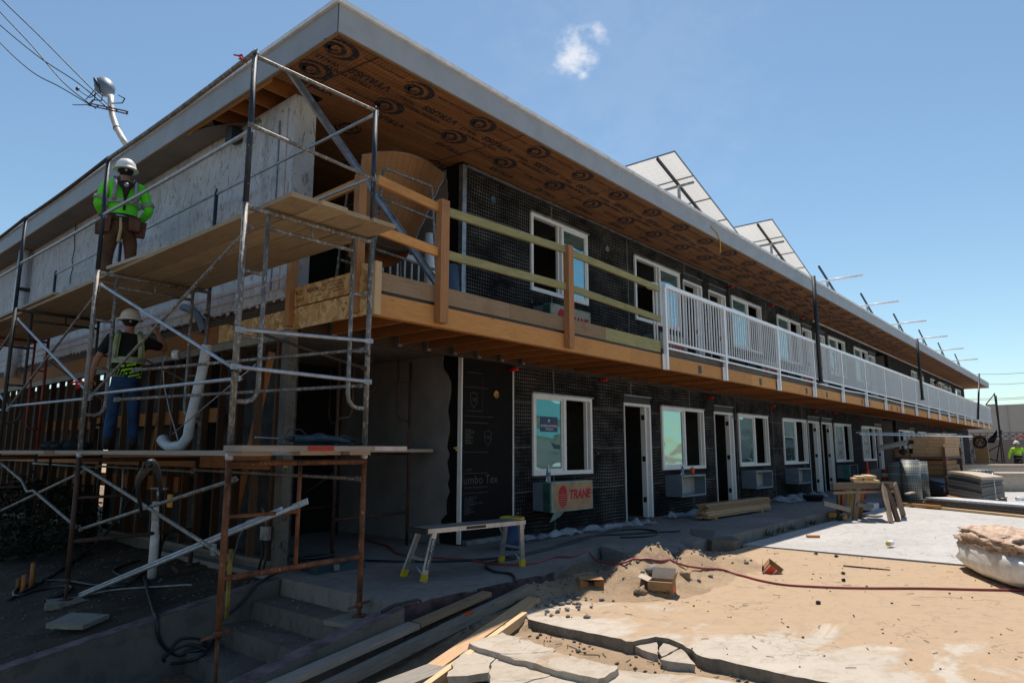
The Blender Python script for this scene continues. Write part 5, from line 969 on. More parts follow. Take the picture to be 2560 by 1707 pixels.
for i, (L_, lab) in enumerate(((((-60, -70), (5, 0), (100, 92), (205, 198), (280, 272)), 'topmost service wire coming down to the weatherhead'), (((-60, -40), (0, 30), (80, 115), (160, 208), (240, 272)), 'service wire that crosses the others near their middle'),
                           (((-60, 5), (0, 63), (100, 145), (195, 208), (262, 265)), 'sagging service wire between the crossing one and the lowest'), (((-60, 30), (0, 107), (80, 180), (150, 218), (228, 264)), 'lowest service wire coming down to the bracket'))):
    P0 = pz(*L_[-1], MX-.1); n = len(L_); pts = []
    for k, (a, b) in enumerate(L_): D_ = (P0-CP).length*(1+.16*(n-1-k)/(n-1)); pts.append(CP+pray(a, b).normalized()*D_)
    sm = []
    for k in range(n-1):
        for t_ in range(6):
            p0_, p1_, p2_, p3_ = pts[max(k-1, 0)], pts[k], pts[k+1], pts[min(k+2, n-1)]; t = t_/6
            sm.append(.5*((2*p1_)+(p2_-p0_)*t+(2*p0_-5*p1_+4*p2_-p3_)*t*t+(3*p1_-p0_-3*p2_+p3_)*t*t*t))
    sm.append(pts[-1]); solo('overhead_wire', MB().tube(sm, .012, 6), 'cable', lab, 'wire', 'service wires at the left')
# ------------------------------------------------ wall sleeves for air conditioners
def sleeve(x0, z0, face, lab, w_=1.07, h_=.42, dp_=.36):
    y0_ = YF-dp_; t = thing('wall_sleeve', lab, 'air conditioner sleeve', (x0, YF, z0)); th = .02; mb = MB()
    mb.box(x0, x0+th, y0_, YF, z0, z0+h_); mb.box(x0+w_-th, x0+w_, y0_, YF, z0, z0+h_); mb.box(x0+th, x0+w_-th, y0_, YF, z0, z0+th); mb.box(x0+th, x0+w_-th, y0_, YF, z0+h_-th, z0+h_); mb.build('casing', 'sleeve', t)
    if face == 'open':
        mb = MB(); mb.box(x0, x0+w_, y0_-.004, y0_-.001, z0+h_-.035, z0+h_); mb.box(x0, x0+w_, y0_-.004, y0_-.001, z0, z0+.035); mb.box(x0, x0+.035, y0_-.004, y0_-.001, z0+.035, z0+h_-.035); mb.box(x0+w_-.035, x0+w_, y0_-.004, y0_-.001, z0+.035, z0+h_-.035); mb.build('rim', 'door_grey', t)
        mb = MB(); mb.box(x0+th, x0+w_-th, YF-.03, YF-.02, z0+th, z0+h_-th); mb.build('back_panel', 'interior', t); mb = MB().box(x0+w_*.42, x0+w_-th-.001, YF-.12, YF-.105, z0+th, z0+h_-.07); mb.build('inner_board', 'sleeve_in', t)
    elif face == 'teal':
        mb = MB(); mb.box(x0-.006, x0+w_+.006, y0_-.02, y0_+.16, z0+h_+.001, z0+h_+.012); mb.box(x0-.012, x0-.001, y0_-.02, y0_+.16, z0-.02, z0+h_+.012); mb.box(x0+w_+.001, x0+w_+.012, y0_-.02, y0_+.1, z0-.05, z0+h_+.012); mb.box(x0, x0+.14, y0_-.024, y0_-.005, z0, z0+h_); mb.box(x0+w_-.1, x0+w_, y0_-.024, y0_-.005, z0, z0+h_); mb.build('plastic_wrap', 'teal', t)
        MB().box(x0+th, x0+w_-th, YF-.03, YF-.02, z0+th, z0+h_-th).build('back_panel', 'sleeve', t)
    else:
        mb = MB(); mb.box(x0-.008, x0+w_+.008, y0_-.012, y0_+.14, z0+h_+.001, z0+h_+.014); MB().box(x0-.012, x0-.001, y0_+.02, y0_+.15, z0-.01, z0+h_+.0).build('side_wrap', 'wrap_dark', t); mb.box(x0-.014, x0-.001, y0_-.012, y0_+.018, z0-.01, z0+h_+.014); mb.box(x0+w_+.001, x0+w_+.014, y0_-.012, y0_+.12, z0-.01, z0+h_+.014); mb.box(x0-.01, x0+w_+.012, y0_-.008, y0_-.002, z0-.012, z0+h_+.012)
        mb.quad((x0+.05, y0_-.01, z0-.01), (x0+.32, y0_+.0, z0-.012), (x0+.22, y0_+.02, z0-.09), (x0-.02, y0_+.03, z0-.16)); mb.build('plastic_wrap', 'wrap_pale', t)
        cb = MB(); rr_ = .05; pts = []
        for (cx, cz, a) in ((x0+w_-.015-rr_, z0+h_-.008-rr_, 0), (x0+.02+rr_, z0+h_-.008-rr_, 90), (x0+.02+rr_, z0+.008+rr_, 180), (x0+w_-.015-rr_, z0+.008+rr_, 270)):
            for k in range(4): A = radians(a+k*30); pts.append((cx+rr_*cos(A), y0_-.0095, cz+rr_*sin(A)))
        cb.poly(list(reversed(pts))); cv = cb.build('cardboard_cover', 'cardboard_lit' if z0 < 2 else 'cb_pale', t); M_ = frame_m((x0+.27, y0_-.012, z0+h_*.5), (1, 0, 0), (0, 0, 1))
        mb = MB(); n = 40
        for k in range(n):   # disc split into bars: solid above, striped below and right
            zt_, zb_ = .165-k*.33/n, .165-(k+1)*.33/n; zm = (zt_+zb_)/2; hw = sqrt(max(0, .165**2-zm*zm))*.72
            gap = (zm < .04 and k % 4 == 0)
            if gap: mb.poly([M_ @ Vector(q_) for q_ in ((-.0-hw, zb_, 0), (-hw*.86, zb_, 0), (-hw*.86, zt_, 0), (-hw, zt_, 0))]) if False else None
            if not gap: mb.poly([M_ @ Vector(q_) for q_ in ((-hw, zb_, 0), (hw, zb_, 0), (hw, zt_, 0), (-hw, zt_, 0))])
        merge(mb, text_mb('TRANE', .19, frame_m((x0+.72, y0_-.012, z0+h_*.54), (1, 0, 0), (0, 0, 1)), spacing=.95, shear=.2, bold=.008)); mb.build('printed_mark', 'trane_red', cv)
    return t
ys_ = YF-.36
sleeve(xat(1383, .55, ys_)-.04, .36, 'card', 'wall sleeve with red-lettered cardboard cover below the first lower window')
sleeve(xat(1705, .55, ys_), .36, 'open', 'open grey wall sleeve with a bottle and a red cup standing on it')
sleeve(xat(1891, .55, ys_), .36, 'open', 'open grey wall sleeve below the third lower window')
sleeve(xat(1997, .55, ys_), .36, 'open', 'open wall sleeve with a brown inside next to the open grey door')
sleeve(xat(2122, .55, ys_), .36, 'teal', 'empty wall sleeve wrapped in torn teal plastic')
sleeve(xat(1377.6, 3.4, ys_), 3.12, 'card', 'upstairs wall sleeve with cardboard cover below the first upper window')
sleeve(xat(1650, 3.4, ys_), 3.12, 'card', 'upstairs wall sleeve seen through the first bars of the white railing')
sleeve(xat(1905, 3.4, ys_), 3.12, 'card', 'upstairs wall sleeve behind the second bay of the white railing')
sleeve(xat(2002, 3.4, ys_), 3.12, 'card', 'upstairs wall sleeve behind the third bay of the white railing')
t = thing('boxed_unit', 'white printed carton standing by the traffic cones below the sixth lower window', 'carton', (xat(2184, .5, 6.2), 6.2, 0)); x_ = xat(2184, .5, 6.2)
MB().box(x_, x_+1.05, 5.9, 6.3, .02, .60).build('carton', 'bag_white', t); mb = text_mb('TRANE', .24, frame_m((x_+.62, 5.896, .32), (1, 0, 0), (0, 0, 1)), bold=.006); merge(mb, arc_mb(frame_m((x_+.18, 5.896, .32), (1, 0, 0), (0, 0, 1)), .0, .13, 0, 359, 16, False)); mb.build('printed_mark', 'trane_red', t)
def bottle(P, lab, h=.2, r=.032):
    t = thing('water_bottle', lab, 'bottle', P); x, y, z = P; MB().lathe(P, [(r*.9, 0), (r, .01), (r, h*.3), (r*.92, h*.34), (r, h*.4), (r, h*.62), (r*.5, h*.82), (r*.38, h*.88), (r*.38, h*.93)], 14).build('bottle_body', 'clear_plastic', t)
    MB().lathe((x, y, z+h*.92), [(r*.44, 0), (r*.44, h*.07), (r*.3, h*.08)], 10).build('cap', 'fascia_cap', t); MB().lathe((x, y, z+h*.36), [(r*1.01, 0), (r*1.01, h*.2)], 14).build('label_band', 'bag_blue', t)
bottle((xat(1371, .9, ys_+.12), ys_+.12, .795), 'clear water bottle standing on the sleeve with the cardboard cover', .26, .036)
bottle((xat(1706, .9, ys_+.1), ys_+.1, .781), 'clear water bottle beside the red cup')
P_ = Vector((xat(1731, .9, ys_+.08), ys_+.08, .781)); t = thing('red_cup', 'red paper cup with lid and straw standing on the open wall sleeve', 'cup', P_); MB().lathe(P_, [(.034, 0), (.046, .13)], 14).build('cup', 'cone_orange', t); MB().lathe(P_+Vector((0, 0, .13)), [(.049, 0), (.049, .012), (.01, .018)], 14).build('lid', 'bag_white', t); MB().tube([P_+Vector((0, 0, .12)), P_+Vector((.0, 0, .2)), P_+Vector((.03, 0, .22))], .004, 5).build('straw', 'red_cap', t)
x0_, x1_ = 8.385, 9.11; mb = MB().poly([(x0_+.15, YF-.012, 1.56), (x0_+.60, YF-.012, 1.56), (x0_+.60, YF-.012, 1.80), (x0_+.15, YF-.012, 1.80)]); st_ = solo('window_sticker', mb, 'bucket_blue', 'dark blue sticker with white lettering on the first lower window', 'sticker')
mb = text_mb('INTERNATIONAL', .058, frame_m((x0_+.375, YF-.014, 1.65), (1, 0, 0), (0, 0, 1))); merge(mb, text_mb('WINDOW', .045, frame_m((x0_+.375, YF-.014, 1.60), (1, 0, 0), (0, 0, 1)))); merge(mb, arc_mb(frame_m((x0_+.375, YF-.014, 1.73), (1, 0, 0), (0, 0, 1)), .012, .03, 0, 300, 10)); o = mb.build('lettering', 'fascia_cap', None); o.parent = st_
# the building on the other side of the yard, behind the camera
ob_ = thing('opposite_building', 'low tan building with a dark green roof on the other side of the yard', 'building', (10, -16, 0))
MB().box(-12, 46, -28, -17, -.3, 3.0).build('walls', 'drywall', ob_); mb = MB(); mb.hexa([(-13, -16, 2.9), (47, -16, 2.9), (47, -29, 2.9), (-13, -29, 2.9), (-12, -21, 5.2), (46, -21, 5.2), (46, -24, 5.2), (-12, -24, 5.2)]); mb.build('roof', 'teal', ob_)
for k in range(9): MB().box(-8+k*6, -5+k*6, -17.02, -16.96, .9, 2.3).build('window', 'steel_dark', ob_)
# ------------------------------------------------ on the landing and walkway
bx = thing('work_platform', 'aluminium folding work platform with yellow feet standing on the landing', 'work platform', (5.4, 5.3, 0))
PL = [onz(1008, 1440, 0), onz(1058, 1455, 0), onz(1253, 1405, 0), onz(1306, 1415, 0)]
T0, T1 = Vector((4.86, 5.28, .50)), Vector((6.03, 5.13, .50)); dx = (T1-T0).normalized(); dy = Vector((-dx.y, dx.x, 0)); 
tp = MB(); a, b = T0-dx*.10, T1+dx*.05; tp.hexa([a-dy*.15-Vector((0, 0, .045)), b-dy*.15-Vector((0, 0, .045)), b+dy*.15-Vector((0, 0, .045)), a+dy*.15-Vector((0, 0, .045)), a-dy*.15, b-dy*.15, b+dy*.15, a+dy*.15]); tp.build('platform_top', 'alu', bx, .004)
e = MB(); e.hexa([a-dy*.16-dx*.03-Vector((0, 0, .05)), a-dy*.16-Vector((0, 0, .05)), a+dy*.16-Vector((0, 0, .05)), a+dy*.16-dx*.03-Vector((0, 0, .05)), a-dy*.16-dx*.03+Vector((0, 0, .004)), a-dy*.16+Vector((0, 0, .004)), a+dy*.16+Vector((0, 0, .004)), a+dy*.16-dx*.03+Vector((0, 0, .004))]); e.build('end_cap', 'tool_dark', bx)
mb = MB(); M_ = frame_m((a+dx*.62-dy*.152-Vector((0, 0, .022))), dx, (0, 0, 1)); mb.poly([M_ @ Vector(q_) for q_ in ((-.13, -.014, 0), (.13, -.014, 0), (.13, .014, 0), (-.13, .014, 0))]); mb.build('warning_sticker', 'tool_dark', bx)
for i, (f_, s) in enumerate(((PL[0], (-1, 1)), (PL[1], (-1, -1)), (PL[2], (1, 1)), (PL[3], (1, -1)))):
    top = (T0 if s[0] < 0 else T1)+dy*.125*s[1]-Vector((0, 0, .03)); l_ = MB().beam(f_+Vector((0, 0, .01)), top, .055, .028, dy).build('leg', 'alu', bx); d = (top-f_).normalized(); MB().beam(f_-d*.0, f_+d*.075, .064, .038, dy).build('rubber_foot', 'yellow', l_)
    if i == 1:
        n_l = dx*-1; pm = f_.lerp(top, .55)-dy*.016; up = d; xx = up.cross(dy*-1*-1).normalized(); M_ = frame_m(pm-dy*.002, up, (-dy).cross(up)); k_ = MB().poly([M_ @ Vector(q_) for q_ in ((-.15, -.022, 0), (.15, -.022, 0), (.15, .022, 0), (-.15, .022, 0))]).build('brand_strip', 'tool_dark', l_)
        text_mb('GORILLA LADDERS', .034, frame_m(pm-dy*.004, up, (-dy).cross(up))).build('lettering', 'fascia_cap', k_)
MB().beam(PL[0].lerp(T0, .35)+Vector((0, 0, .03)), PL[1].lerp(T0, .35)+Vector((0, 0, .03)), .07, .02).build('step', 'alu', bx); MB().beam(PL[2].lerp(T1, .4), PL[3].lerp(T1, .4), .05, .02).build('step', 'alu', bx)
for s in (0, 2): MB().tube([PL[s+1].lerp(T0 if s == 0 else T1, .1), PL[s].lerp(PL[s+1], .5)+Vector((0, 0, .17))], .008, 5).build('strut', 'alu', bx)
P_ = onz(1280, 1372, 0); bk = thing('bucket', 'dark blue bucket with a yellow rim standing behind the work platform', 'bucket', P_); MB().lathe(P_, [(.13, 0), (.135, .02), (.155, .36)], 22).build('bucket_body', 'bucket_blue', bk); MB().lathe(P_+Vector((0, 0, .36)), [(.16, 0), (.165, .02), (.165, .045), (.15, .05), (.14, .02)], 22).build('rim', 'yellow', bk)
rd = Vector((sin(HEAD), -cos(HEAD), 0)); MB().tube([P_+Vector((0, 0, .33))+rd*(.165*cos(t))+Vector((-cos(HEAD)*.17*sin(t)*.6, -sin(HEAD)*.17*sin(t)*.6, -.19*sin(t))) for t in [pi*k/10 for k in range(11)]], .005, 5).build('handle', 'fascia_cap', bk); 
solo('threshold_flashing', MB().box(6.80, 7.82, YF-.10, YF-.02, .005, .07), 'galv', 'short galvanised strip on the floor below the black paper panel', 'flashing')
def sheet(pts, mat, name, lab, cat, nseg=26, w_=.16, h=.05):
    mb = MB(); n = nseg*2; P = []; sd = random.uniform(0, 50)
    for i in range(n+1):
        t = i/n*(len(pts)-1); k = min(int(t), len(pts)-2); c = Vector(pts[k]).lerp(Vector(pts[k+1]), t-k); row = []; ww = w_*(1+.7*noise.noise(Vector((i*.12, sd, 1))))
        for j in range(11): v = j/10-.5; row.append(c+Vector((.05*noise.noise(Vector((i*.3, j*.4, sd))), v*2*ww, (abs(noise.noise(Vector((i*.16, j*.22, sd))))*h*2.4+abs(noise.noise(Vector((i*.4, j*.5, sd))))*h*.7)*(1-abs(v)*1.2)+.006)))
        P.append(row)
    solo(name, mb.grid(P), mat, lab, cat)
sheet([(7.6, 6.35, 0), (9.0, 6.3, 0), (10.2, 6.25, 0), (10.95, 6.2, 0)], 'plastic_film', 'plastic_sheet', 'crumpled clear plastic sheet on the walkway below the first lower window', 'plastic sheet', 40, .16, .07)
sheet([(11.9, 6.35, 0), (13.2, 6.3, 0), (14.4, 6.35, 0)], 'plastic_film', 'plastic_sheet', 'crumpled clear plastic sheet on the walkway just left of the stacked lumber', 'plastic sheet', 26, .2, .08)
sheet([(17.3, 6.2, 0), (19.0, 6.1, 0), (20.5, 6.2, 0)], 'plastic_film', 'plastic_sheet', 'crumpled plastic sheet on the walkway right of the stacked lumber', 'plastic sheet', 26, .3, .12)
a, b = onz(1768, 1302, 0), onz(1926, 1277, 0); d = (b-a).normalized(); s_ = Vector((-d.y, d.x, 0)); k = 0
for r_ in range(6):
    for c_ in range(2):
        q0 = a+s_*(.045+c_*.095)+Vector((0, 0, .04+.043*r_+.018))+d*random.uniform(-.07, .07); o = MB().beam(q0, q0+d*(b-a).length, .09, .036).build('lumber', 'lumber_wood', None, .003)
        tag(o, '%s board of the lumber stack on the walkway, %s side' % (('lowest', 'second', 'third', 'fourth', 'fifth', 'topmost')[r_], ('yard', 'wall')[c_]), 'lumber', 'stacked boards on the walkway')
for t_, lab in ((.12, 'near'), (.85, 'far')): q_ = a.lerp(b, t_); tag(MB().beam(q_-s_*.02+Vector((0, 0, .019)), q_+s_*.2+Vector((0, 0, .019)), .06, .038).build('wood_block', 'fir'), 'small wood block under the %s end of the lumber stack' % lab, 'block')
# hoses and cables
def surf(x, y):
    z = gz(x, y)
    if 3.95 < x < 8.25 and y > 4.57+max(0, x-6)*.33: z = max(z, 0)
    elif x >= 8.25 and y > 4.44: z = max(z, 0)
    elif 4.64 < y < 6.42 and x <= 3.95: z = -.17 if x > 3.64 else -.34 if x > 3.33 else -.51 if x > 3.02 else -.685
    elif x < 3.95 and 6.42 <= y < 6.6: z = -.155*(3.93-x)
    elif x < 3.9 and 4.46 < y <= 4.64: z = -.19*(3.88-x)
    elif 4.8 < x < 10.4 and y < 4.2: z = max(z, -.15)
    elif x >= 10.4 and y < 4.3: z = max(z, -.142)
    return z
def hit(px, py, lift=0):
    d = pray(px, py).normalized(); t = 2.0
    while t < 60:
        p = CP+d*t
        if p.z < surf(p.x, p.y)+lift: return p
        t += .02
    return onz(px, py, -.14)
def smooth_path(P, n=5, ave=0):
    sm = []
    for k in range(len(P)-1):
        for t_ in range(n):
            p0_, p1_, p2_, p3_ = P[max(k-1, 0)], P[k], P[k+1], P[min(k+2, len(P)-1)]; t = t_/n
            sm.append(.5*((2*p1_)+(p2_-p0_)*t+(2*p0_-5*p1_+4*p2_-p3_)*t*t+(3*p1_-p0_-3*p2_+p3_)*t*t*t))
    sm.append(P[-1]); return sm
def cable(pp, r, mat, lab, cat='hose', zf=None, name='hose', n=6):
    P = [hit(px, py, r) if z is not None and z < .15 else onz(px, py, z) for (px, py, z) in pp]; sm = smooth_path(P, n)
    for v in sm:
        s_ = surf(v.x, v.y)+r*.9
        if v.z < s_ and s_-v.z < .12: v.z = s_
    for _ in range(2):
        zz = [v.z for v in sm]
        for i in range(1, len(sm)-1): sm[i].z = max((zz[i-1]+zz[i]+zz[i+1])/3, zz[i]-.004)
    solo(name, MB().tube(sm, r, 7), mat, lab, cat)
def onmound(px, py, r=.012): return hit(px, py, r)
rp = [(900, 1345), (970, 1365), (1000, 1385), (1090, 1393), (1180, 1400), (1250, 1410), (1330, 1408), (1385, 1392), (1430, 1391), (1480, 1402), (1540, 1407), (1600, 1401), (1650, 1402), (1700, 1412), (1760, 1420), (1810, 1425), (1850, 1437), (1900, 1450), (1960, 1460), (2040, 1466), (2150, 1469), (2300, 1470), (2450, 1473), (2600, 1476)]
cable([(a_, b_, 0) for a_, b_ in rp], .0125, 'hose_red', 'long thin red hose running from the dark recess across the sand to the right', name='air_hose')
cable([(620, 1372, 0), (700, 1385, 0), (830, 1396, 0), (960, 1402, 0), (1090, 1403, 0), (1200, 1398, 0), (1290, 1388, 0), (1370, 1370, 0), (1440, 1348, 0), (1500, 1338, 0), (1560, 1335, 0), (1640, 1330, 0), (1700, 1327, 0)], .014, 'cable', 'thick dark cable running along the landing toward the wall', 'cable', name='cable')
cable([(1270, 1393, 0), (1330, 1382, 0), (1400, 1365, 0), (1470, 1345, 0), (1530, 1327, 0), (1600, 1322, 0), (1645, 1330, 0), (1620, 1340, 0), (1550, 1343, 0)], .014, 'cable', 'dark cable looping back on itself by the crumpled plastic', 'cable', name='cable')
cable([(1290, 1396, 0), (1235, 1403, 0), (1215, 1415, 0), (1235, 1428, 0), (1275, 1434, 0), (1288, 1450, 0), (1286, 1465, -.06), (1280, 1480, -.2)], .014, 'cable', 'dark cable curling off the painted edge of the landing', 'cable', name='cable')
cable([(955, 1530, 0), (990, 1510, .02), (1020, 1515, .0), (1055, 1535, -.2), (1085, 1545, -.26)], .013, 'cable', 'black cable draped over the end of the cheek wall', 'cable', name='cable')
cable([(735, 1418, -.02), (690, 1432, .0), (640, 1470, -.05), (590, 1520, -.1), (552, 1550, -.3), (535, 1600, -.5), (500, 1640, -.66), (430, 1660, -.66), (410, 1640, -.66), (470, 1610, -.66), (520, 1625, -.66)], .014, 'cable', 'black cable running down beside the steps and coiling at the bottom', 'cable', name='cable')
cable([(360, 1440, -.2), (370, 1480, -.25), (385, 1530, -.25), (390, 1570, -.22), (410, 1615, -.5), (450, 1640, -.66), (500, 1625, -.66), (510, 1600, -.66), (450, 1595, -.66), (415, 1640, -.66)], .017, 'cable', 'thick black hose crossing over the sloping wall into the coil by the steps', 'hose', name='hose')
cable([(420, 1320, .4), (385, 1400, -.1), (320, 1460, -.2), (240, 1462, -.27), (160, 1450, -.28), (90, 1455, -.3), (40, 1475, -.32), (45, 1490, -.32), (120, 1470, -.3), (175, 1465, -.3), (170, 1480, -.3), (110, 1500, -.33)], .017, 'cable', 'black hose coiled on the dirt round the scaffold foot', 'hose', name='hose')
cable([(355, 1290, .7), (345, 1220, 1.0), (360, 1175, 1.2), (390, 1165, 1.2), (402, 1230, .9), (400, 1330, .35), (395, 1400, -.1), (330, 1440, -.2), (285, 1425, -.2), (350, 1400, -.1)], .015, 'cable', 'black hose arching up behind the white standpipe', 'hose', name='hose')
cable([(20, 1500, -.3), (130, 1440, -.28), (220, 1380, .0), (300, 1290, .4), (340, 1210, .8), (352, 1160, 1.1)], .015, 'cable', 'black hose hanging from the lower deck down to the dirt at the left', 'hose', name='hose')
cable([(200, 1492, -.3), (280, 1475, -.27), (370, 1468, -.24), (460, 1462, -.2), (480, 1463, -.2)], .012, 'galv', 'thin grey-blue conduit lying on the dirt behind the leaning brace', 'conduit', name='conduit')
# white standpipe with valve, pipes
P_ = Vector((3.42, 8.2, gz(3.42, 8.2))); sp_ = thing('standpipe', 'thick white plastic standpipe with a valve on top rising from the dirt', 'pipe', P_); tz = onx(385, 1240, 3.42).z
MB().tube([P_, (P_.x, P_.y, .50)], .048, 14).build('lower_pipe', 'bag_white', sp_); MB().tube([(P_.x, P_.y, .49), (P_.x, P_.y, .70)], .053, 14).build('upper_pipe', 'bag_white', sp_); mb = MB().tube([(P_.x, P_.y, .70), (P_.x, P_.y, .86)], .018, 8); mb.tube([(P_.x-.05, P_.y+.08, .84), (P_.x+.06, P_.y-.1, .84)], .018, 8); mb.build('valve', 'galv', sp_); MB().box(P_.x+.05, P_.x+.07, P_.y-.22, P_.y-.12, .64, .78).build('tag_card', 'tool_yellow', sp_)
V = Vector; B_ = [onx(*q_, 3.70) for q_ in ((518, 862), (505, 930), (492, 985), (478, 1040), (470, 1090), (455, 1112), (425, 1117), (410, 1108), (405, 1095))]; dr = thing('drain_pipe', 'fat pale plastic drain pipe with a hooked open end resting on the lower deck', 'pipe', B_[0])
MB().tube(B_, .058, 14, False).build('pipe', 'white_pvc', dr); MB().lathe(B_[-1], [(.062, -.07), (.067, -.05), (.067, .01), (.05, .012), (.045, -.05)], 16, (-.35, .15, .9)).build('socket', 'white_pvc', dr)
solo('pipe_stub', MB().tube([onx(*q_, XL-.04) for q_ in ((458, 768), (480, 775), (500, 800), (512, 830))], .05, 12, False), 'sleeve', 'short dark bent pipe on the stucco beside the raised arm', 'pipe')
B_ = [onx(*q_, 3.9) for q_ in ((420, 885), (408, 905), (410, 960), (425, 1030), (440, 1080), (447, 1108))]; lt = thing('work_light', 'round white-rimmed gauge on a thin stand by the lower worker', 'gauge', B_[-1]); MB().tube(B_, .009, 6).build('stem', 'alu', lt)
c_ = onx(442, 887, 3.9); MB().lathe(c_, [(.06, -.05), (.066, -.04), (.066, .03), (.055, .035)], 16, (.7, -.7, .05)).build('housing', 'fascia_cap', lt); MB().tube([c_+V((-.06, .06, 0)), c_+V((-.12, .13, .01))], .02, 8).build('nozzle', 'copper', lt)
solo('rod', MB().tube([onx(430, 1085, 3.4), onx(640, 910, 3.4)], .006, 5), 'alu', 'thin bare rod stuck in the hooked drain pipe', 'rod')
B_ = [onx(*q_, 4.15) for q_ in ((308, 1166), (305, 1240), (298, 1305), (240, 1311))]; solo('water_pipe', MB().tube(B_, .014, 8), 'white_pvc', 'thin white water pipe with an elbow among the studs', 'pipe')
B_ = [onx(*q_, 4.02) for q_ in ((575, 1455), (584, 1390), (600, 1340), (618, 1302), (640, 1295))]; solo('flex_conduit', MB().tube(B_, .012, 7), 'galv', 'curved metal conduit rising beside the yellow stake', 'conduit')
el = thing('outlet_box', 'old grey electrical box with two conduits on the studs near the corner post', 'electrical box', onx(664, 1330, 4.0)); c_ = onx(664, 1332, 4.0); MB().box(c_.x-.03, c_.x+.03, c_.y-.06, c_.y+.06, c_.z-.07, c_.z+.07).build('box', 'galv', el)
for q1 in (((657, 1348), (655, 1390), (645, 1430)), ((667, 1348), (664, 1400), (654, 1440))): MB().tube([onx(*q_, 4.0) for q_ in q1], .012, 6).build('conduit', 'steel_dark', el)
MB().tube([c_+V((0, 0, .07)), c_+V((0, .02, .18)), c_+V((0, .1, .25))], .012, 6).build('conduit', 'galv', el)
a, b = onz(570, 1468, -.12), onx(577, 1372, 3.3); a = V((3.3, b.y, -.25)); solo('yellow_stake', MB().beam(a, b, .03, .03), 'old_yellow', 'yellow painted stake in the dirt beside the rusty frame', 'stake')
solo('meter_tag', MB().box(3.80, 3.815, 7.55, 7.66, .12, .25), 'reflect', 'small striped card on the inner scaffold leg', 'card')
# drill on the end of the lower deck
dl = thing('rotary_drill', 'dark blue power drill with a long bit lying on the end of the lower deck', 'drill', (3.3, 5.1, 1.31)); D0 = V((3.12, 5.02, 1.36))
MB().tube([D0, D0+V((.12, 0, 0)), D0+V((.28, 0, .01)), D0+V((.42, 0, 0)), D0+V((.55, 0, -.02))], .035, 12, True, .03).build('motor_body', 'drill_blue', dl); MB().sphere(D0+V((.25, 0, .01)), .05, 12, 8, (1.8, .9, .9)).build('gear_housing', 'drill_blue', dl); MB().tube([D0+V((.4, 0, 0)), D0+V((.52, .03, .035)), D0+V((.62, .0, -.01))], .016, 8).build('handle', 'tool_dark', dl)
MB().lathe(D0, [(.022, 0), (.03, .05)], 12, (-1, 0, 0)).build('chuck', 'tool_dark', dl); MB().tube([D0-V((.04, 0, 0)), D0-V((.32, -.02, -.01))], .007, 6).build('bit', 'galv', dl); MB().tube([D0+V((.2, .04, .0)), D0+V((.1, .05, .08)), D0+V((-.0, .05, .08)), D0+V((-.1, .03, -.04)), D0+V((.1, -.03, -.045)), D0+V((.5, -.02, -.045)), D0+V((.75, 0, -.03))], .006, 6).build('power_cord', 'cable', dl)
mb = MB()
for k in range(8): mb.sphere((3.45+random.uniform(-.15, .15), 11.0+k*.17, 1.30+random.uniform(0, .06)), random.uniform(.09, .14), 10, 6, (1, 1.5, .6), .8)
solo('clothes_heap', mb, 'shirt_black', 'heap of dark clothes and bags lying on the lower deck at the left', 'clothes')
tc_ = thing('tool_case', 'dark green plastic tool case lying on the landing behind the scaffold leg', 'tool case', (4.7, 6.1, 0)); c0 = onz(790, 1437, 0); tb = MB().hexa([c0, c0+V((.62, -.02, 0)), c0+V((.75, .3, 0)), c0+V((.05, .36, 0)), c0+V((.02, .0, .10)), c0+V((.60, -.0, .10)), c0+V((.73, .28, .10)), c0+V((.07, .34, .10))]); BASE[tc_.name] = V(tc_.location); tb.build('case_body', 'drill_blue', tc_, .01)
MB().box(c0.x+.2, c0.x+.27, c0.y-.025, c0.y-.006, .02, .08).build('latch', 'galv', tc_)
solo('coiled_hose', MB().tube([(4.55+.22*cos(t), 6.75+.16*sin(t), .02+.006*t) for t in [k*.35 for k in range(55)]], .015, 6), 'cable', 'black hose coiled on the landing by the rough corner post', 'hose')
# inner scaffold in the lower recess
sr = thing('rolling_scaffold', 'brown inner scaffold standing in the dark lower recess with a plank across it', 'scaffold', (5.0, 7.6, 0))
for (xa, xb) in ((5.15, 6.35),):
    for (yy_, ) in ((7.3,), (8.9,)):
        mb = MB()
        for x in (xa, xb): mb.tube([(x, yy_, .0), (x, yy_, 2.5)], .022, 8); s = 1 if x == xa else -1; mb.tube([(x+s*.22, yy_, 2.5), (x+s*.22, yy_, 1.78), (x+s*.18, yy_, 1.69), (x, yy_, 1.66)], .018, 8); mb.tube([(x, yy_, 2.2), (x+s*.22, yy_, 2.2)], .014, 6)
        mb.tube([(xa, yy_, 1.22), (xb, yy_, 1.22)], .02, 8); mb.tube([(xa, yy_, .42), (xb, yy_, .44)], .02, 8); mb.build('end_frame', 'pipe_brown', sr)
MB().tube([(5.15, 7.3, 1.0), (5.15, 8.9, .3)], .014, 6).build('cross_brace', 'pipe_brown', sr)
tag(MB().box(4.5, 6.62, 7.1, 7.34, 1.245, 1.285).build('scaffold_plank', 'plank_edge'), 'painted plank lying across the inner scaffold in the lower recess', 'plank'); tag(MB().box(5.0, 6.9-.3, 7.36, 7.6, 1.245, 1.285).build('scaffold_plank', 'darkwood'), 'dark plank behind the painted one on the inner scaffold', 'plank')
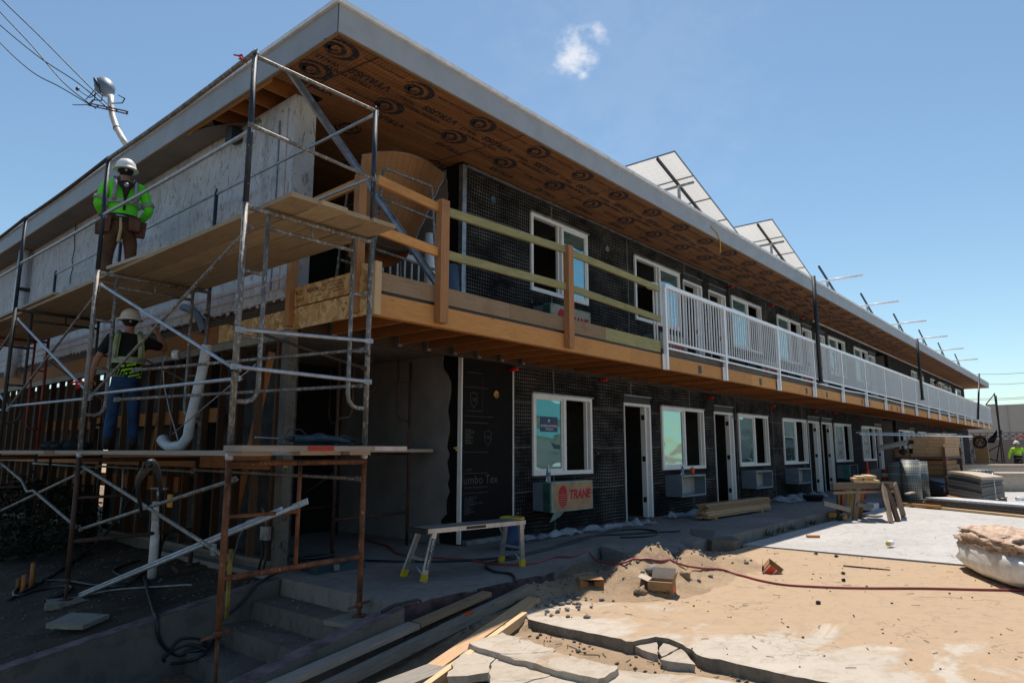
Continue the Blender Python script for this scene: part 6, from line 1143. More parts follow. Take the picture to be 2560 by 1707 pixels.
# upstairs recess: rolled lath, trestle, panel of railing, tube, mesh roll
n = 20; TP = [(905, 388), (945, 379), (985, 378), (1025, 385), (1070, 403), (1112, 436)]; BT = [(870, 640), (890, 655), (920, 665), (950, 670), (985, 665), (1015, 645)]; pts = []
def lerp_px(T, t): k = min(int(t*5), 4); f = t*5-k; return T[k][0]+(T[k+1][0]-T[k][0])*f, T[k][1]+(T[k+1][1]-T[k][1])*f
mb = MB()
for i in range(n+1):
    t = i/n; yy_ = 6.0+.45*sin(pi*t); pts.append((ony(*lerp_px(TP, t), yy_), ony(*lerp_px(BT, t), yy_+.1)))
for i, ((a, b), (c, d)) in enumerate(zip(pts, pts[1:])): mb.quad(b, d, c, a, [(i/n, 0), ((i+1)/n, 0), ((i+1)/n, 1), (i/n, 1)], smooth=True)
ln_ = solo('lath_roll', mb, 'lath_sheet', 'curved orange sheet of lath standing in the upper recess behind the timber rail', 'sheet'); mb = MB()
mb.tube([p_[0] for p_ in pts], .006, 4); mb.tube([pts[-1][0].lerp(pts[-1][1], k/12)+Vector((.012*(k % 2), 0, 0)) for k in range(13)], .006, 4)
mb.build('wire_edge', 'galv', None).parent = ln_
tr = thing('trestle', 'plaster-spattered trestle scaffold on the balcony corner', 'trestle', (4.8, 6.0, D1)); tz_ = 4.42
for (xa, xb) in ((4.62, 5.35),):
    for yy_ in (5.85, 6.5):
        mb = MB().tube([(xa-.16, yy_, D1), (xa, yy_, tz_)], .017, 7); mb.tube([(xb+.16, yy_, D1), (xb, yy_, tz_)], .017, 7); mb.tube([(xa, yy_, tz_), (xb, yy_, tz_)], .017, 7); mb.tube([(xa-.08, yy_, 3.45), (xb+.09, yy_, 3.40)], .017, 7); mb.tube([(xa-.03, yy_, 4.05), (xb+.04, yy_, 4.02)], .014, 6); mb.build('trestle_frame', 'pipe_grey', tr)
tag(MB().box(4.35, 5.45, 5.8, 6.15, 3.64, 3.685).build('trestle_plank', 'weathered'), 'grey plank on the trestle, the one nearer the balcony edge', 'plank'); tag(MB().box(4.3, 5.3, 6.18, 6.6, 3.64, 3.685).build('trestle_plank', 'weathered'), 'grey plank on the trestle, the one nearer the recess', 'plank')
pr_ = thing('railing_panel', 'spare white railing panel leaning in the upper recess behind the trestle', 'railing panel', (4.95, 6.35, D1))
MB().box(4.9, 6.15, 6.65, 6.70, 3.72, 3.80).build('top_rail', 'white_rail', pr_); MB().box(4.9, 6.15, 6.66, 6.69, 2.9, 2.94).build('bottom_rail', 'white_rail', pr_)
mb = MB()
for k in range(11): mb.box(4.93+k*.12, 4.95+k*.12, 6.665, 6.685, 2.94, 3.72)
mb.build('bar_panel', 'white_rail', pr_); MB().box(4.86, 4.93, 6.64, 6.71, D1, 3.80).build('post', 'white_rail', pr_)
wx_ = xat(1078, 3.4, 6.2); solo('white_tube', MB().tube([(wx_-.03, 6.15, D1), (wx_+.05, 6.3, 4.0)], .075, 14), 'fascia_cap', 'wide white tube standing upright near the galvanised corner', 'tube')
wx_ = xat(1128, 3.3, 6.25); solo('wire_roll', MB().tube([(wx_, 6.2, D1), (wx_, 6.3, 3.66)], .12, 16), 'blue_mesh', 'roll of blue-grey wire mesh standing by the galvanised corner', 'roll')
mb = MB().poly([(6.9, 6.2, D1+.03), (7.6, 5.9, D1+.05), (8.5, 5.75, D1+.03), (8.6, 5.9, D1+.02), (7.6, 6.3, D1+.12), (7.0, 6.5, D1+.1)]); solo('lath_scrap', mb, 'steel_dark', 'crumpled scrap of lath lying on the balcony below the first upper window', 'scrap')
# ------------------------------------------------ yard
def carton(loc, yaw, w_, d_, h_, label):
    P = thing('cardboard_box', label, 'cardboard box', loc); P.rotation_euler = (0, 0, yaw); return P
# first box, lying on its side with the opening to the camera
P = carton(onz(1481, 1487, -.15), HEAD-pi/2+.03, .24, .2, .15, 'small brown cardboard box lying on its side with the flaps folded in, half in shade'); P.location.z = -.148
w_, d_, h_ = .235, .22, .145; t = .003; mb = MB(); y0_ = 0
mb.box(0-w_/2, w_/2, 0, d_, 0, t); mb.box(-w_/2, w_/2, 0, d_, h_-t, h_); mb.box(-w_/2, -w_/2+t, 0, d_, t, h_-t); mb.box(w_/2-t, w_/2, 0, d_, t, h_-t); mb.box(-w_/2+t, w_/2-t, d_-t, d_, t, h_-t); lpart(mb, 'box_shell', 'cardboard', P)
for s in (-1, 1): lpart(MB().quad((s*w_/2, .002, .004), (s*(w_/2-.088), .055, .004), (s*(w_/2-.088), .055, h_-.03), (s*w_/2, .002, h_-.004)), 'side_flap', 'cardboard_in', P)
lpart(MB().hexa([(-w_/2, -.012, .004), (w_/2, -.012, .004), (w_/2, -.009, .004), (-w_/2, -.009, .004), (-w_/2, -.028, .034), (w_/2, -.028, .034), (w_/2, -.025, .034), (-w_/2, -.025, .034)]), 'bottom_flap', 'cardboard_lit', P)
lpart(text_mb('HANDLE WITH CARE', .018, frame_m((.02, .04, h_+.001), (1, 0, 0), (0, 1, 0))), 'printed_lettering', 'red_box', P)
# second box, open upwards, lettering upside down
a, b, c = onz(1560+705/11.76, 1400+1060/11.76, -.15), onz(1560+1425/11.76, 1400+1120/11.76, -.15), onz(1690, 1484, -.15); dx = (b-a).normalized(); yaw = atan2(dx.y, dx.x)
P = carton(a, yaw, .24, .2, .14, 'open brown cardboard box on the sand with upside-down black lettering'); P.location.z = -.149
w_, d_, h_ = (b-a).length, .21, .142; mb = MB(); mb.box(0, w_, 0, d_, 0, t); mb.box(0, w_, 0, t, t, h_); mb.box(0, w_, d_-t, d_, t, h_); mb.box(0, t, t, d_-t, t, h_); mb.box(w_-t, w_, t, d_-t, t, h_); lpart(mb, 'box_shell', 'cardboard', P)
lpart(MB().hexa([(0, d_-t, h_), (w_, d_-t, h_), (w_, d_, h_), (0, d_, h_), (.004, d_+.05, h_+.10), (w_-.004, d_+.05, h_+.10), (w_-.004, d_+.053, h_+.10), (.004, d_+.053, h_+.10)]), 'back_flap', 'cb_pale', P)
lpart(MB().hexa([(-.0, .0, h_), (.003, 0, h_), (.003, d_, h_), (0, d_, h_), (-.10, -.0, h_+.035), (-.10, -.0, h_+.038), (-.10, d_, h_+.038), (-.10, d_, h_+.035)]), 'left_flap', 'cb_pale', P)
lpart(MB().hexa([(w_-.003, 0, h_), (w_, 0, h_), (w_, d_, h_), (w_-.003, d_, h_), (w_+.03, .01, h_+.085), (w_+.033, .01, h_+.085), (w_+.033, d_-.01, h_+.085), (w_+.03, d_-.01, h_+.085)]), 'right_flap', 'cardboard', P)
lpart(MB().hexa([(0, -.004, h_-.0), (w_, -.004, h_-.0), (w_, .003, h_+.0), (0, .003, h_+.0), (0, -.006, h_+.003), (w_, -.006, h_+.003), (w_, .003, h_+.004), (0, .003, h_+.004)]), 'front_rim', 'cb_pale', P)
mb = text_mb('BRIDGEPORT', .033, frame_m((w_*.37, -.0015, .048), (-1, 0, 0), (0, 0, -1)), bold=.001); merge(mb, text_mb('B', .032, frame_m((w_*.84, -.0015, .05), (-1, 0, 0), (0, 0, -1)), bold=.001)); merge(mb, arc_mb(frame_m((w_*.84, -.0015, .05), (-1, 0, 0), (0, 0, -1)), .019, .0225, 0, 360, 24, False)); lpart(mb, 'printed_lettering', 'navy_ink', P)
lpart(MB().quad((w_+.0015, .03, .04), (w_+.0015, .17, .04), (w_+.0015, .17, .1), (w_+.0015, .03, .1)), 'side_label', 'cone_orange', P)
# third box, tipped over with a red label
P = carton(onz(1905, 1432, -.15), HEAD-pi/2-.25, .2, .2, .1, 'small cardboard box with bright red label, tipped over on the sand'); P.rotation_euler = (radians(18), radians(38), HEAD-pi/2-.2); P.location.z = -.13
w_, d_, h_ = .20, .16, .13; mb = MB(); mb.box(0, w_, 0, d_, 0, t); mb.box(0, w_, 0, t, t, h_); mb.box(0, w_, d_-t, d_, t, h_); mb.box(0, t, t, d_-t, t, h_); lpart(mb, 'box_shell', 'cardboard', P)
lpart(MB().box(.0, .13, -.003, -.001, .0, .125), 'label_patch', 'red_box', P); lpart(MB().box(.012, .028, -.005, -.0035, .0, .125), 'label_stripe', 'bag_white', P); lpart(MB().box(.102, .116, -.005, -.0035, .0, .125), 'label_stripe', 'bag_white', P); lpart(MB().hexa([(-.002, 0, 0), (0, 0, 0), (0, d_, 0), (-.002, d_, 0), (-.07, 0, .10), (-.068, 0, .10), (-.068, d_, .10), (-.07, d_, .10)]), 'open_flap', 'cb_pale', P)
# boards lying by the steps
def lay(a, b, w2, h2, mat, lab, za, zb, up=(0, 0, 1)):
    A_, B_ = onz(*a, za), onz(*b, zb); tag(MB().beam(A_, B_, w2, h2, up).build('timber_board', mat, None, .003), lab, 'board', 'boards lying beside the steps')
def lay2(a, b, w2, h2, mat, lab, up=(0, 0, 1)): o = MB().beam(ony(a[0], a[1], a[2]), ony(b[0], b[1], b[2]), w2, h2, up).build('timber_board', mat, None, .003); tag(o, lab, 'board', 'boards lying beside the steps'); return o
lay2((1218, 1483, 4.47), (1040, 1560, 4.43), .11, .04, 'treated_brown', 'short red-brown board lying against the painted edge')
o = lay2((1326, 1470, 4.33), (770, 1742, 4.20), .07, .085, 'weathered', 'grey weathered beam with an orange paint mark, lying beside the steps'); A_, B_ = ony(1326, 1470, 4.33), ony(770, 1742, 4.20)
lay2((1035, 1562, 4.40), (640, 1735, 4.32), .13, .04, 'plank_edge', 'pale grey plank with white spots beside the cheek wall')
lay2((1335, 1498, 4.20), (900, 1800, 3.62), .13, .045, 'lumber_wood', 'long brown plank whose lower half lies in the sun')
lay2((1312, 1540, 3.97), (900, 1845, 3.38), .05, .075, 'pine', 'split pale timber lying in the sun along the edge of the brown plank')
lay2((1120, 1660, 3.80), (930, 1735, 3.62), .2, .03, 'weathered', 'worn rough board end poking from under the brown plank')
mb = MB(); q_ = A_.lerp(B_, .36)+V((0, 0, .0465)); d_ = (B_-A_).normalized(); n_ = V((-d_.y, d_.x, 0)); mb.poly([q_-d_*.05+n_*.03, q_+d_*.03+n_*.034, q_+d_*.06, q_-n_*.03, q_-d_*.06-n_*.02]); mb.build('paint_mark', 'cone_orange', None).parent = o
mb = MB()
for k in range(9):
    p = onz(random.uniform(400, 490), random.uniform(1655, 1700), -.683); a_ = random.uniform(0, 3); mb.poly([p+V((cos(a_+t_)*.03, sin(a_+t_)*random.uniform(.008, .02), 0)) for t_ in (0, 1.3, 2.6, 3.9, 5.1)])
tag(mb.build('paint_marks', 'cone_orange'), None, None, None, 'structure')
# stones, rubble, chips (nobody could count them)
mb = MB()
def stone(px, py, z, s, m=None): p = onz(px, py, z); mb.sphere((p.x, p.y, max(p.z, z)+s*.2), s, 6, 4, (1, .8, .6), 1.0)
for k in range(330):
    x, y = random.uniform(4.8, 16), random.uniform(-2.5, 4.2)
    if random.random() < (x-4)/16: continue
    s = random.choice((.006, .008, .011, .015)); mb.sphere((x, y, -.148 if x < 10.4 else -.14), s, 5, 3, (1, .8, .6), 1.0)
for k in range(260): x, y = random.uniform(4.0, 4.7), random.uniform(.6, 4.4); mb.sphere((x, y, gz(x, y)+.004), random.choice((.008, .012, .02)), 5, 3, (1, .8, .6), 1.0)
for k in range(420):
    x, y = random.uniform(1.6, 4.0), random.uniform(6.7, 10.5); mb.sphere((x, y, gz(x, y)+.002), random.choice((.008, .012, .018)), 5, 3, (1, .8, .6), 1.0)
tag(mb.build('gravel', 'concrete_dark'), None, None, None, 'stuff')
mb = MB()
for k in range(170):
    p = onz(random.gauss(1390, 55), random.gauss(1490, 22), -.16); mb.sphere((p.x, p.y, gz(p.x, p.y) if p.x < 4.9 else -.14), random.uniform(.01, .035), 6, 4, (1, .8, .6), 1.0)
for k in range(190):
    x, y = random.uniform(4.2, 9), random.uniform(4.0, 4.6); mb.sphere((x, y, gz(x, y)+.0), random.uniform(.008, .025), 6, 4, (1, .8, .6), 1.0)
for k in range(160): c = random.choice(MOUNDS); x, y = random.gauss(c[0], c[3]*.7), random.gauss(c[1], c[4]*.7); mb.sphere((x, y, gz(x, y)+.004), random.uniform(.008, .03), 6, 4, (1, .8, .7), 1.2)
for k in range(60): x, y = random.uniform(3.0, 3.95), random.uniform(4.7, 6.4); mb.sphere((x, y, (-.17 if x > 3.64 else -.34 if x > 3.33 else -.51)+.004), random.uniform(.006, .018), 5, 3, (1, .8, .6), 1.0)
tag(mb.build('rubble', 'concrete_old'), None, None, None, 'stuff')
mb = MB()
for k in range(130):
    x, y = random.uniform(4.9, 11), random.uniform(-1, 3.9); a = random.uniform(0, 6.3); L_ = random.uniform(.02, .09); mb.beam((x, y, -.147), (x+cos(a)*L_, y+sin(a)*L_, -.145), .004, .003)
for k in range(90): x, y = random.uniform(3.9, 4.7), random.uniform(.8, 4.0); a = random.uniform(0, 6.3); L_ = random.uniform(.03, .12); mb.beam((x, y, gz(x, y)+.006), (x+cos(a)*L_, y+sin(a)*L_, gz(x, y)+.01), .005, .004)
tag(mb.build('twigs', 'darkwood'), None, None, None, 'stuff')
for (px, py, s, lab) in ((1600, 1478, .07, 'pale rounded clod beside the upright cardboard box on the left'), (1712, 1438, .075, 'dark clod behind the right corner of the upright cardboard box'), (1628, 1428, .09, 'grey lump of rubble behind the upright cardboard box'), (1865, 1406, .03, 'small dark stone above the tipped box')):
    p = onmound(px, py); solo('stone', MB().sphere(p, s, 9, 6, (1, .8, .7), .9), 'concrete_old' if 'clod' not in lab else 'sand', lab, 'stone')
c_ = onz(1835, 1350, -.05); ck = MB().prism([onz(1728, 1320, .02), onz(1790, 1327, .0), onz(1850, 1348, -.02), onz(1835, 1352, -.02), onz(1780, 1350, 0), onz(1730, 1335, .01)], .22, .02); solo('concrete_chunk', ck, 'concrete_dark', 'broken dark chunk of concrete kerb behind the sand heap', 'concrete chunk')
ck = MB().prism([onz(1500, 1362, .03), onz(1560, 1352, .02), onz(1700, 1352, 0), onz(1720, 1372, -.02), onz(1690, 1382, -.02), onz(1560, 1380, -.02)], .2, .02); solo('concrete_chunk', ck, 'concrete_old', 'tilted grey piece of walkway slab just behind the top of the sand heap', 'concrete chunk')
# weeds
def weed(P, n, L_, lab, mat='leaf', name='weed', w0=.02):
    mb = MB()
    for k in range(n):
        a = random.uniform(0, 6.28); b = random.uniform(.5, 1.3); l = L_*random.uniform(.6, 1); d = V((cos(a)*cos(b), sin(a)*cos(b), sin(b))); s = d.cross(V((0, 0, 1))).normalized()*w0*random.uniform(.6, 1); p = V(P)+V((random.uniform(-1, 1), random.uniform(-1, 1), 0))*L_*.35
        mb.quad(p-s*.5, p+s*.5, p+d*l*.6+s*.4, p+d*l*.6-s*.4); mb.poly([p+d*l*.6-s*.4, p+d*l*.6+s*.4, p+d*l+V((0, 0, -.15*l))])
    solo(name, mb, mat, lab, 'weed')
weed(onz(1390, 1580, -.24), 34, .10, 'green weed growing against the cut edge of the pad'); weed(onz(1284, 1575, -.26), 14, .07, 'small dark weed under the end of the brown plank')
for i, (px, lab) in enumerate(((1828, 'weed at the broken end of the walkway edge'), (1857, 'second weed along the walkway edge, near the chunk'), (1880, 'third weed along the walkway edge'), (1927, 'bushy weed in the middle of the walkway edge'), (1998, 'weed on the walkway edge before the saw'), (2035, 'farthest weed on the walkway edge, by the yellow saw'))):
    p = onz(px, 1325-(px-1828)*.27, -.1); p.y = 4.40; p.z = -.14; weed(p, 46 if i in (3, 4) else 28, .16, lab, 'leaf', 'weed', .012)
# stumps, dark bush, scraps in the bed
for (px, py, h, lab) in ((75, 1485, .30, 'tallest of the cut stumps in the dirt bed at the left'), (55, 1490, .2, 'middle cut stump in the dirt bed'), (42, 1482, .14, 'shortest cut stump in the dirt bed')):
    p = onz(px, py, -.33); p.z = gz(p.x, p.y)-.02; solo('stump', MB().tube([p, p+V((.01, .02, h*.5)), p+V((.0, .0, h))], .028, 8, True, .022), 'fir_red', lab, 'stump')
bc = V((3.25, 12.0, -.1)); bt = thing('shrub', 'dark leafy shrub growing under the left part of the scaffold', 'shrub', bc); mb = MB()
for k in range(9): a = k*.7; mb.tube([bc, bc+V((cos(a)*.25, sin(a)*.5, .4)), bc+V((cos(a)*.4, sin(a)*.95, .75))], .012, 5)
mb.build('stems', 'darkwood', bt); mb = MB()
for k in range(5200):
    d = V((random.gauss(0, 1), random.gauss(0, 1), random.gauss(0, 1))).normalized()*random.uniform(.45, 1)**.5; p = bc+V((d.x*.62, d.y*1.75, .42+d.z*.55)); p += V((noise.noise(p*2.2), noise.noise(p*2.2+V((5, 0, 0))), noise.noise(p*2.2+V((0, 5, 0)))))*.35; 
    if p.z < -.3: continue
    a = V((random.uniform(-1, 1), random.uniform(-1, 1), random.uniform(-.6, .6))).normalized()*.042; b = a.cross(V((random.uniform(-1, 1), random.uniform(-1, 1), 1))).normalized()*.02; mb.quad(p-a, p-b, p+a, p+b)
mb.build('leaves', 'dark_leaf', bt)
for (a, b, lab) in (((180, 1408), (262, 1380), 'thin orange stick lying on the dirt behind the scaffold foot'), ((176, 1370), (200, 1400), 'short orange offcut beside the thin stick')): tag(MB().beam(onz(*a, -.22), onz(*b, -.18), .05, .02).build('offcut', 'fir'), lab, 'offcut')
# sawhorse with offcuts, saw, cones
sh = thing('sawhorse', 'grey wooden sawhorse carrying pale offcuts in the sun', 'sawhorse', (15.5, 3.6, -.14)); BZ = .60
A_, B_ = V((14.9, 4.12, BZ)), V((16.05, 3.42, BZ)); A_ = ony(2050+290/7.84, 1180+330/7.84, 4.18); B_ = ony(2050+1425/7.84, 1180+300/7.84, 3.40); A_.z = B_.z = .555
d = (B_-A_).normalized(); s_ = V((-d.y, d.x, 0)); MB().beam(A_-d*.06, B_, .045, .13).build('beam', 'horse_wood', sh); MB().beam(A_-d*.06+V((0, 0, -.13)), B_+V((0, 0, -.13)), .05, .05).build('lower_rail', 'horse_wood', sh)
for (cx, f_, m_) in ((A_+d*.12, (2050+250/7.84, 1180+760/7.84), 'horse_wood'), (A_+d*.2, (2050+440/7.84, 1180+830/7.84), 'fir_red'), (B_-d*.25, (2050+1395/7.84, 1180+1000/7.84), 'horse_wood'), (B_-d*.18, (2050+1530/7.84, 1180+970/7.84), 'oldframe'), (A_+d*.6, (2050+680/7.84, 1180+935/7.84), 'horse_wood'), (A_+d*.7, (2050+770/7.84, 1180+905/7.84), 'fir_red'), (B_+d*.05, (2050+1640/7.84, 1180+870/7.84), 'horse_wood')):
    f0 = onz(*f_, -.14); top = V((cx.x, cx.y, .58)); f0 = f0 if (f0-V((cx.x, cx.y, -.14))).length < 1.3 else V((cx.x, cx.y, -.14))+(f0-V((cx.x, cx.y, -.14))).normalized()*.9
    MB().beam(f0, top, .115, .045, s_).build('leg', m_, sh)
MB().beam(A_+d*-.3+V((0, 0, -.33)), A_+d*.35+V((0, 0, -.48)), .03, .09).build('stretcher', 'weathered', sh); MB().beam(A_+d*.5+V((.1, 0, -.38)), A_+d*.95+V((0, 0, -.42)), .03, .08).build('stretcher', 'weathered', sh)
tops = [((.40, .62), .0, 0, .42), ((.42, .60), .05, .04, .40), ((.62, .95), .0, 0, .85), ((.62, .95), .06, .045, .85), ((.60, .93), -.05, .09, .8), ((.45, .62), 0, .085, .38)]
for i, ((u0, u1), so2, dz, L_) in enumerate(tops):
    q0 = A_.lerp(B_, u0)+V((0, 0, .085+dz)); v_ = V((.93, .36, 0)); tag(MB().beam(q0-v_*.12+s_*so2, q0+v_*L_+s_*so2, .17 if i != 2 else .30, .046).build('offcut', 'pine', None, .003), 'pale lumber offcut on the sawhorse, %s' % ('short one at the bottom left', 'short one second up at the left', 'wide one at the bottom right', 'long one in the middle right', 'long one on top right', 'short one on top left')[i], 'offcut', 'offcuts on the sawhorse')
sw = thing('power_saw', 'yellow and black power saw lying on the ground by the sawhorse', 'saw', onz(2095, 1302, -.14)); c0 = onz(2080, 1298, -.14)+V((0, 0, .06)); MB().box(c0.x-.0, c0.x+.16, c0.y-.05, c0.y+.05, c0.z-.02, c0.z+.06).build('motor', 'tool_yellow', sw, .01); c1 = onz(2100, 1300, -.14)+V((0, 0, .05))
MB().sphere(c1, .09, 12, 8, (1.6, .7, .7)).build('body', 'tool_dark', sw); MB().box(c1.x-.05, c1.x+.08, c1.y-.12, c1.y-.07, c1.z-.02, c1.z+.05).build('battery', 'tool_yellow', sw, .01); MB().tube([c1+V((.0, 0, .06)), c1+V((.15, -.05, .07)), c1+V((.28, -.1, -.01))], .02, 8).build('guard', 'galv', sw)
def cone(px, lab, yy=5.55, h=.71, P=None):
    P = P or V((xat(px, .4, yy), yy, -.0)); t = thing('traffic_cone', lab, 'traffic cone', P); mb = MB().lathe(P, [(.13, .03), (.035, h)], 18); mb.box(P.x-.18, P.x+.18, P.y-.18, P.y+.18, P.z, P.z+.03); mb.build('cone_body', 'cone_orange', t)
    MB().lathe(P+V((0, 0, h*.55)), [(.083, 0), (.058, h*.18)], 18).build('white_band', 'fascia_cap', t); MB().lathe(P+V((0, 0, h*.28)), [(.113, 0), (.095, h*.12)], 18).build('white_band', 'fascia_cap', t)
    MB().tube([P+V((-.04, 0, h)), P+V((-.045, 0, h+.14)), P+V((0, 0, h+.2)), P+V((.045, 0, h+.14)), P+V((.04, 0, h))], .02, 8).build('handle_loop', 'cone_orange', t)
cone(2171, 'orange and white slim cone with a loop top, left of the white carton'); cone(2231, 'orange and white slim cone with a loop top, right of the barrel')
P_ = V((xat(2213, .5, 5.6), 5.6, 0)); t = thing('traffic_drum', 'orange and white striped drum top between the two cones', 'drum', P_)
for k in range(5): MB().lathe(P_+V((0, 0, .0+k*.13)), [(.13-.004*k, 0), (.126-.004*k, .129)], 18).build('stripe', 'cone_orange' if k % 2 == 0 else 'fascia_cap', t)
a, b = onz(2160, 1255, -.1), ony(2168, 1205, 4.9); solo('orange_tube', MB().tube([(b.x-.2, 5.0, -.14), (b.x, 5.0, .5)], .075, 12), 'red_cap', 'fat orange-red tube leaning under the sawhorse', 'tube')
mb = MB()
for k in range(5): x0 = 16.1+k*.12; mb.tube([(x0, 4.3, .45), (x0+.08, 4.28, .1), (x0-.05, 4.25, -.1), (x0+.12+.02*k, 4.2, -.13)], .012, 4)
solo('caution_tape', mb, 'leaf_dry', 'tangled yellow tape hanging behind the sawhorse', 'tape'); bpy.data.objects['caution_tape'].data.materials[0] = MATS['yellow']
q_ = onz(2175, 1272, -.12); solo('concrete_block', MB().box(q_.x-.25, q_.x+.45, q_.y-.1, q_.y+.35, -.14, .0), 'white_pvc', 'pale flat block lying in the shade under the sawhorse', 'block'); q_ = onz(2035, 1262, -.1)
solo('mixing_tub', MB().lathe((q_.x, q_.y, 0), [(.2, 0), (.26, .14), (.27, .15), (.25, .14)], 20), 'steel_dark', 'dark round tub on the walkway left of the sawhorse', 'tub')
tag(MB().beam(onz(2110, 1285, -.13), onz(2200, 1290, -.12), .3, .03).build('timber_board', 'weathered'), 'dark board lying in the shade under the sawhorse', 'board')
# rolls of welded mesh
for (px, yy, r, h, lab) in ((2243, 4.50, .22, 1.05, 'shaded roll of wire mesh standing left of the others'), (2256, 4.75, .24, 1.08, 'roll of wire mesh just behind the sunlit one'), (2277, 4.08, .24, 1.14, 'grey roll of wire mesh catching light at the front'), (2299, 4.25, .23, 1.08, 'dark roll of wire mesh nearest the shelf')):
    x = xat(px, .5, yy); mb = MB().lathe((x, yy, -.14), [(r, 0), (r, h), (r*.8, h-.02), (r*.8, h-.2)], 28)
    o = solo('mesh_roll', mb, 'mesh_roll', lab, 'roll', 'rolls of wire mesh'); uvl = o.data.uv_layers[0].data
    for l in o.data.loops: v = o.data.vertices[l.vertex_index].co; uvl[l.index].uv = (v.z, atan2(v.y-yy, v.x-x)*r)
# shelf with cartons
SY0, SY1 = 3.75, 4.95; sx0, sx1 = xat(2268, .9, SY1), xat(2366, .9, SY0)+.0; sx0 = 23.2; sx1 = 26.3
sx0 = xat(2363, .8, SY0)-.05; sx1 = xat(2399, .8, SY0)+.3; SYB = 5.15
shf = thing('steel_shelf', 'brown steel shelf unit loaded with cartons standing in the yard', 'shelf', (sx0, SY0, -.14)); sx0 = round(sx0, 2)
for x in (sx0, sx1):
    for y in (SY0, SYB): MB().box(x-.04, x+.04, y-.04, y+.04, -.14, 1.36 if y == SY0 else 1.3).build('post', 'rust_steel', shf)
for z in (1.06, .50, -.02): MB().box(sx0-.05, sx1+.05, SY0-.05, SYB+.05, z-.06, z).build('shelf_board', 'rust_steel', shf)
def ct(x0, x1, y0, y1, z0, z1, lab, m_='cardboard', wr=None):
    o = MB().box(x0, x1, y0, y1, z0, z1).build('carton', m_, None, .008); tag(o, lab, 'cardboard box', 'cartons on the steel shelf'); return o
hh = .105
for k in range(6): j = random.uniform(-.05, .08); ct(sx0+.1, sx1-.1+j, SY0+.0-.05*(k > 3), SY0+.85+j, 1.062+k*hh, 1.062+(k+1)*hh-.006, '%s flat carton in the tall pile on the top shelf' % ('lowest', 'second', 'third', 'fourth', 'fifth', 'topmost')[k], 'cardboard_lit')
ct(sx0+.1, sx1-.3, SY0+.95, SYB, 1.062, 1.19, 'lower dark carton at the back of the top shelf'); ct(sx0+.15, sx1-.3, SY0+.98, SYB, 1.195, 1.33, 'upper dark carton at the back of the top shelf')
for k in range(3): ct(sx0+.15+.05*k, sx1-.1-.1*k, SY0+.02+.03*k, SY0+1.0, .503+k*.15, .503+(k+1)*.15-.006, '%s carton of the pile on the middle shelf' % ('lowest', 'second', 'topmost')[k], 'cardboard')
ct(sx0+.2, sx1-.3, SY0+1.03, SYB-.05, .503, .70, 'dark carton at the back of the middle shelf')
mb = MB().prism([(sx0+.0, SY0+1.0, 1.52), (sx0+.3, SY0+.95, 1.62), (sx0+1.4, SY0+1.0, 1.60), (sx0+1.5, SY0+1.8, 1.50), (sx0+.5, SY0+2.0, 1.42), (sx0-.1, SY0+1.8, 1.36)], .10, .03); solo('crushed_carton', mb, 'cb_pale', 'crushed pale cardboard sheet slung over the back of the top shelf', 'cardboard')
MB().box(sx0+.3, sx0+.8, SY0+1.15, SY0+1.32, 1.07, 1.3); solo('dark_bag', MB().sphere((sx0+.2, SY0+1.15, 1.2), .14, 10, 7, (1, .9, .8), .5), 'tarp_dark', 'black tool bag squeezed between the cartons on the top shelf', 'bag')
mb = MB().beam((sx0+.2, SY0+2.4, 1.80), (sx1+.5, SY0-.35, 1.74), .05, .05); solo('white_trim', mb, 'fascia_cap', 'long white metal strip lying across the top of the cartons', 'strip'); solo('white_trim', MB().beam((sx0+.2, SY0+2.5, 1.86), (sx1+.5, SY0+.1, 1.83), .03, .03), 'white_pvc', 'thin pale strip lying behind the white strip on the cartons', 'strip')
solo('blue_tarp', MB().sphere((sx0+.7, SY0+1.0, .12), .45, 14, 8, (1.2, 1.8, .42), .5), 'bag_blue', 'blue and white wrapped bundle on the bottom shelf', 'bundle'); solo('black_crate', MB().box(sx0-.0, sx0+1.0, SY0+.1, SYB-.1, -.015, .12).box(sx0, sx0+.03, SY0+.2, SYB-.2, .12, .30), 'tarp_dark', 'black crate at the bottom of the steel shelf', 'crate')
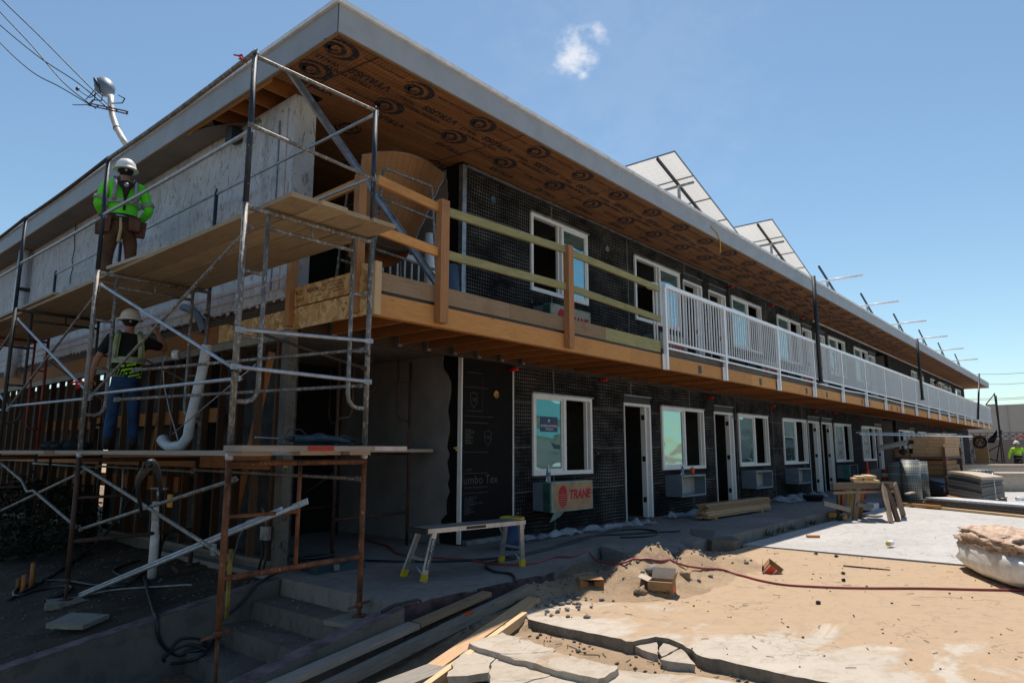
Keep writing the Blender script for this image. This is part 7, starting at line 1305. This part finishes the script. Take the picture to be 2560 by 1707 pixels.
# stack of lath sheets on a pallet
mx0, mx1 = 21.6, 23.6; A2 = onz(2460, 1256, -.02); B2 = onz(2372, 1239, -.02); D2 = onz(2520, 1242, -.02)
ux = (A2-B2); ux.z = 0; vx = (D2-A2); vx.z = 0; W2 = ux.length; ux.normalize(); vx.normalize(); L2_ = min(2.6, (D2-A2).length)
pal = thing('pallet', 'wooden pallet under the pile of lath sheets', 'pallet', A2)
for k in range(5): q0 = B2+vx*L2_*k/4+V((0, 0, 0)); MB().beam(q0, q0+ux*W2, .1, .022).build('deck_board', 'fir', pal)
for k in range(3): q0 = B2+ux*(W2*k/2)+V((0, 0, -.06)); MB().beam(q0, q0+vx*L2_, .06, .09).build('stringer', 'oldframe', pal)
hs = .078; nsh = 9
for k in range(nsh):
    z = .0+k*hs; off = ux*(.05*sin(k*1.7)-(.10 if k in (5, 6) else 0)+(.06 if k > 6 else 0))+vx*(.04*cos(k*2.1)); mb = MB(); n = 14
    for i in range(n):
        for (j0_, j1_) in ((0, 1),):
            def pt(u, v, h): bow = .10*(u-.15)**2*(k/nsh)+.05*v*(k > 6); return B2+off+ux*(W2*(u*.98))+vx*(L2_*v)+V((0, 0, z+h+.012-bow*1.2+(.0)))
            u0, u1 = i/n, (i+1)/n; mb.hexa([pt(u0, 0, 0), pt(u1, 0, 0), pt(u1, 1, 0), pt(u0, 1, 0), pt(u0, 0, hs-.012), pt(u1, 0, hs-.012), pt(u1, 1, hs-.012), pt(u0, 1, hs-.012)])
    o = mb.build('lath_bundle', 'lath_pile'); tag(o, '%s bundle of metal lath in the pile on the pallet' % ('lowest', 'second', 'third', 'fourth', 'fifth', 'sixth', 'seventh', 'eighth', 'topmost')[k], 'metal lath', 'bundles of metal lath on the pallet')
o.data.materials[0] = MATS['cb_pale']; a = A2+vx*1.3; solo('strap', MB().tube([a+V((0, 0, .70)), a+ux*.05+V((0, 0, .45)), a+ux*.06+V((0, 0, .0))], .012, 5), 'fascia_cap', 'loose pale strap hanging down the right side of the lath pile', 'strap')
# long flat pile of studs / lath sheets at the right edge
a = onz(2285, 1262, -.1); b = onz(2600, 1292, -.1); d = (b-a); d.z = 0; d.normalize(); s_ = V((-d.y, d.x, 0)); s_ = s_ if s_.x > 0 else -s_
for k in range(5):
    z = -.06+k*.056; q0 = a+d*(.12*(4-k) if k < 4 else .3)+s_*.4; o = MB().beam(q0+V((0, 0, z+.02)), q0+d*7.5+V((0, 0, z+.02)), .8-.03*k, .048).build('lath_sheets', 'lath_top' if k == 4 else 'lath_pile'); tag(o, '%s layer of the long low pile of shiny metal lath at the right' % ('lowest', 'second', 'middle', 'fourth', 'topmost')[k], 'metal lath', 'layers of the long low lath pile')
tag(MB().beam(a-d*.9-s_*.02+V((0, 0, .0)), a+d*7-s_*.06+V((0, 0, -.03)), .16, .045).build('timber_board', 'pine'), 'pale board under the near edge of the long lath pile', 'board'); tag(MB().beam(a-d*.5-s_*.3+V((0, 0, .03)), a+d*.9-s_*.1+V((0, 0, .03)), .09, .05).build('timber_board', 'fir'), 'short board poking out left of the long lath pile', 'board')
tag(MB().box(a.x-.2, a.x+.6, a.y+.05, a.y+.15, .16, .2).build('timber_board', 'plank_edge'), 'small board lying on the left tip of the long lath pile', 'board')
# drywall stacks beyond
for (p0, L_, hgt, lab) in ((onz(2390, 1200, -.1), 7, .62, 'pale stack of wallboard behind the pallet, left part'), (onz(2500, 1225, -.1), 9, .50, 'pale stack of wallboard at the right edge of the view')):
    t = thing('wallboard_stack', lab, 'wallboard', p0); x, y = p0.x, p0.y
    c_ = HEAD-pi/2; d = V((cos(c_), sin(c_), 0)); s_ = V((cos(HEAD), sin(HEAD), 0)); q = p0.copy(); q.z = -.14
    MB().hexa([q, q+d*L_, q+d*L_+s_*1.3, q+s_*1.3, q+V((0, 0, hgt)), q+d*L_+V((0, 0, hgt)), q+d*L_+s_*1.3+V((0, 0, hgt)), q+s_*1.3+V((0, 0, hgt))]).build('wallboard', 'drywall', t); q2 = q+V((0, 0, hgt+.004))-s_*.03; MB().hexa([q2, q2+d*L_, q2+d*L_+s_*1.3, q2+s_*1.3, q2+V((0, 0, .12)), q2+d*L_+V((0, 0, .12)), q2+d*L_+s_*1.3+V((0, 0, .12)), q2+s_*1.3+V((0, 0, .12))]).build('top_sheets', 'cb_pale', t)
p0 = onz(2455, 1200, .3); solo('wire_coil', MB().lathe((p0.x, p0.y, .30), [(.32, 0), (.34, .05), (.33, .12), (.35, .2), (.33, .34), (.28, .34)], 20), 'mesh_roll', 'grey coil of wire standing on the wallboard stack', 'coil')
# far end: leaning carton, ladder, scaffold tower, block wall, big grey building, wires
x = 52.5; yy = 4.9
c0 = CP+pray(2470, 1150).normalized()*60; 
lc = thing('leaning_carton', 'tall brown carton sheet leaning at the far end of the walkway', 'cardboard', (47, 4.6, 0)); X1 = 47.0; a = xat(2431, 1, 5.6)
def fq(px, py, X): return onx(px, py, X)
Xc = 46; MB().hexa([fq(2436, 1158, Xc), fq(2474, 1158, Xc), fq(2474, 1158, Xc)+V((.3, 0, 0)), fq(2436, 1158, Xc)+V((.3, 0, 0)), fq(2430, 1087, Xc), fq(2465, 1087, Xc), fq(2465, 1087, Xc)+V((.3, 0, 0)), fq(2430, 1087, Xc)+V((.3, 0, 0))]).build('carton_sheet', 'cardboard', lc)
mb = arc_mb(frame_m(fq(2450, 1105, Xc-.03), (0, -1, 0), (0, 0, 1)), .22, .34, 0, 360, 20, False); merge(mb, text_mb('W', .5, frame_m(fq(2450, 1105, Xc-.03), (0, -1, 0), (0, 0, 1)))); mb.build('printed_mark', 'navy_ink', lc)
ld = thing('stepladder', 'small stepladder standing by the leaning carton at the far end', 'ladder', fq(2430, 1158, 45)); X_ = 45
for (p_, q_) in (((2424, 1158), (2432, 1122)), ((2439, 1158), (2434, 1122)), ((2428, 1140), (2437, 1140)), ((2430, 1130), (2436, 1130))): MB().tube([fq(*p_, X_), fq(*q_, X_)], .03, 6).build('rail', 'galv', ld)
fs_ = thing('scaffold_tower', 'dark scaffold tower with a black cloth standing past the far end of the balcony', 'scaffold', fq(2505, 1158, 50)); X_ = 49
for L_ in (((2486, 985), (2496, 1060), (2506, 1158)), ((2490, 988), (2498, 1060), (2512, 1158)), ((2484, 987), (2464, 1012)), ((2487, 982), (2484, 987)), ((2464, 1012), (2490, 1011)), ((2470, 1128), (2496, 1114)), ((2492, 1152), (2504, 1075)), ((2470, 1145), (2500, 1155))): MB().tube([fq(*q_, X_) for q_ in L_], .032, 6).build('tube', 'tarp_dark', fs_)
MB().box(fq(2484, 1030, X_).x, X_+.4, fq(2505, 1030, X_).y, fq(2484, 1030, X_).y, fq(2490, 1031, X_).z, fq(2490, 1029, X_).z).build('plank', 'pine', fs_)
MB().prism([fq(2492, 1072, X_-.1), fq(2493, 1090, X_-.1), fq(2485, 1105, X_-.1), fq(2463, 1104, X_-.1), fq(2482, 1088, X_-.1)], .05).build('black_cloth', 'tarp_dark', fs_)
wl = thing('block_wall', 'grey-brown block wall closing the yard, with a patterned top row', 'wall', (62, 0, 0)); MB().box(62, 62.2, -14, 9, -.3, 2.05).build('blocks', 'block_wall', wl)
mb = MB(); y = 8.6
while y > -13: mb.beam((62.05, y, 2.1), (62.05, y-.42, 2.45), .1, .07); mb.beam((62.05, y-.42, 2.1), (62.05, y, 2.45), .1, .07); mb.box(62.0, 62.2, y-.44, y-.40, 2.06, 2.5); y -= .44
mb.box(62, 62.2, -13, 9, 2.5, 2.58); mb.build('lattice_row', 'block_wall', wl)
fb = thing('warehouse', 'large plain grey building beyond the block wall', 'building', (110, 0, 0)); za = 1.27+(1124-1011)*.0+ (110*cos(HEAD)*0)
P_a, P_b = CP+pray(2475, 1013).normalized()*120, CP+pray(2620, 1006).normalized()*118; P_a2 = V((P_a.x, P_a.y, 0)); P_b2 = V((P_b.x, P_b.y, 0)); dd = (P_b2-P_a2).normalized(); P_s = P_a2-dd*12; bk_ = V((-dd.y, dd.x, 0)); bk_ = bk_ if bk_.x > 0 else -bk_; H_ = P_a.z
MB().hexa([P_s, P_s+dd*60, P_s+dd*60+bk_*30, P_s+bk_*30, P_s+V((0, 0, H_)), P_s+dd*60+V((0, 0, H_)), P_s+dd*60+bk_*30+V((0, 0, H_)), P_s+bk_*30+V((0, 0, H_))]).build('walls', 'far_wall', fb)
mb = MB(); 
for k in range(1, 9): q0 = P_s+dd*(7*k)-bk_*.05; mb.beam(q0, q0+V((0, 0, H_)), .12, .1, dd)
mb.build('panel_joint', 'fascia', fb)
for i, (ya, yb) in enumerate(((931, 925), (956, 951), (992, 985), (995, 989))): 
    A_ = CP+pray(2300, ya+6).normalized()*200; B_ = CP+pray(2750, yb-4).normalized()*200; solo('power_line', MB().tube([A_, A_.lerp(B_, .5)-V((0, 0, .5)), B_], .045, 4), 'cable', '%s of the thin power lines crossing the sky at the right' % ('highest', 'second', 'third', 'lowest')[i], 'power line', 'far power lines')
P_ = onz(2550, 1140, -.14); solo('pink_hoop', MB().tube([CP+pray(*q_).normalized()*48 for q_ in ((2538, 1108), (2544, 1094), (2553, 1089), (2565, 1092), (2575, 1100))], .05, 7), 'red_paint', 'pink-red hose arching over the head of the far worker', 'hose')
# bag of insulation
bg_ = thing('insulation_bag', 'large torn white and blue bag of insulation with brown wool showing on top', 'bag', (10, 1.2, -.14)); 
Bc = onz(2560, 1440, .1)
def blob(c, s, n=28, m_=18, jit=.12, seed=0, e=.7, freq=2.2):
    mb = MB(); g = []
    for i in range(m_+1):
        row = []
        for k in range(n):
            th = pi*i/m_; ph = 2*pi*k/n; sg = lambda v, p: math.copysign(abs(v)**p, v); d = V((sg(sin(th), e)*sg(cos(ph), e), sg(sin(th), e)*sg(sin(ph), e), sg(cos(th), e))); f = 1+jit*noise.noise(d*freq+V((seed, 0, 0)))+jit*.5*noise.noise(d*freq*3+V((seed, 0, 0))); row.append(len(mb.v)); mb.v.append(V(c)+V((d.x*s[0], d.y*s[1], d.z*s[2]))*f)
        g.append(row)
    for i in range(m_):
        for k in range(n): k2 = (k+1) % n; mb.f.append((g[i][k], g[i+1][k], g[i+1][k2], g[i][k2])); mb.sm.append(True); mb.uv += [(0, 0), (0, 1), (1, 1), (1, 0)]
    return mb
def rot(mb, c, yaw):
    R = Matrix.Rotation(yaw, 4, 'Z'); mb.v = [V(c)+R @ (v-V(c)) for v in mb.v]; return mb
L0 = onz(2496, 1424, -.14); L1 = onz(2604, 1468, -.14); ax = (L1-L0); yaw = atan2(ax.y, ax.x); cc = L0+ax.normalized()*.88+V((cos(HEAD), sin(HEAD), 0))*.30+V((0, 0, .19))
rot(blob(cc, (.95, .36, .20), jit=.10, seed=2, e=.62), cc, yaw).build('bag_body', 'bag_white', bg_)
c2 = cc+V((0, 0, .19)); rot(blob(c2+V((.0, 0, .02)), (.88, .35, .13), 60, 34, .20, 7, .75, 4), c2, yaw).build('wool', 'wool', bg_)
ex = ax.normalized(); ey = V((-ex.y, ex.x, 0)); ey = -ey if ey.dot(V((cos(HEAD), sin(HEAD), 0))) > 0 else ey; fr_ = cc+ey*.40-ex*.30+V((0, 0, -.02))
mb = MB(); M_ = frame_m(fr_, ex, (0, 0, 1)); merge(mb, text_mb('INSULATION', .10, M_, bold=.004)); mb.poly([M_ @ V(q_) for q_ in ((-.36, -.10, 0), (.36, -.10, 0), (.30, -.055, 0), (-.36, -.055, 0))]); mb.poly([M_ @ V(q_) for q_ in ((-.36, -.155, 0), (.42, -.155, 0), (.40, -.125, 0), (-.36, -.125, 0))]); mb.build('printed_lettering', 'bag_blue', bg_)
lp = cc-ex*.93+ey*.15; mb = MB()
for i in range(8):
    t0, t1 = i/8, (i+1)/8; f = lambda t, z: lp+ex*(.10+t*.75)+ey*(.26+.12*sin(t*9)*.3+.05*z)+V((0, 0, .16-.04*t-z*(.26-.12*t))); mb.quad(f(t0, 1), f(t1, 1), f(t1, 0), f(t0, 0), smooth=True)
mb.build('torn_flap', 'white_rail', bg_)
mb = MB(); q0 = cc-ex*.2+ey*.42+V((0, 0, .05)); mb.poly([q0, q0+ex*.35+V((0, 0, .15)), q0+ex*.15+V((0, 0, .02))]); mb.build('blue_corner', 'bag_blue', bg_)
# can, blocks, bottle
a, b = onz(2000+693/3.136, 980+1212/3.136, -.13), onz(2000+748/3.136, 980+1195/3.136, -.13); t = thing('spray_can', 'silver can lying on the sunlit concrete', 'can', a); d = (b-a).normalized(); MB().tube([a+V((0, 0, .045)), a+V((0, 0, .045))+d*.17], .037, 14).build('can_body', 'fascia_cap', t); MB().lathe(a+V((0, 0, .045)), [(.03, 0), (.028, .02), (.01, .022)], 12, -d).build('can_top', 'yellow', t)
q_ = onz(2017, 1343, -.14); tag(MB().beam(q_+V((0, 0, .02)), q_+V((.12, -.16, .02)), .07, .04).build('wood_block', 'fir'), 'small orange wood block lying alone on the concrete', 'block')
p0 = onz(2540, 1251, -.14); solo('crushed_bottle', MB().tube([p0+V((0, 0, .05)), p0+V((.12, -.2, .05))], .045, 10), 'clear_plastic', 'clear crushed bottle lying on the far concrete', 'bottle')
for (px, py, lab) in ((2040, 1385, 'dark wood chip near the concrete joint'), (2090, 1391, 'second dark chip right of the first near the joint'), (2108, 1434, 'dark stone on the sand above the red hose'), (2109, 1451, 'dark stone on the sand just above the red hose'), (2045, 1508, 'dark flat chip below the red hose')):
    p = onz(px, py, -.147); solo('dark_chip', MB().sphere(p+V((0, 0, .012)), .03, 8, 5, (1.2, .8, .5), .8), 'soot', lab, 'chip')
p = onz(2215, 1415, -.147); tag(MB().beam(onz(2108, 1413, -.14), onz(2225, 1424, -.147), .03, .012).build('lath_strip', 'darkwood'), 'long thin dark splinter of wood lying on the sand', 'splinter')
solo('yellow_wire', MB().tube([ony(*q_, RY-.02) for q_ in ((1778, 567), (1792, 580), (1800, 600), (1801, 618), (1800, 632))], .012, 5), 'yellow', 'yellow wire hanging from the long fascia', 'wire')
